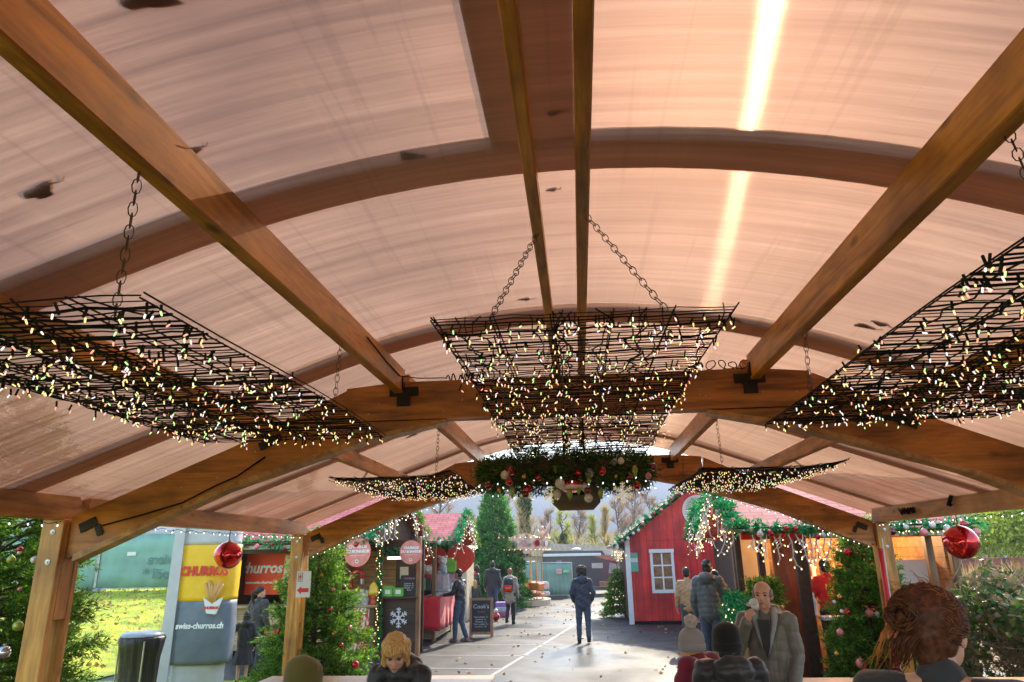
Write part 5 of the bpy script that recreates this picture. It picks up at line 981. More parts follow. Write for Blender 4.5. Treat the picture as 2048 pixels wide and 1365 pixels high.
for k in range(12):
    w_ = MB().box2((-14+3.2*k, -.05, 1.9), (-12.6+3.2*k, .0, 3.5)); w_.build('window', pm('dull_glass', (.12, .13, .14), .3), o)
# carousel
CA = thing('carousel', 'small fairground carousel with bulb lit scalloped crown and orange panels', 'carousel', (-2.95, 31.5, 0)); 
MB().lathe([(0, 0), (1.6, 0), (1.6, .22), (0, .22)], n=32).build('platform', pm('platform_cream', (.55, .45, .30), .6), CA); MB().lathe([(0, .22), (.45, .22), (.45, 2.3), (0, 2.3)], n=16).build('centre_column', pm('carousel_orange', (.65, .22, .05), .4), CA)
cr = MB(); n = 48
for i in range(n):
    a0, a1 = 2*math.pi*i/n, 2*math.pi*(i+1)/n; h0 = 2.72+.2*abs(math.sin(a0*4)); h1 = 2.72+.2*abs(math.sin(a1*4)); r0, r1 = 1.55, 1.62
    cr.add([(r0*math.cos(a0), r0*math.sin(a0), 2.25), (r0*math.cos(a1), r0*math.sin(a1), 2.25), (r1*math.cos(a1), r1*math.sin(a1), h1), (r1*math.cos(a0), r1*math.sin(a0), h0), (r0*.97*math.cos(a0), r0*.97*math.sin(a0), 2.25), (r0*.97*math.cos(a1), r0*.97*math.sin(a1), 2.25), (r1*.97*math.cos(a1), r1*.97*math.sin(a1), h1), (r1*.97*math.cos(a0), r1*.97*math.sin(a0), h0)], [(0, 1, 2, 3), (4, 7, 6, 5), (3, 2, 6, 7), (0, 4, 5, 1)])
cr.build('crown', pm('crown_paint', (.55, .42, .32), .4, var=.6, scale=5), CA); MB().lathe([(1.55, 2.3), (0, 2.9)], n=24).build('canopy', pm('canopy_red', (.5, .1, .05), .6), CA)
for k in range(16):
    a = 2*math.pi*k/16; MB().lathe([(0, 0), (.13, 0), (.13, .02), (0, .02)], (1.61*math.cos(a), 1.61*math.sin(a), 2.5), 12, Matrix.Rotation(a, 3, 'Z') @ Matrix.Rotation(rad(90), 3, 'Y')).build('medallion', (C_GREEN, C_SILV, C_RED, WHITEP)[k % 4], CA)
for k in range(8):
    a = 2*math.pi*k/8+.2; x, y = 1.25*math.cos(a), 1.25*math.sin(a); MB().tube([(x, y, .22), (x, y, 2.25)], .025, 6).build('pole', pm('brass', (.7, .45, .15), .3, 1), CA)
    car = MB(); car.bevbox((x, y, .75), (.55, .45, .30), .05, Matrix.Rotation(a, 3, 'Z')); car.bevbox((x, y, .42), (.65, .3, .14), .04, Matrix.Rotation(a, 3, 'Z')); car.build('ride_car', pm('ride_orange', (.70, .20, .04), .35) if k % 2 else pm('ride_white', (.7, .66, .6), .35), CA)
ang = MB(); ang.sphere((1.35, -.95, 2.85), (.12, .1, .18)); ang.sphere((1.35, -.95, 3.12), .09); ang.tube([(1.4, -.95, 2.8), (1.62, -.98, 3.1), (1.7, -1, 3.4)], [.05, .09, .02], 8); ang.tube([(1.3, -.95, 2.8), (1.15, -.98, 3.05)], [.05, .03], 8); ang.build('winged_figure', pm('figure_gold', (.7, .45, .3), .4), CA, True)
bulbs(CA, [(1.64*math.cos(a), 1.64*math.sin(a), z) for z in (2.26, 2.75) for a in [2*math.pi*i/44 for i in range(44)]], BULB_WARM, 3, scale=1.6)
# right background
o = thing('tan_house', 'tan walled house with grey roof far right behind the dry grass', 'house', (at(1930, 1105, 55).x, 55, .5)); MB().box2((-5, 0, 0), (5, 6, 3.0)).build('wall', pm('tan_wall', (.55, .38, .24), .8), o); MB().prism([(-5.8, 2.9), (6, 2.9), (4.5, 4.3), (-4.5, 4.3)], -.6, 6.5).build('roof', pm('slate_grey', (.22, .25, .28), .6), o)
MB().box2((1.5, -.05, .6), (3.0, 0, 2.2)).build('window', pm('blue_glass', (.3, .42, .55), .2), o); MB().box2((-3, -.05, .6), (-1.5, 0, 2.2)).build('window', pm('blue_glass', (0, 0, 0)), o)
def car(label, p, rz, c_):
    o = thing('parked_car', label, 'car', p, rz, 'cars parked far right'); MB().prism([(-2.1, .35), (2.1, .35), (2.15, .75), (1.3, .92), (.7, 1.42), (-1.1, 1.45), (-1.9, .95), (-2.15, .8)], -.85, .85).build('body', c_, o); MB().prism([(-1.2, .95), (1.1, .95), (.62, 1.35), (-1.0, 1.38)], -.87, .87).build('window', pm('camper_glass', (0, 0, 0)), o)
    for x in (-1.3, 1.35): MB().lathe([(0, -.88), (.32, -.88), (.32, .88), (0, .88)], (x, 0, .32), 16, Matrix.Rotation(rad(90), 3, 'X')).build('wheel', pm('tyre', (0, 0, 0)), o)
car('pale blue car parked under the willow at the far right', (at(2010, 1105, 42).x, 42, 1.0), .1, pm('car_blue', (.35, .45, .6), .3, coat=.6)); car('white car parked left of the blue one at the far right', (at(1975, 1105, 46).x, 46, 1.0), .1, pm('car_white', (.6, .62, .64), .3, coat=.6))
for k, (x, yt, yb, Y) in enumerate(((1994, 1130, 1158, 20), (2033, 1122, 1150, 15))):
    a = at(x, yt, Y); b = at(x+6, yb+12, Y); tag(MB().tube([a, b], .05, 8).build('fence_post', WARMW), ('short round wooden post in the dry grass', 'tall leaning wooden post in the dry grass at the right edge')[k], 'post')
tag(MB().add([], []) or MB().bevbox(tuple(at(2020, 1143, 26)), (6.5, .6, .9), .2).build('vine_row', pm('vine_red', (.22, .07, .04), .9, var=.6, scale=3, bump=1)), 'low reddish brown vine row beyond the dry grass', 'vines')

# ================================================================ HANGING AND LOOSE THINGS
# wreath
WC = Vector((-.11, 6.35, 2.78)); rng = np.random.default_rng(5); n = 1700; a = rng.random(n)*6.283; b = rng.random(n)*6.283; R0 = .68
c = np.stack([np.cos(a)*R0, np.sin(a)*R0, np.zeros(n)], 1); ro_ = np.stack([np.cos(a)*np.cos(b), np.sin(a)*np.cos(b), np.sin(b)], 1); D = unit(ro_*.8+np.stack([-np.sin(a), np.cos(a), 0*a], 1)*.7+rng.normal(size=(n, 3))*.25)
wr = thing('wreath', 'big round fir wreath hung flat at the centre under the roof, full of baubles', 'wreath', WC); V, F = shoots(c+ro_*.04, D, .13*(.6+.6*rng.random(n)), rng, 12, .05, .010)
arr_obj('foliage', V, F, FIRD, wr); MB().tube([(math.cos(t)*R0, math.sin(t)*R0, 0) for t in [2*math.pi*i/36 for i in range(37)]], .045, 8, False).build('ring', BARK, wr)
for k in range(4):
    t = k*math.pi/2+.7; chain((math.cos(t)*R0, math.sin(t)*R0, .03), (math.cos(t)*.35, math.sin(t)*.3, .66)).build('chain', pm('chain_steel', (0, 0, 0)), wr)
fil = [Vector((math.cos(t)*(R0+.1), math.sin(t)*(R0+.1), -.05-.09*abs(math.sin(t*7+2*math.sin(t*3)))))+WC for t in [2*math.pi*i/80 for i in range(80)]]
led_string('fine wire of tiny white lights tucked into the wreath', fil, 44, 15)
def wr_b(c_, x, y, r, kind='ball', lab=None, Y=5.62):
    px, py = 800+x/3.151, 860+y/3.151; p = at(px, py, Y); s = r/3.151*Y/1438; bauble(c_, (p.x, Y, p.z+(s*1.15 if kind == 'ball' else s*1.6)), s, 'on the wreath', kind, group='ornaments on the wreath', label=lab)
for c_, x, y, r, lab in (('white', 812, 228, 32, 'large pearl white bauble highest on the left half of the wreath'), ('white', 660, 285, 27, 'white bauble tucked behind a red one at the left of the wreath'), ('white', 1008, 338, 33, 'largest pearl white bauble near the middle of the wreath'), ('white', 988, 405, 28, 'white bauble hanging over the top left of the heater box'), ('white', 1165, 360, 29, 'white bauble just right of the shiny bowl ornament'), ('white', 1188, 430, 28, 'lowest white bauble of the wreath, in front of the heater box'), ('white', 1195, 270, 32, 'large white bauble right of a red one in the middle of the wreath'), ('white', 1352, 207, 24, 'left of two white baubles high on the right half of the wreath'), ('white', 1392, 197, 22, 'right of two white baubles high on the right half of the wreath'), ('red', 703, 260, 27, 'red bauble highest on the left of the wreath'), ('red', 690, 326, 26, 'red bauble below another at the left of the wreath'), ('dark red', 558, 352, 25, 'dark red bauble at the far left end of the wreath'), ('red', 803, 375, 28, 'red bauble low on the left half of the wreath'), ('dark red', 790, 407, 24, 'patterned dark bauble lowest on the left half of the wreath'), ('red', 877, 298, 24, 'red bauble just left of its darker neighbour on the wreath'), ('dark red', 917, 315, 28, 'dark red bauble left of the largest white one on the wreath'), ('red', 1123, 272, 31, 'large red bauble in the middle of the wreath'), ('red', 1275, 262, 26, 'red bauble on the right half of the wreath above a pointed drop'), ('dark red', 1182, 382, 22, 'dark red bauble half hidden behind white ones by the heater box'), ('dark red', 1445, 298, 25, 'dark red bauble beside a gold drop at the right of the wreath'), ('red', 1493, 352, 25, 'red bauble hanging lowest at the right end of the wreath'), ('pink', 1565, 290, 20, 'faint pink bauble near the right tip of the wreath'), ('dark red', 1597, 235, 24, 'dull dark bauble at the right tip of the wreath'), ('gold', 783, 292, 15, 'small gold bauble under the highest white one on the wreath'), ('gold', 625, 379, 14, 'small gold bauble at the lower left of the wreath'), ('gold', 836, 326, 14, 'small gold bauble beside the red pair on the wreath'), ('gold', 1360, 290, 13, 'small gold bauble on the right half of the wreath')): wr_b(c_, x, y, r, lab=lab, Y=5.6+.08*((x*7) % 3))
for x, y, r, lab in ((980, 240, 24, 'long gold green drop high in the middle of the wreath'), (708, 395, 24, 'gold green drop at the lower left of the wreath'), (1070, 410, 22, 'gold green drop in front of the heater box'), (1190, 320, 22, 'gold green drop between two white baubles of the wreath'), (1265, 403, 22, 'gold green drop hanging lowest right of the heater box'), (1480, 262, 24, 'slanted gold green drop at the right of the wreath'), (1125, 388, 16, 'short gold green drop behind a white bauble on the wreath')): wr_b('green', x, y, r, 'drop', lab)
o = thing('bowl_ornament', 'shiny round red and white bowl ornament under the middle of the wreath', 'ornament', at(800+1080/3.151, 860+350/3.151, 5.7)); MB().sphere((0, 0, 0), (.105, .105, .06), 20, 10).build('bowl', C_RED, o, True); MB().lathe([(.09, -.035), (.108, -.01), (.10, .0), (.08, -.03)], n=28).build('rim', WHITEP, o, True)
for x, y, s_, lab in ((1405, 395, .085, 'glittering gold snowflake hanging from the right half of the wreath'), (955, 410, .07, 'glittering snowflake hanging left of the heater box')):
    sn = snowflake(lab, at(800+x/3.151, 860+y/3.151, 5.7), s_, pm('glitter_gold', (.75, .6, .4), .3, .7))
# heater box behind the wreath
o = thing('patio_heater', 'grey brown rounded heater box hanging behind the wreath', 'heater', (-.02, 6.9, 2.62)); HB = pm('heater_grey', (.13, .12, .105), .5)
MB().bevbox((0, 0, 0), (.47, .18, .26), .07).build('housing', HB, o, True); MB().bevbox((0, -.092, .03), (.16, .012, .045), .01).build('handle', BLACK, o); MB().bevbox((0, -.093, .085), (.10, .008, .05), .01).build('badge', pm('badge_tan', (.4, .3, .2), .5), o); MB().tube([(-.1, 0, .1), (-.1, 0, .9)], .01, 6).tube([(.1, 0, .1), (.1, 0, .9)], .01, 6).build('hanger', BLACK, o)
# two giant baubles
def giant(label, p, r, seed):
    o = thing('giant_bauble', label, 'bauble', p); m, nt, b = newmat('giant_red_%d' % seed); b.inputs['Base Color'].default_value = (.62, .004, .01, 1); b.inputs['Metallic'].default_value = .75; b.inputs['Roughness'].default_value = .09; b.inputs['Coat Weight'].default_value = 1
    mb = MB(); mb.sphere((0, 0, 0), 1, 32, 20); V = [];
    for v in mb.v: v = Vector(v); a = math.atan2(v.y, v.x); V.append(v*r*(1+.016*math.sin(a*7+v.z*5+1.2*mnoise.noise(v*2))*(1-v.z**4)))
    mb.v = V; mb.build('ball', m, o, True); MB().lathe([(0, r*1.1), (r*.14, r*1.1), (r*.15, r*.95), (0, r*.95)], n=14).build('cap', pm('gold_cap', (0, 0, 0)), o); MB().tube([(0, 0, r*1.08), (0, 0, 2.43-p.z if hasattr(p, 'z') else r*1.6)], .004, 5).build('cord', BLACK, o)
giant('huge glossy red bauble hanging from the left eave beam', at(456, 1111, 7.5), .145, 1); giant('huge glossy red bauble hanging from the right eave beam', at(1922, 1085, 7.6), .163, 2)
# small sign on the far left post
o = thing('direction_sign', 'small white laminated sign with red arrow and red cross on the far left post', 'sign', at(607, 1169, 9.42)); MB().bevbox((0, 0, 0), (.195, .004, .33), .001).build('sheet', pm('sign_white', (.72, .70, .72), .4, var=.03), o)
a = MB(); a.prism([(-.085, -.075), (-.025, -.125), (-.025, -.10), (.075, -.10), (.075, -.05), (-.025, -.05), (-.025, -.025)], -.006, -.003); a.build('arrow', RED_T, o); a = MB(); a.box((-.05, -.004, .09), (.014, .003, .07)); a.box((-.05, -.0043, .095), (.04, .003, .014)); a.build('red_cross', RED_T, o)
a = MB(); 
for x in (-.078, -.022): a.box((x, -.004, .09), (.004, .003, .11))
for z in (.037, .143): a.box((-.05, -.004, z), (.058, .003, .004))
a.build('box_outline', BLK_T, o); MB().tube([(-.05, 0, .16), (-.03, .02, .42)], .003, 4).tube([(.05, 0, .16), (.03, .02, .42)], .003, 4).build('string', WHITEP, o)
# red pole beside the far right post
o = thing('rolled_banner', 'narrow rolled red banner standing against the far right post', 'banner', (3.70, 9.42, .2)); MB().tube([(.0, 0, .05), (.03, 0, 1.0), (.05, 0, 1.88)], [.028, .032, .03], 10).build('cloth', pm('banner_scarlet', (.62, .015, .01), .5), o, True); MB().tube([(.035, -.01, .0), (.085, -.01, 2.0)], .010, 6).build('pole', WHITEP, o)
# waste bag on its stand
TB = thing('waste_bag_stand', 'black waste bag on a round stand in the grass left of the inflatable column', 'waste bag', (at(285, 1275, 10.2).x, 10.2, .06)); m_ = MB(); n = 72; V = []; F = []
for j, (z, r) in enumerate(((.98, .275), (1.0, .29), (.97, .305), (.86, .285), (.70, .255), (.45, .245), (.2, .25), (.03, .22), (.0, .12))):
    for i in range(n): a = 2*math.pi*i/n; q = r*(1+(.06 if .1 < z < .9 else .03)*math.sin(a*15+z*5+5*mnoise.noise(Vector((a, z*3, 1))))); V.append((q*math.cos(a), q*math.sin(a), z+(.025*math.sin(a*4) if z > .8 and z < .95 else 0)))
for j in range(8):
    for i in range(n): F.append((j*n+i, j*n+(i+1) % n, (j+1)*n+(i+1) % n, (j+1)*n+i))
m_.add(V, F); m_.build('bag', pm('black_plastic', (.012, .012, .013), .38, bump=1.0, scale=5, bscale=22), TB, True)
MB().lathe([(.26, .99), (.285, .99), (.29, 1.02), (.25, 1.05), (0, 1.06)], n=32).build('lid', pm('grey_plastic', (.32, .34, .36), .35), TB, True); s_ = MB()
for k in range(3): a = 2.1*k-.9; s_.tube([(.31*math.cos(a), .31*math.sin(a), .95), (.30*math.cos(a), .30*math.sin(a), 0)], .012, 6)
s_.build('stand_leg', GALV, TB)
# plain inflatable advertising column (generic)
IC = thing('inflatable_column', 'tall inflatable advertising column, yellow above and grey blue below, with churros lettering', 'inflatable', (at(405, 1365, 11.7).x-.10, 11.7, .05), rad(6))
def col_shell(z0, z1, rx, ry, mat, name, n=40, steps=14, bulge=.0, f=1.0):
    V = []; F = []
    for j in range(steps+1):
        t = j/steps; z = z0+(z1-z0)*t; k = 1+bulge*math.sin(t*math.pi)+.006*math.sin(z*36)
        for i in range(n):
            a = 2*math.pi*i/n; c_, s__ = math.cos(a), math.sin(a); p = 2/2.6; V.append((rx*k*f*math.copysign(abs(c_)**p, c_), ry*k*f*math.copysign(abs(s__)**p, s__), z))
    for j in range(steps):
        for i in range(n): F.append((j*n+i, j*n+(i+1) % n, (j+1)*n+(i+1) % n, (j+1)*n+i))
    F.append(tuple(range(n))[::-1]); F.append(tuple(steps*n+i for i in range(n))); mb = MB(); mb.add(V, F); return mb.build(name, mat, IC, True)
NYY = pm('nylon_yellow', (.85, .50, .01), .5, var=.05, bump=.15, scale=6); NYB = pm('nylon_grey_blue', (.15, .18, .22), .55, var=.15, bump=.15, scale=5); NYG = pm('nylon_pale_grey', (.50, .50, .52), .5, var=.06, bump=.15, scale=6)
col_shell(.45, 1.40, .50, .34, NYB, 'lower_band', bulge=.03); col_shell(1.402, 2.28, .50, .34, NYY, 'upper_band', bulge=.02); col_shell(2.283, 3.15, .49, .33, NYG, 'top_band'); col_shell(0, .448, .40, .30, NYG, 'base')
sk = MB(); sk.prism([(-.49, 0), (-.33, 0), (-.31, .5), (-.30, 3.1), (-.46, 3.1), (-.50, .5)], -.372, -.352); sk.build('seam_strip', NYG, IC)
text('CHURROS', .20, RED_T, IC, (.07, -.365, 1.86), bold=.009, sx=.86, shear=.1, ext=.004); text('swiss-churros.ch', .125, WHITE_T, IC, (.10, -.372, 1.03), bold=.004, shear=.12, sx=.9, ext=.004); text('CHURROS', .055, RED_T, IC, (.27, -.42, 1.30), bold=.003, ext=.002)
cu = MB(); cu.prism([(.13, 1.46), (.20, 1.22), (.35, 1.20), (.43, 1.46), (.28, 1.36)], -.41, -.36); cu.build('printed_cup', WHITEP, IC); cu = MB()
for k in range(6): cu.tube([(.27+.01*(k-2.5), -.385, 1.36), (.27+.055*(k-2.5), -.385, 1.68+.04*math.sin(k*2))], .024, 8)
cu.build('printed_churros', pm('churro_print', (.62, .33, .10), .6), IC, True)

# ---- tables and benches
TT = wood('table_top', (.34, .16, .04), (.60, .33, .10), 'X', .32, knots=False); BENL = pm('bench_green', (.03, .07, .05), .5)
def table(label, x0, x1, y0, y1, z=.95):
    o = thing('beer_table', label, 'table', ((x0+x1)/2, (y0+y1)/2, .2), 0, 'long wooden tables in the pavilion'); w, d = x1-x0, y1-y0; MB().bevbox((0, 0, z-.2-.016), (w, d, .032), .006).build('top', TT, o)
    MB().box((0, -d/2+.06, z-.25), (w-.2, .025, .04)).build('rail', TT, o)
    for x in (-w/2+.3, w/2-.3):
        for y in (-d/2+.08, d/2-.08): MB().tube([(x, y*.9, z-.23), (x, y, 0)], .016, 6).build('leg', BENL, o)
        MB().tube([(x, -d/2+.08, .25), (x, d/2-.08, .25)], .012, 6).build('crossbar', BENL, o)
def bench(label, x0, x1, y, z=.66):
    o = thing('bench', label, 'bench', ((x0+x1)/2, y, .2), 0, 'long benches in the pavilion'); w = x1-x0; MB().bevbox((0, 0, z-.2-.015), (w, .27, .03), .006).build('seat', TT, o)
    for x in (-w/2+.25, w/2-.25):
        for yy in (-.1, .1): MB().tube([(x, yy, z-.23), (x, yy*1.15, 0)], .014, 6).build('leg', BENL, o)
table('long wooden table behind the blonde woman, ending by the walkway', -3.05, -.86, 6.38, 7.12, 1.0); table('long wooden table at the lower right in front of the right fir', 1.72, 3.9, 6.38, 7.1, .975)
table('wooden table between the beanie wearer and the blonde woman', -2.6, -.6, 4.28, 4.72, .90)
bench('bench under the blonde woman', -2.3, -.8, 5.08); bench('bench under the person in the olive beanie', -2.4, -1.0, 3.95); bench('bench under the seated pair in burgundy and black', .4, 1.9, 5.5, .72)
bench('bench behind the right table', 1.8, 3.6, 7.6)
o = thing('bag', 'dark bag lying on the bench behind the right table', 'bag', (2.95, 7.6, .66)); MB().sphere((0, 0, .12), (.24, .13, .14), 16, 10).build('body', pm('bag_black', (.02, .02, .025), .6, bump=.3), o, True); MB().tube([(-.12, 0, .22), (-.06, 0, .31), (.06, 0, .31), (.12, 0, .22)], .012, 6).build('handle', BLACK, o, True)

# ================================================================ PEOPLE
SKIN = pm('skin', (.64, .36, .25), .5, var=.06, scale=20); SKIN2 = pm('skin_tanned', (.42, .21, .13), .5, var=.08, scale=20)
J0 = dict(pel=(0, 0, .96), ch=(0, 0, 1.27), nk=(0, 0, 1.46), hd=(0, .02, 1.635), shl=(-.18, 0, 1.42), shr=(.18, 0, 1.42), ell=(-.24, -.02, 1.14), elr=(.24, -.02, 1.14), wrl=(-.26, .06, .90), wrr=(.26, .06, .90),
          hil=(-.09, 0, .92), hir=(.09, 0, .92), knl=(-.10, .02, .50), knr=(.10, .02, .50), anl=(-.10, -.02, .09), anr=(.10, -.02, .09), fl=(0, 1, 0))
def person(label, loc, rz=0, H=1.75, pose=None, jacket=None, legs=None, shoes=None, hair=None, hairstyle='short', hood=False, puff=0, long_coat=0, vox=.014, skin=SKIN, face=False, sleeves=True, hat=None, hatstyle=None, hands='rest', skirt=None, sex=0, group=None, fat=1.0, headyaw=0, headtilt=0, scarf=None):
    J = {k: Vector(v) for k, v in J0.items()}
    for k, v in (pose or {}).items(): J[k] = Vector(v)
    s = H/1.75; o = thing('person', label, 'person', loc, rz, group); o.scale = (s, s, s); hd = J['hd']; HR = Matrix.Rotation(rad(headyaw), 3, 'Z') @ Matrix.Rotation(rad(headtilt), 3, 'X')
    def hp(x, y, z): return hd+HR @ Vector((x, y, z))
    # body: one continuous surface
    b = MB(); b.sphere(hp(0, -.008, .028), (.077, .096, .090), 20, 14, HR); b.sphere(hp(0, .028, -.045), (.062, .064, .066), 16, 12, HR); b.sphere(hp(0, .070, -.088), (.026, .024, .022), 12, 8, HR)
    b.hull([hp(-.010, .086, .012), hp(.010, .086, .012), hp(-.019, .086, -.034), hp(.019, .086, -.034), hp(0, .116, -.030), hp(0, .092, .02), hp(0, .088, -.040)])
    for sx in (-1, 1): b.sphere(hp(sx*.078, -.005, -.012), (.011, .020, .032), 10, 8, HR); b.sphere(hp(sx*.034, .060, -.030), (.024, .024, .026), 10, 8, HR)
    b.sphere(hp(0, .088, -.060), (.024, .012, .012), 10, 8, HR); b.sphere(hp(0, .078, .030), (.050, .018, .012), 12, 8, HR)
    cone(b, hp(0, -.015, -.06), .052, J['nk']-Vector((0, 0, .05)), .060)
    for sd in 'lr':
        sh, el, wr_, hi, kn, an = (J[k+sd] for k in ('sh', 'el', 'wr', 'hi', 'kn', 'an')); cm = J['ch'].lerp(sh, .45)
        cone(b, hi, .085*fat, cm, .09*fat); cone(b, J['nk'], .05, sh, .055); cone(b, sh, .055, el, .042); cone(b, el, .042, wr_, .028); cone(b, hi, .085, kn, .058); cone(b, kn, .056, an, .038)
        fwd = Vector((an.x*0, .9, 0)); cone(b, an, .04, an+Vector((0, .10, -.045)), .03)
        # hand: palm, four bent fingers and a thumb
        d = (wr_-el).normalized(); sgn = 1 if sd == 'r' else -1
        if hands == 'hold' and sd == 'r': side = Vector((0, 0, 1)) - d*d.z; pn_ = None
        else: side = Vector((0, 1, 0))-d*d.y
        side.normalize(); pn = d.cross(side)*sgn; pn.normalize(); curl = -pn if sgn > 0 else pn
        curl = Vector((-sgn, 0, 0)) if abs(d.z) > .6 else Vector((0, 0, -1)); curl = (curl-d*curl.dot(d)-side*curl.dot(side)); curl = curl.normalized() if curl.length > .01 else pn
        pc = wr_+d*.05; R_ = Matrix((side, curl, d)).transposed(); b.sphere(pc, (.040, .017, .048), 12, 8, R_); cone(b, wr_, .027, pc, .02, 8)
        k1 = .9 if hands == 'hold' else .35
        for q, (off, L_) in enumerate(((.030, .068), (.011, .078), (-.009, .072), (-.028, .056))):
            p0 = pc+d*.036+side*off; d1 = (d*math.cos(k1)+curl*math.sin(k1)); p1 = p0+d1*L_*.5; d2 = (d*math.cos(k1*2.2)+curl*math.sin(k1*2.2)); p2 = p1+d2*L_*.3; d3 = (d*math.cos(k1*3)+curl*math.sin(k1*3)); b.tube([p0, p1, p2, p2+d3*L_*.22], [.0095, .009, .008, .006], 8)
        t0 = pc+side*.030-d*.02; t1 = t0+(side*.7+d*.6+curl*.3).normalized()*.035; b.tube([t0, t1, t1+(d*.8+curl*.5).normalized()*.03], [.012, .010, .007], 8)
    # join the trunk
    cone(b, J['pel'], .11*fat, J['ch'], .105*fat)
    me = remesh(b, min(vox, .008) if face else vox*.8, 3 if not face else 2); me.materials.append(skin); link('body', me, o)
    # clothes
    if legs:
        c = MB()
        for sd in 'lr':
            hi, kn, an = (J[k+sd] for k in ('hi', 'kn', 'an')); cone(c, hi+Vector((0, 0, .02)), .108*fat, kn, .076); cone(c, kn, .074, an+Vector((0, 0, .02)), .060)
        cone(c, J['hil'], .11*fat, J['hir'], .11*fat); me = remesh(c, vox, 4, lambda q: .006*np.sin(q[:, 2]*38+q[:, 0]*9)*np.sin(q[:, 2]*13)); me.materials.append(legs); link('trousers', me, o)
    if skirt:
        c = MB(); n = 40; V = []; F = []; z1, z0 = J['pel'].z+.05, J['pel'].z-.48
        for j in range(8):
            t = j/7
            for i in range(n): a = 2*math.pi*i/n; r = (.13+.14*t)*(1+.07*t*math.sin(a*10)); V.append((J['pel'].x+r*math.cos(a), J['pel'].y+r*.8*math.sin(a), z1+(z0-z1)*t))
        for j in range(7):
            for i in range(n): F.append((j*n+i, j*n+(i+1) % n, (j+1)*n+(i+1) % n, (j+1)*n+i))
        c.add(V, F); c.build('skirt', skirt, o, True)
    if jacket:
        c = MB(); g = .010+.014*puff; hem = J['pel']+Vector((0, 0, -.05-long_coat))
        for sd in 'lr':
            sh, el, wr_, hi = (J[k+sd] for k in ('sh', 'el', 'wr', 'hi')); cm = J['ch'].lerp(sh, .45); hx = Vector((hi.x*.75+J['pel'].x*.25, J['pel'].y, hem.z)); cone(c, hx, (.10+g+.05*long_coat)*fat, cm, (.095+g)*fat, 16); cone(c, J['nk']-Vector((0, 0, .03)), .055+g*.6, sh, .062+g, 12)
            if sleeves: cone(c, sh, .062+g, el, .052+g); cone(c, el, .052+g, wr_-(wr_-el).normalized()*.01, .038+g*.7)
        cone(c, hem, (.12+g)*fat, J['ch'], (.12+g)*fat, 16); cone(c, J['nk']-Vector((0, 0, .04)), .085, J['nk']+Vector((0, .0, .025)), .068)
        if hood:
            bk = J['nk']+Vector((0, -.085, .005)); c.sphere(bk, (.145, .095, .095), 16, 12, Matrix.Rotation(rad(25), 3, 'X')); c.tube([J['nk']+Vector((.115*math.cos(a), .02+.11*math.sin(a), -.005-.03*math.sin(a))) for a in [math.pi*(-.1+1.2*k/12)+math.pi for k in range(13)]], .042, 10)
        per = .085; amp = .009*puff
        fn = (lambda q: amp*(np.abs(np.sin((q[:, 2]+.12*np.abs(q[:, 0]))*math.pi/per))**.6-.5)+.004*np.sin(q[:, 0]*60+q[:, 2]*25)) if puff else (lambda q: .005*np.sin(q[:, 2]*33+q[:, 0]*21)+.003*np.sin(q[:, 2]*70-q[:, 0]*40))
        me = remesh(c, vox, 3, fn); me.materials.append(jacket); link('jacket', me, o)
    for sd in 'lr':
        an = J['an'+sd]; c = MB(); c.sphere(an+Vector((0, .045, -.045)), (.048, .125, .045), 14, 10); cone(c, an, .052, an+Vector((0, -.015, -.03)), .052, 10); c.box(an+Vector((0, .045, -.078)), (.09, .25, .02)); me = remesh(c, max(vox, .010), 2); me.materials.append(shoes or BLACK); link('shoe', me, o)
    rs = np.random.default_rng(int(abs(loc[0]*131+loc[1]*17))+3)
    if hair is not None:
        c = MB()
        if hairstyle in ('short', 'balding', 'cap'):
            c.sphere(hp(0, -.020, .045), (.083, .098, .092), 18, 12, HR); c.sphere(hp(0, -.045, -.01), (.078, .066, .082), 14, 10, HR); amp = .003
        if hairstyle == 'balding': c = MB(); c.sphere(hp(0, -.036, .004), (.088, .080, .068), 14, 10, HR); [c.sphere(hp(sx*.068, .0, .018), (.024, .048, .040), 12, 8, HR) for sx in (-1, 1)]; amp = .001
        if hairstyle == 'curly': c.sphere(hp(0, -.015, .045), (.130, .130, .122), 18, 12, HR); c.sphere(hp(0, -.04, -.04), (.118, .09, .09), 14, 10, HR); amp = .014
        if hairstyle == 'long': c.sphere(hp(0, -.018, .045), (.088, .102, .094), 18, 12, HR); cone(c, hp(-.02, -.07, 0), .075, hp(-.02, -.09, -.22), .06); cone(c, hp(.02, -.07, 0), .075, hp(.03, -.09, -.22), .05); amp = .006
        if hairstyle == 'bob':
            c.sphere(hp(0, -.022, .038), (.086, .098, .084), 18, 12, HR); c.sphere(hp(.004, .022, .056), (.080, .078, .062), 18, 12, HR)
            for sx in (-1, 1): cone(c, hp(sx*.062, -.02, .02), .036, hp(sx*.074, .012, -.10), .026); cone(c, hp(sx*.05, -.065, .0), .055, hp(sx*.05, -.07, -.11), .045)
            cone(c, hp(.04, .062, .060), .020, hp(.072, .050, .0), .014); cone(c, hp(-.05, .060, .060), .018, hp(-.074, .046, .0), .014); amp = .003
        if hairstyle == 'bun': c.sphere(hp(0, -.018, .040), (.086, .104, .094), 18, 12, HR); c.sphere(hp(0, -.028, -.020), (.074, .078, .070), 14, 10, HR); cone(c, hp(0, -.055, -.01), .062, hp(0, -.050, -.065), .045); c.sphere(hp(-.03, -.112, .02), (.040, .038, .038), 12, 8, HR); amp = .001
        if hairstyle == 'ponytail': c.sphere(hp(0, -.022, .042), (.083, .10, .092), 18, 12, HR); c.tube([hp(0, -.11, .05), hp(0, -.17, .0), hp(0, -.16, -.12), hp(0, -.13, -.22)], [.025, .04, .032, .01], 10); amp = .005
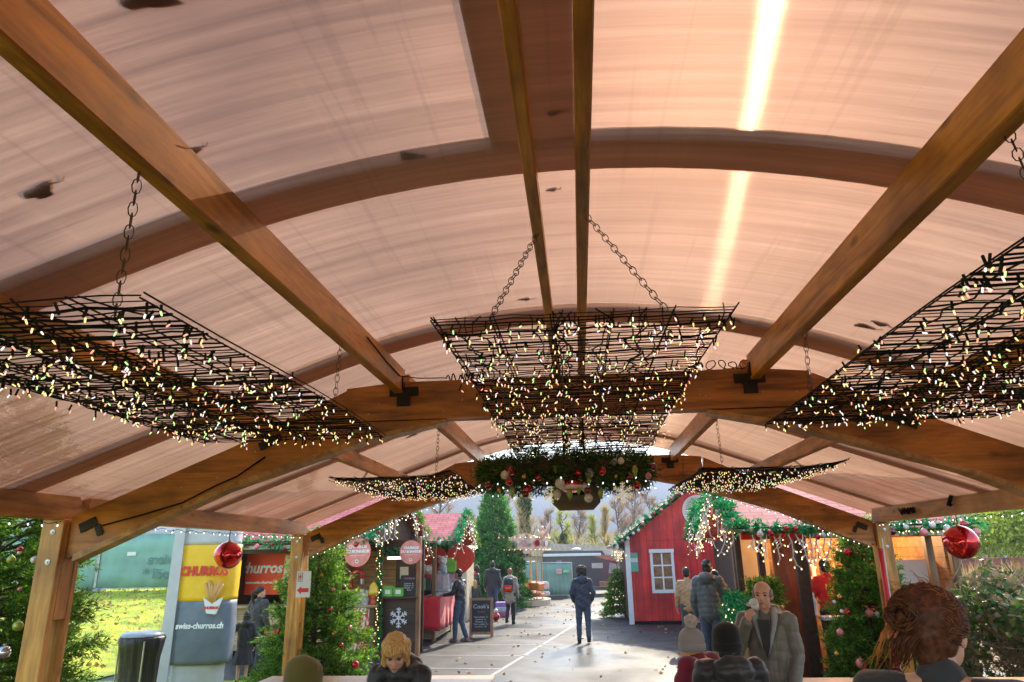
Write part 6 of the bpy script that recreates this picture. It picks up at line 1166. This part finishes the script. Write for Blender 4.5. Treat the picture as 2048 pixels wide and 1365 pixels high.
        me = remesh(c, min(vox, .009), 2, lambda q: amp*np.sin(q[:, 0]*130)*np.sin(q[:, 2]*110+q[:, 0]*40)+amp*.7*np.sin(q[:, 1]*90+q[:, 2]*60)); me.materials.append(hair); ho = link('hair', me, o)
        # loose strands
        if hairstyle in ('bun', 'curly', 'long', 'ponytail') and (face or hairstyle in ('curly',)) or hairstyle == 'bun':
            c = MB(); N_ = 900 if hairstyle == 'bun' else 520 if hairstyle == 'bob' else 260
            for k in range(N_):
                if hairstyle == 'curly':
                    d = unit(rs.normal(size=3)); d[2] = abs(d[2])*1.0-.25; p = Vector((d[0]*.10, -.02+d[1]*.108, .04+d[2]*.10)); pts = [p, p+Vector(d)*.02+Vector(rs.normal(size=3))*.008, p+Vector(d)*.03+Vector(rs.normal(size=3))*.014]; c.tube([hp(*q) for q in pts], [.003, .003, .001], 4, False)
                elif hairstyle == 'bob':
                    sx = rs.choice([-1, 1]); x0 = sx*rs.random()*.03-.01; y0 = -.10+.145*rs.random(); pts = []
                    for t in np.linspace(0, 1, 8):
                        a = t*1.75; pts.append((x0+sx*(.088*math.sin(min(a, 1.57)))+.006*math.sin(t*5+k), y0*(1-.25*t)+.004*rs.normal()+(-.01*t), .042+.086*math.cos(min(a, 1.57))-max(0, a-1.2)*.20+.004*rs.normal()))
                    c.tube([hp(*q) for q in pts], [.003]*7+[.001], 4, False)
                elif hairstyle == 'bun':
                    th = rs.random()*4.4-.65; x0 = .089*math.cos(th); z0 = .030+.097*math.sin(th); y0 = .05+.03*rs.random(); pts = []
                    for t in np.linspace(0, 1, 9):
                        f = math.sqrt(max(0, 1-(t*.92)**2.6)); yy = y0-(y0+.12)*t; fx = math.sqrt(max(.03, 1-((yy+.018)/.118)**2)); pts.append((x0*fx*1.03*(1 if t < .8 else 1-(t-.8)*1.5)-.03*t**3+.003*rs.normal(), yy, .040+(z0-.040)*fx*1.03+.003*rs.normal()))
                    c.tube([hp(*q) for q in pts], [.0028]*8+[.001], 4, False)
                else:
                    p = Vector((rs.normal()*.05, -.08-.02*rs.random(), .02)); pts = [p+Vector((rs.normal()*.006, -.01*math.sin(t*3), -.24*t)) for t in np.linspace(0, 1, 6)]; c.tube([hp(*q) for q in pts], [.003]*5+[.001], 4, False)
            if hairstyle == 'bun':
                fl = MB()
                for k in range(80):
                    a = rs.random()*4.6-.7; q = Vector((.09*math.cos(a), -.11+.13*rs.random(), .04+.098*math.sin(a))); e = q+Vector((-.03*rs.random()+.012*rs.normal(), -.03*rs.random(), .012*rs.normal()+.006)); fl.tube([hp(*q), hp(*q.lerp(e, .5)+Vector((0, 0, .006))), hp(*e)], [.0012, .0010, .0004], 3, False)
                for k in range(16):
                    x = -.085+.05*rs.random(); fl.tube([hp(x, -.09, .02), hp(x-.015, -.13, -.02), hp(x-.03-.02*rs.random(), -.12, -.07), hp(x-.05-.05*rs.random(), -.10, -.10-.03*rs.random())], [.0018, .0016, .0012, .0005], 3, False)
                fl.build('stray_hair', pm('hair_backlit', (.42, .14, .03), .5, var=.3), ho, True)  # orange colour paints the backlit rim onto the stray hairs
                for k in range(130):
                    a = rs.random()*6.28; r0 = .020+.026*rs.random(); c.tube([hp(-.03+r0*math.cos(a+t*2.4)+.004*rs.normal(), -.125-.040*math.sin(t*2.8)*rs.random(), .035+r0*math.sin(a+t*2.4)) for t in np.linspace(0, 1, 7)], [.0032]*6+[.0012], 4, False)
                for k in range(34):
                    x = -.06+.08*rs.random(); c.tube([hp(x, -.09, .0), hp(x-.02, -.12-.02*rs.random(), -.04), hp(x-.03-.03*rs.random(), -.11, -.07-.03*rs.random()), hp(x-.04-.05*rs.random(), -.10, -.09-.04*rs.random())], [.0025, .0022, .0016, .0006], 4, False)
            c.build('strands', hair, ho, True)
    if hat is not None:
        c = MB()
        if hatstyle == 'beanie':
            prof = [(.100, -.018), (.106, .0), (.105, .035), (.105, .06), (.103, .09), (.094, .122), (.074, .146), (.042, .159), (.015, .163), (0, .163)]; n = 44; V = []; F = []
            for j, (r, z) in enumerate(prof):
                for i in range(n): a = 2*math.pi*i/n; q = max(r, .001)*(1+(.05 if i % 2 else 0)); V.append(hp(q*.90*math.cos(a), q*1.06*math.sin(a)-.012, z+.002+(.010*math.cos(a*1+1.57) if j > 4 else 0)))
            for j in range(len(prof)-1):
                for i in range(n): F.append((j*n+i, j*n+(i+1) % n, (j+1)*n+(i+1) % n, (j+1)*n+i))
            c.add(V, F); h = c.build('beanie', hat, o, True); cf = MB(); V = []; F = []
            for j, (r, z) in enumerate(((.100, -.022), (.110, -.018), (.112, .02), (.108, .040), (.100, .042))):
                for i in range(n): a = 2*math.pi*i/n; q = r*(1+(.05 if i % 2 else 0)); V.append(hp(q*.90*math.cos(a), q*1.06*math.sin(a)-.012, z))
            for j in range(4):
                for i in range(n): F.append((j*n+i, j*n+(i+1) % n, (j+1)*n+(i+1) % n, (j+1)*n+i))
            cf.add(V, F); cf.build('cuff', hat, h, True)
        elif hatstyle == 'bobble':
            c.sphere(hp(0, -.012, .05), (.092, .108, .095), 20, 12, HR); c.lathe([(.092, -.03), (.106, -.02), (.106, .03), (.092, .04)], hp(0, -.012, -.005), 24); h = c.build('bobble_hat', hat, o, True); pb = MB(); pb.sphere(hp(0, -.02, .185), .055, 16, 12)
            pb.v = [Vector(v)+(Vector(v)-hp(0, -.02, .185))*.25*mnoise.noise(Vector(v)*40) for v in pb.v]; pb.build('pompom', pm('fur_grey', (.45, .38, .33), .95, var=.3, scale=30, sheen=.6), h, True)
    if scarf is not None:
        c = MB(); c.tube([J['nk']+Vector((.085*math.cos(a), .09*math.sin(a)+.01, .015*math.sin(3*a))) for a in [2*math.pi*k/16 for k in range(17)]], .045, 10, False); c.build('scarf', scarf, o, True)
    if face:
        e = MB(); 
        for sx in (-1, 1): e.sphere(hp(sx*.031, .0795, .004), (.0125, .006, .0065), 12, 8, HR)
        e.build('eyes', pm('eye_dark', (.05, .035, .03), .15), o, True); e = MB()
        for sx in (-1, 1): e.tube([hp(sx*.014, .094, .022), hp(sx*.030, .092, .029), hp(sx*.048, .080, .022)], [.003, .004, .002], 6)
        e.build('eyebrows', pm('brow', (.10, .06, .04), .8), o, True); e = MB(); e.tube([hp(-.022, .090, -.060), hp(-.008, .0985, -.057), hp(0, .0985, -.059), hp(.008, .0985, -.057), hp(.022, .090, -.060)], [.002, .005, .005, .005, .002], 6); e.build('lips', pm('lips', (.42, .13, .11), .5), o, True)
    return o
def F_(name, c, **k): return pm(name, c, k.pop('rough', .75), var=.12, scale=9, bump=.25, bscale=60, sheen=.2, **k)
NAVY = F_('fabric_navy', (.035, .042, .065)); JEANS = F_('denim', (.045, .065, .10)); JEANG = F_('denim_grey', (.05, .055, .06)); BLKJ = F_('fabric_black', (.012, .012, .014), rough=.5); CHAR = F_('fabric_charcoal', (.045, .048, .05)); GREYP = F_('puffer_grey_green', (.075, .085, .08), rough=.5)
OLIVE = F_('fabric_olive', (.06, .058, .042), rough=.5); BEIGE = F_('fabric_beige', (.42, .34, .26)); CAMEL = F_('fabric_camel', (.42, .26, .12)); BURG = F_('fleece_burgundy', (.20, .008, .03)); REDS = F_('shirt_red', (.75, .02, .015)); LJEAN = F_('denim_light', (.20, .26, .34))
HBRN = pm('hair_brown', (.04, .022, .012), .45, var=.3, scale=60); HDRK = pm('hair_dark', (.015, .011, .009), .45, var=.3, scale=60); HBLO = pm('hair_blonde', (.66, .38, .12), .5, var=.45, scale=26, stretch=(5, 5, .6), bump=1.0, bscale=50); HRED = pm('hair_red', (.36, .09, .02), .4, var=.4, scale=70); HGRY = pm('hair_grey', (.22, .19, .17), .6, var=.3, scale=60); HAUB = pm('hair_auburn', (.10, .032, .013), .55, var=.6, scale=60, spec=.3)
BRSH = pm('brown_shoe', (.18, .12, .09), .6)
# walker in the middle of the square
person('person in navy parka and jeans with curly hair walking away mid square', (0, 18.1, 0), 0, 1.74, dict(elr=(.27, -.05, 1.15), wrr=(.22, .10, .95), ell=(-.27, -.05, 1.15), wrl=(-.22, .10, .95), knl=(-.11, .05, .50), anl=(-.12, .02, .09), anr=(.11, -.10, .12), knr=(.11, .0, .5)), NAVY, JEANS, BLACK, HBRN, 'curly', hood=True, long_coat=.06)
person('person in dark jacket and blue jeans reaching over the red cloth counter', (-3.12, 18.55, 0), rad(72), 1.74, dict(hd=(0, .06, 1.62), elr=(.24, .12, 1.16), wrr=(.16, .42, 1.14), ell=(-.24, .10, 1.16), wrl=(-.14, .40, 1.12), anl=(-.12, .08, .09), knl=(-.11, .08, .5), anr=(.08, -.14, .09)), BLKJ, JEANS, BRSH, HDRK, 'short', skin=SKIN2, vox=.013)
person('tall person in a black hooded puffer jacket standing beside the tall christmas tree, back turned', (-3.2, 26.0, 0), rad(5), 1.84, {}, CHAR, JEANS, BLACK, HBRN, 'short', hood=True, puff=.6, skin=SKIN)
wp = person('person in a beige coat and backpack walking away beside the christmas tree', (-2.26, 22.9, 0), rad(-8), 1.64, dict(knl=(-.10, .10, .52), anl=(-.12, -.05, .14), anr=(.08, .06, .09)), BEIGE, BLKJ, BLACK, pm('hair_ginger', (.30, .12, .04), .5, var=.3, scale=60), 'short', hood=True, long_coat=.16)
bk = thing('backpack', 'black backpack with a bright red pocket on the person in the beige coat', 'backpack', (-2.29, 22.70, 1.12)); MB().bevbox((0, 0, .04), (.30, .15, .40), .05).build('bag', BLKJ, bk, True); MB().bevbox((0, -.085, -.05), (.25, .05, .18), .02).build('pocket', REDS, bk, True)
for x in (-.1, .1): MB().tube([(x, .05, .22), (x*1.1, .12, .28), (x*1.2, .2, .2)], .018, 6).build('strap', BLKJ, bk, True)
text('SPORT', .06, YEL_T, bk, (0, -.113, -.05), (rad(90), 0, 0), ext=.001)
person('person with frizzy brown hair and magenta scarf near the christmas tree', (at(952, 1200, 26.6).x, 26.6, 0), rad(120), 1.66, {}, BLKJ, BLKJ, BLACK, HBRN, 'curly', scarf=F_('scarf_magenta', (.45, .02, .16)))
person('child with long blonde hair in an olive jacket beside the flower crate', (at(950, 1200, 25.4).x, 25.4, 0), rad(10), 1.22, {}, OLIVE, JEANG, BLACK, HBLO, 'long')
person('person in camel jacket half hidden behind the grey green puffer', (2.34, 16.6, 0), rad(-10), 1.72, dict(anl=(-.12, -.1, .09), anr=(.10, .1, .09)), CAMEL, JEANG, BLACK, HDRK, 'short')
person('tall person in grey green hooded puffer, back turned, at the bar counter', (2.26, 13.4, 0), rad(-28), 1.93, dict(hd=(0, .05, 1.62), elr=(.24, .08, 1.16), wrr=(.14, .30, 1.12), ell=(-.25, -.02, 1.14)), GREYP, JEANS, BLACK, HDRK, 'short', hood=True, puff=.8, vox=.012)
person('person in an olive jacket looking down behind the man in the grey puffer', (2.62, 14.4, 0), rad(110), 1.74, dict(hd=(0, .07, 1.60)), OLIVE, JEANG, BLACK, HDRK, 'short', headtilt=-25)
person('child in a dark jacket at the bar counter beside the grey puffer', (2.62, 13.6, .1), rad(100), 1.42, dict(hd=(0, .06, 1.6)), BLKJ, JEANG, BLACK, HDRK, 'short', headtilt=-20)
v_ = person('stall vendor in a red polo shirt seen from behind inside the right stall', (4.02, 12.4, .16), rad(8), 1.76, dict(hd=(0, .05, 1.62), elr=(.26, .10, 1.16), wrr=(.16, .30, 1.12), ell=(-.26, .08, 1.16), wrl=(-.14, .30, 1.10)), REDS, BLKJ, BLACK, HDRK, 'short')
text('Noël', .13, YEL_T, v_, (.0, -.165, 1.32), (rad(90), 0, 0), bold=.003); text('Riviera', .09, YEL_T, v_, (.02, -.165, 1.22), (rad(90), 0, 0), bold=.002)
# left stall customers
person('person with a dark ponytail in a black top at the churros stall counter', (-6.20, 13.6, 0), rad(-20), 1.58, dict(hd=(0, .03, 1.62)), CHAR, JEANG, BLACK, HDRK, 'ponytail', headyaw=-30)
person('girl in a black hooded jacket and black skirt touching the inflatable column', (-6.02, 12.75, 0), rad(28), 1.18, dict(ell=(-.34, .10, 1.22), wrl=(-.50, .22, 1.16), elr=(.26, -.02, 1.14)), BLKJ, None, BLACK, HDRK, 'long', hood=True, puff=.5, skirt=F_('skirt_black', (.02, .02, .022)), vox=.011)
pt = pm('patterned_shirt', (.45, .42, .40), .7, var=.75, scale=22); person('person in a grey and white patterned shirt mostly hidden behind the far left post', (-5.36, 13.4, 0), rad(60), 1.76, {}, pt, JEANG, BLACK, HGRY, 'short')
# inside the pavilion
SIT = dict(pel=(0, 0, .52), ch=(0, .03, .84), nk=(0, .04, 1.06), hd=(0, .06, 1.20), shl=(-.175, .03, 1.05), shr=(.175, .03, 1.05), ell=(-.22, .10, .76), elr=(.22, .10, .76), wrl=(-.18, .33, .74), wrr=(.18, .33, .74), hil=(-.09, 0, .50), hir=(.09, 0, .50), knl=(-.12, .42, .50), knr=(.12, .42, .50), anl=(-.12, .42, .09), anr=(.12, .42, .09))
person('person in an olive green ribbed beanie seated at the lower left, seen from behind', (-1.56, 3.98, .21), rad(-12), 1.75, SIT, BLKJ, JEANG, BLACK, None, hat=F_('beanie_olive', (.12, .10, .02), rough=.9), hatstyle='beanie', vox=.010, puff=1, face=True, headtilt=-6)
SITW = dict(SIT); SITW.update(hd=(.01, .11, 1.19), nk=(0, .05, 1.07), shl=(-.145, .03, 1.03), shr=(.145, .03, 1.03), ell=(-.19, .10, .76), elr=(.19, .10, .76))
w_ = person('blonde woman in a black hooded jacket looking down, seated in front of the left table', (-1.27, 5.12, .29), rad(176), 1.74, SITW, BLKJ, JEANG, BLACK, HBLO, 'bob', hood=True, puff=.5, vox=.008, fat=.85, face=True, headyaw=14, headtilt=-34)
MB().tube([(-.0, .165, .98), (-.004, .205, .85), (0, .19, .66)], .004, 6).build('zip', pm('zip_silver', (.7, .68, .62), .3, .9), w_, True)
MB().tube([(.06, .175, .96), (.075, .215, .90), (.085, .225, .74)], .006, 6).build('drawstring', pm('grey_cord', (.3, .3, .3), .6), w_, True); MB().sphere((.06, .18, .965), .011, 10, 8).build('toggle', GALV, w_, True)
MB().bevbox((-.12, .19, .90), (.03, .008, .018), .002).build('badge', pm('badge_white', (.7, .6, .55), .5), w_)
person('child in a fuzzy cream bobble hat, only its top showing at the lower left', (at(477, 1352, 4.4).x, 4.4, .21), 0, 1.33, SIT, CAMEL, JEANG, BLACK, None, hat=pm('hat_cream', (.62, .48, .36), .95, sheen=.5, bump=.6, scale=30), hatstyle='bobble')
person('person in dark brown puffer beside the olive beanie at the lower edge', (-1.22, 3.95, -.04), rad(-15), 1.6, SIT, F_('puffer_brown', (.035, .02, .015), rough=.4), JEANG, BLACK, HDRK, 'short', puff=1)
person('person in a black puffer jacket and black beanie seated with the back to the camera', (1.02, 5.42, .21), rad(6), 1.78, SIT, F_('puffer_black', (.022, .022, .024), rough=.45), JEANG, BLACK, HDRK, 'short', hood=True, puff=1, hat=F_('beanie_black', (.008, .008, .008), rough=.95), hatstyle='beanie', vox=.009, fat=.98)
person('person in a burgundy fleece and grey bobble hat leaning beside the black beanie', (.90, 5.95, .21), rad(50), 1.74, dict(SIT, hd=(.02, .10, 1.17)), BURG, JEANG, BLACK, HBLO, 'short', hat=F_('hat_grey', (.30, .28, .27)), hatstyle='bobble', vox=.010, face=True)
dr = person('balding man in an olive grey hooded jacket drinking from a white cup', (1.52, 6.35, .2), rad(158), 1.64, dict(hd=(0, .04, 1.63), elr=(.27, .08, 1.16), wrr=(.135, .205, 1.42), ell=(-.22, .0, 1.14), wrl=(-.19, .12, .92)), F_('jacket_olive_grey', (.15, .14, .11), rough=.5), F_('jeans_pale', (.16, .19, .22)), BLACK, HGRY, 'balding', hood=True, puff=.5, vox=.008, face=True, hands='hold', fat=.9, skin=pm('skin_ruddy', (.60, .32, .22), .5, var=.08, scale=18))
cp = MB().lathe([(0, -.045), (.028, -.045), (.036, .045), (.033, .045), (.026, -.04), (0, -.04)], n=20).build('cup', pm('paper_cup', (.78, .75, .74), .6, var=.03), smooth=True); Mx = Matrix.Translation((1.52, 6.35, .2)) @ Matrix.Rotation(rad(158), 4, 'Z') @ Matrix.Scale(1.64/1.75, 4); cp.location = Mx @ Vector((.055, .185, 1.555)); cp.rotation_euler = (rad(52), 0, rad(158+180)); tag(cp, 'white paper cup held to the mouth of the balding man', 'cup')
lp = MB(); lp.tube([(-.075, .03, 1.52), (-.085, .09, 1.44), (-.05, .135, 1.30), (-.01, .15, 1.16)], [.03, .028, .02, .008], 8); lp.tube([(.075, .03, 1.52), (.085, .09, 1.44), (.05, .135, 1.30), (.01, .15, 1.16)], [.03, .028, .02, .008], 8); lp.build('lapel', F_('lining_grey', (.30, .32, .32)), dr, True)
jk = MB().prism([(-.05, 1.44), (.05, 1.44), (.03, 1.22), (0, 1.12), (-.03, 1.22)], .13, .165).build('shirt_front', BLKJ, dr)
person('seated person with light brown hair and ripped pale jeans behind the drinking man', (1.93, 8.3, .21), rad(150), 1.62, SIT, F_('top_beige', (.3, .2, .1)), LJEAN, BLACK, pm('hair_light_brown', (.22, .12, .05), .5, var=.3, scale=60), 'long')
bench('bench under the seated person behind the drinking man', 1.4, 2.5, 8.25)
person('woman with a messy auburn bun and dark coat, nearest the camera at lower right', (at(1880, 1300, 2.35).x-.02, 2.35, .2), rad(-32), 1.80, dict(hd=(0, .08, 1.60), nk=(0, .03, 1.45)), F_('coat_slate', (.030, .034, .042)), JEANG, BLACK, HAUB, 'bun', vox=.007, face=True, headtilt=-8, headyaw=-14)

# ---------------------------------------------------------------- air
hz = MB().box2((-1700, -320, -1.5), (1700, 1520, 190)); hm = bpy.data.materials.new('air'); hm.use_nodes = True; hn = hm.node_tree; hn.nodes.remove(hn.nodes['Principled BSDF'])
pv = hn.nodes.new('ShaderNodeVolumePrincipled'); pv.inputs['Color'].default_value = (.78, .86, 1, 1); pv.inputs['Density'].default_value = .0008; pv.inputs['Anisotropy'].default_value = 0
hn.links.new(pv.outputs[0], hn.nodes['Material Output'].inputs['Volume']); tag(hz.build('haze', hm), kind='stuff')
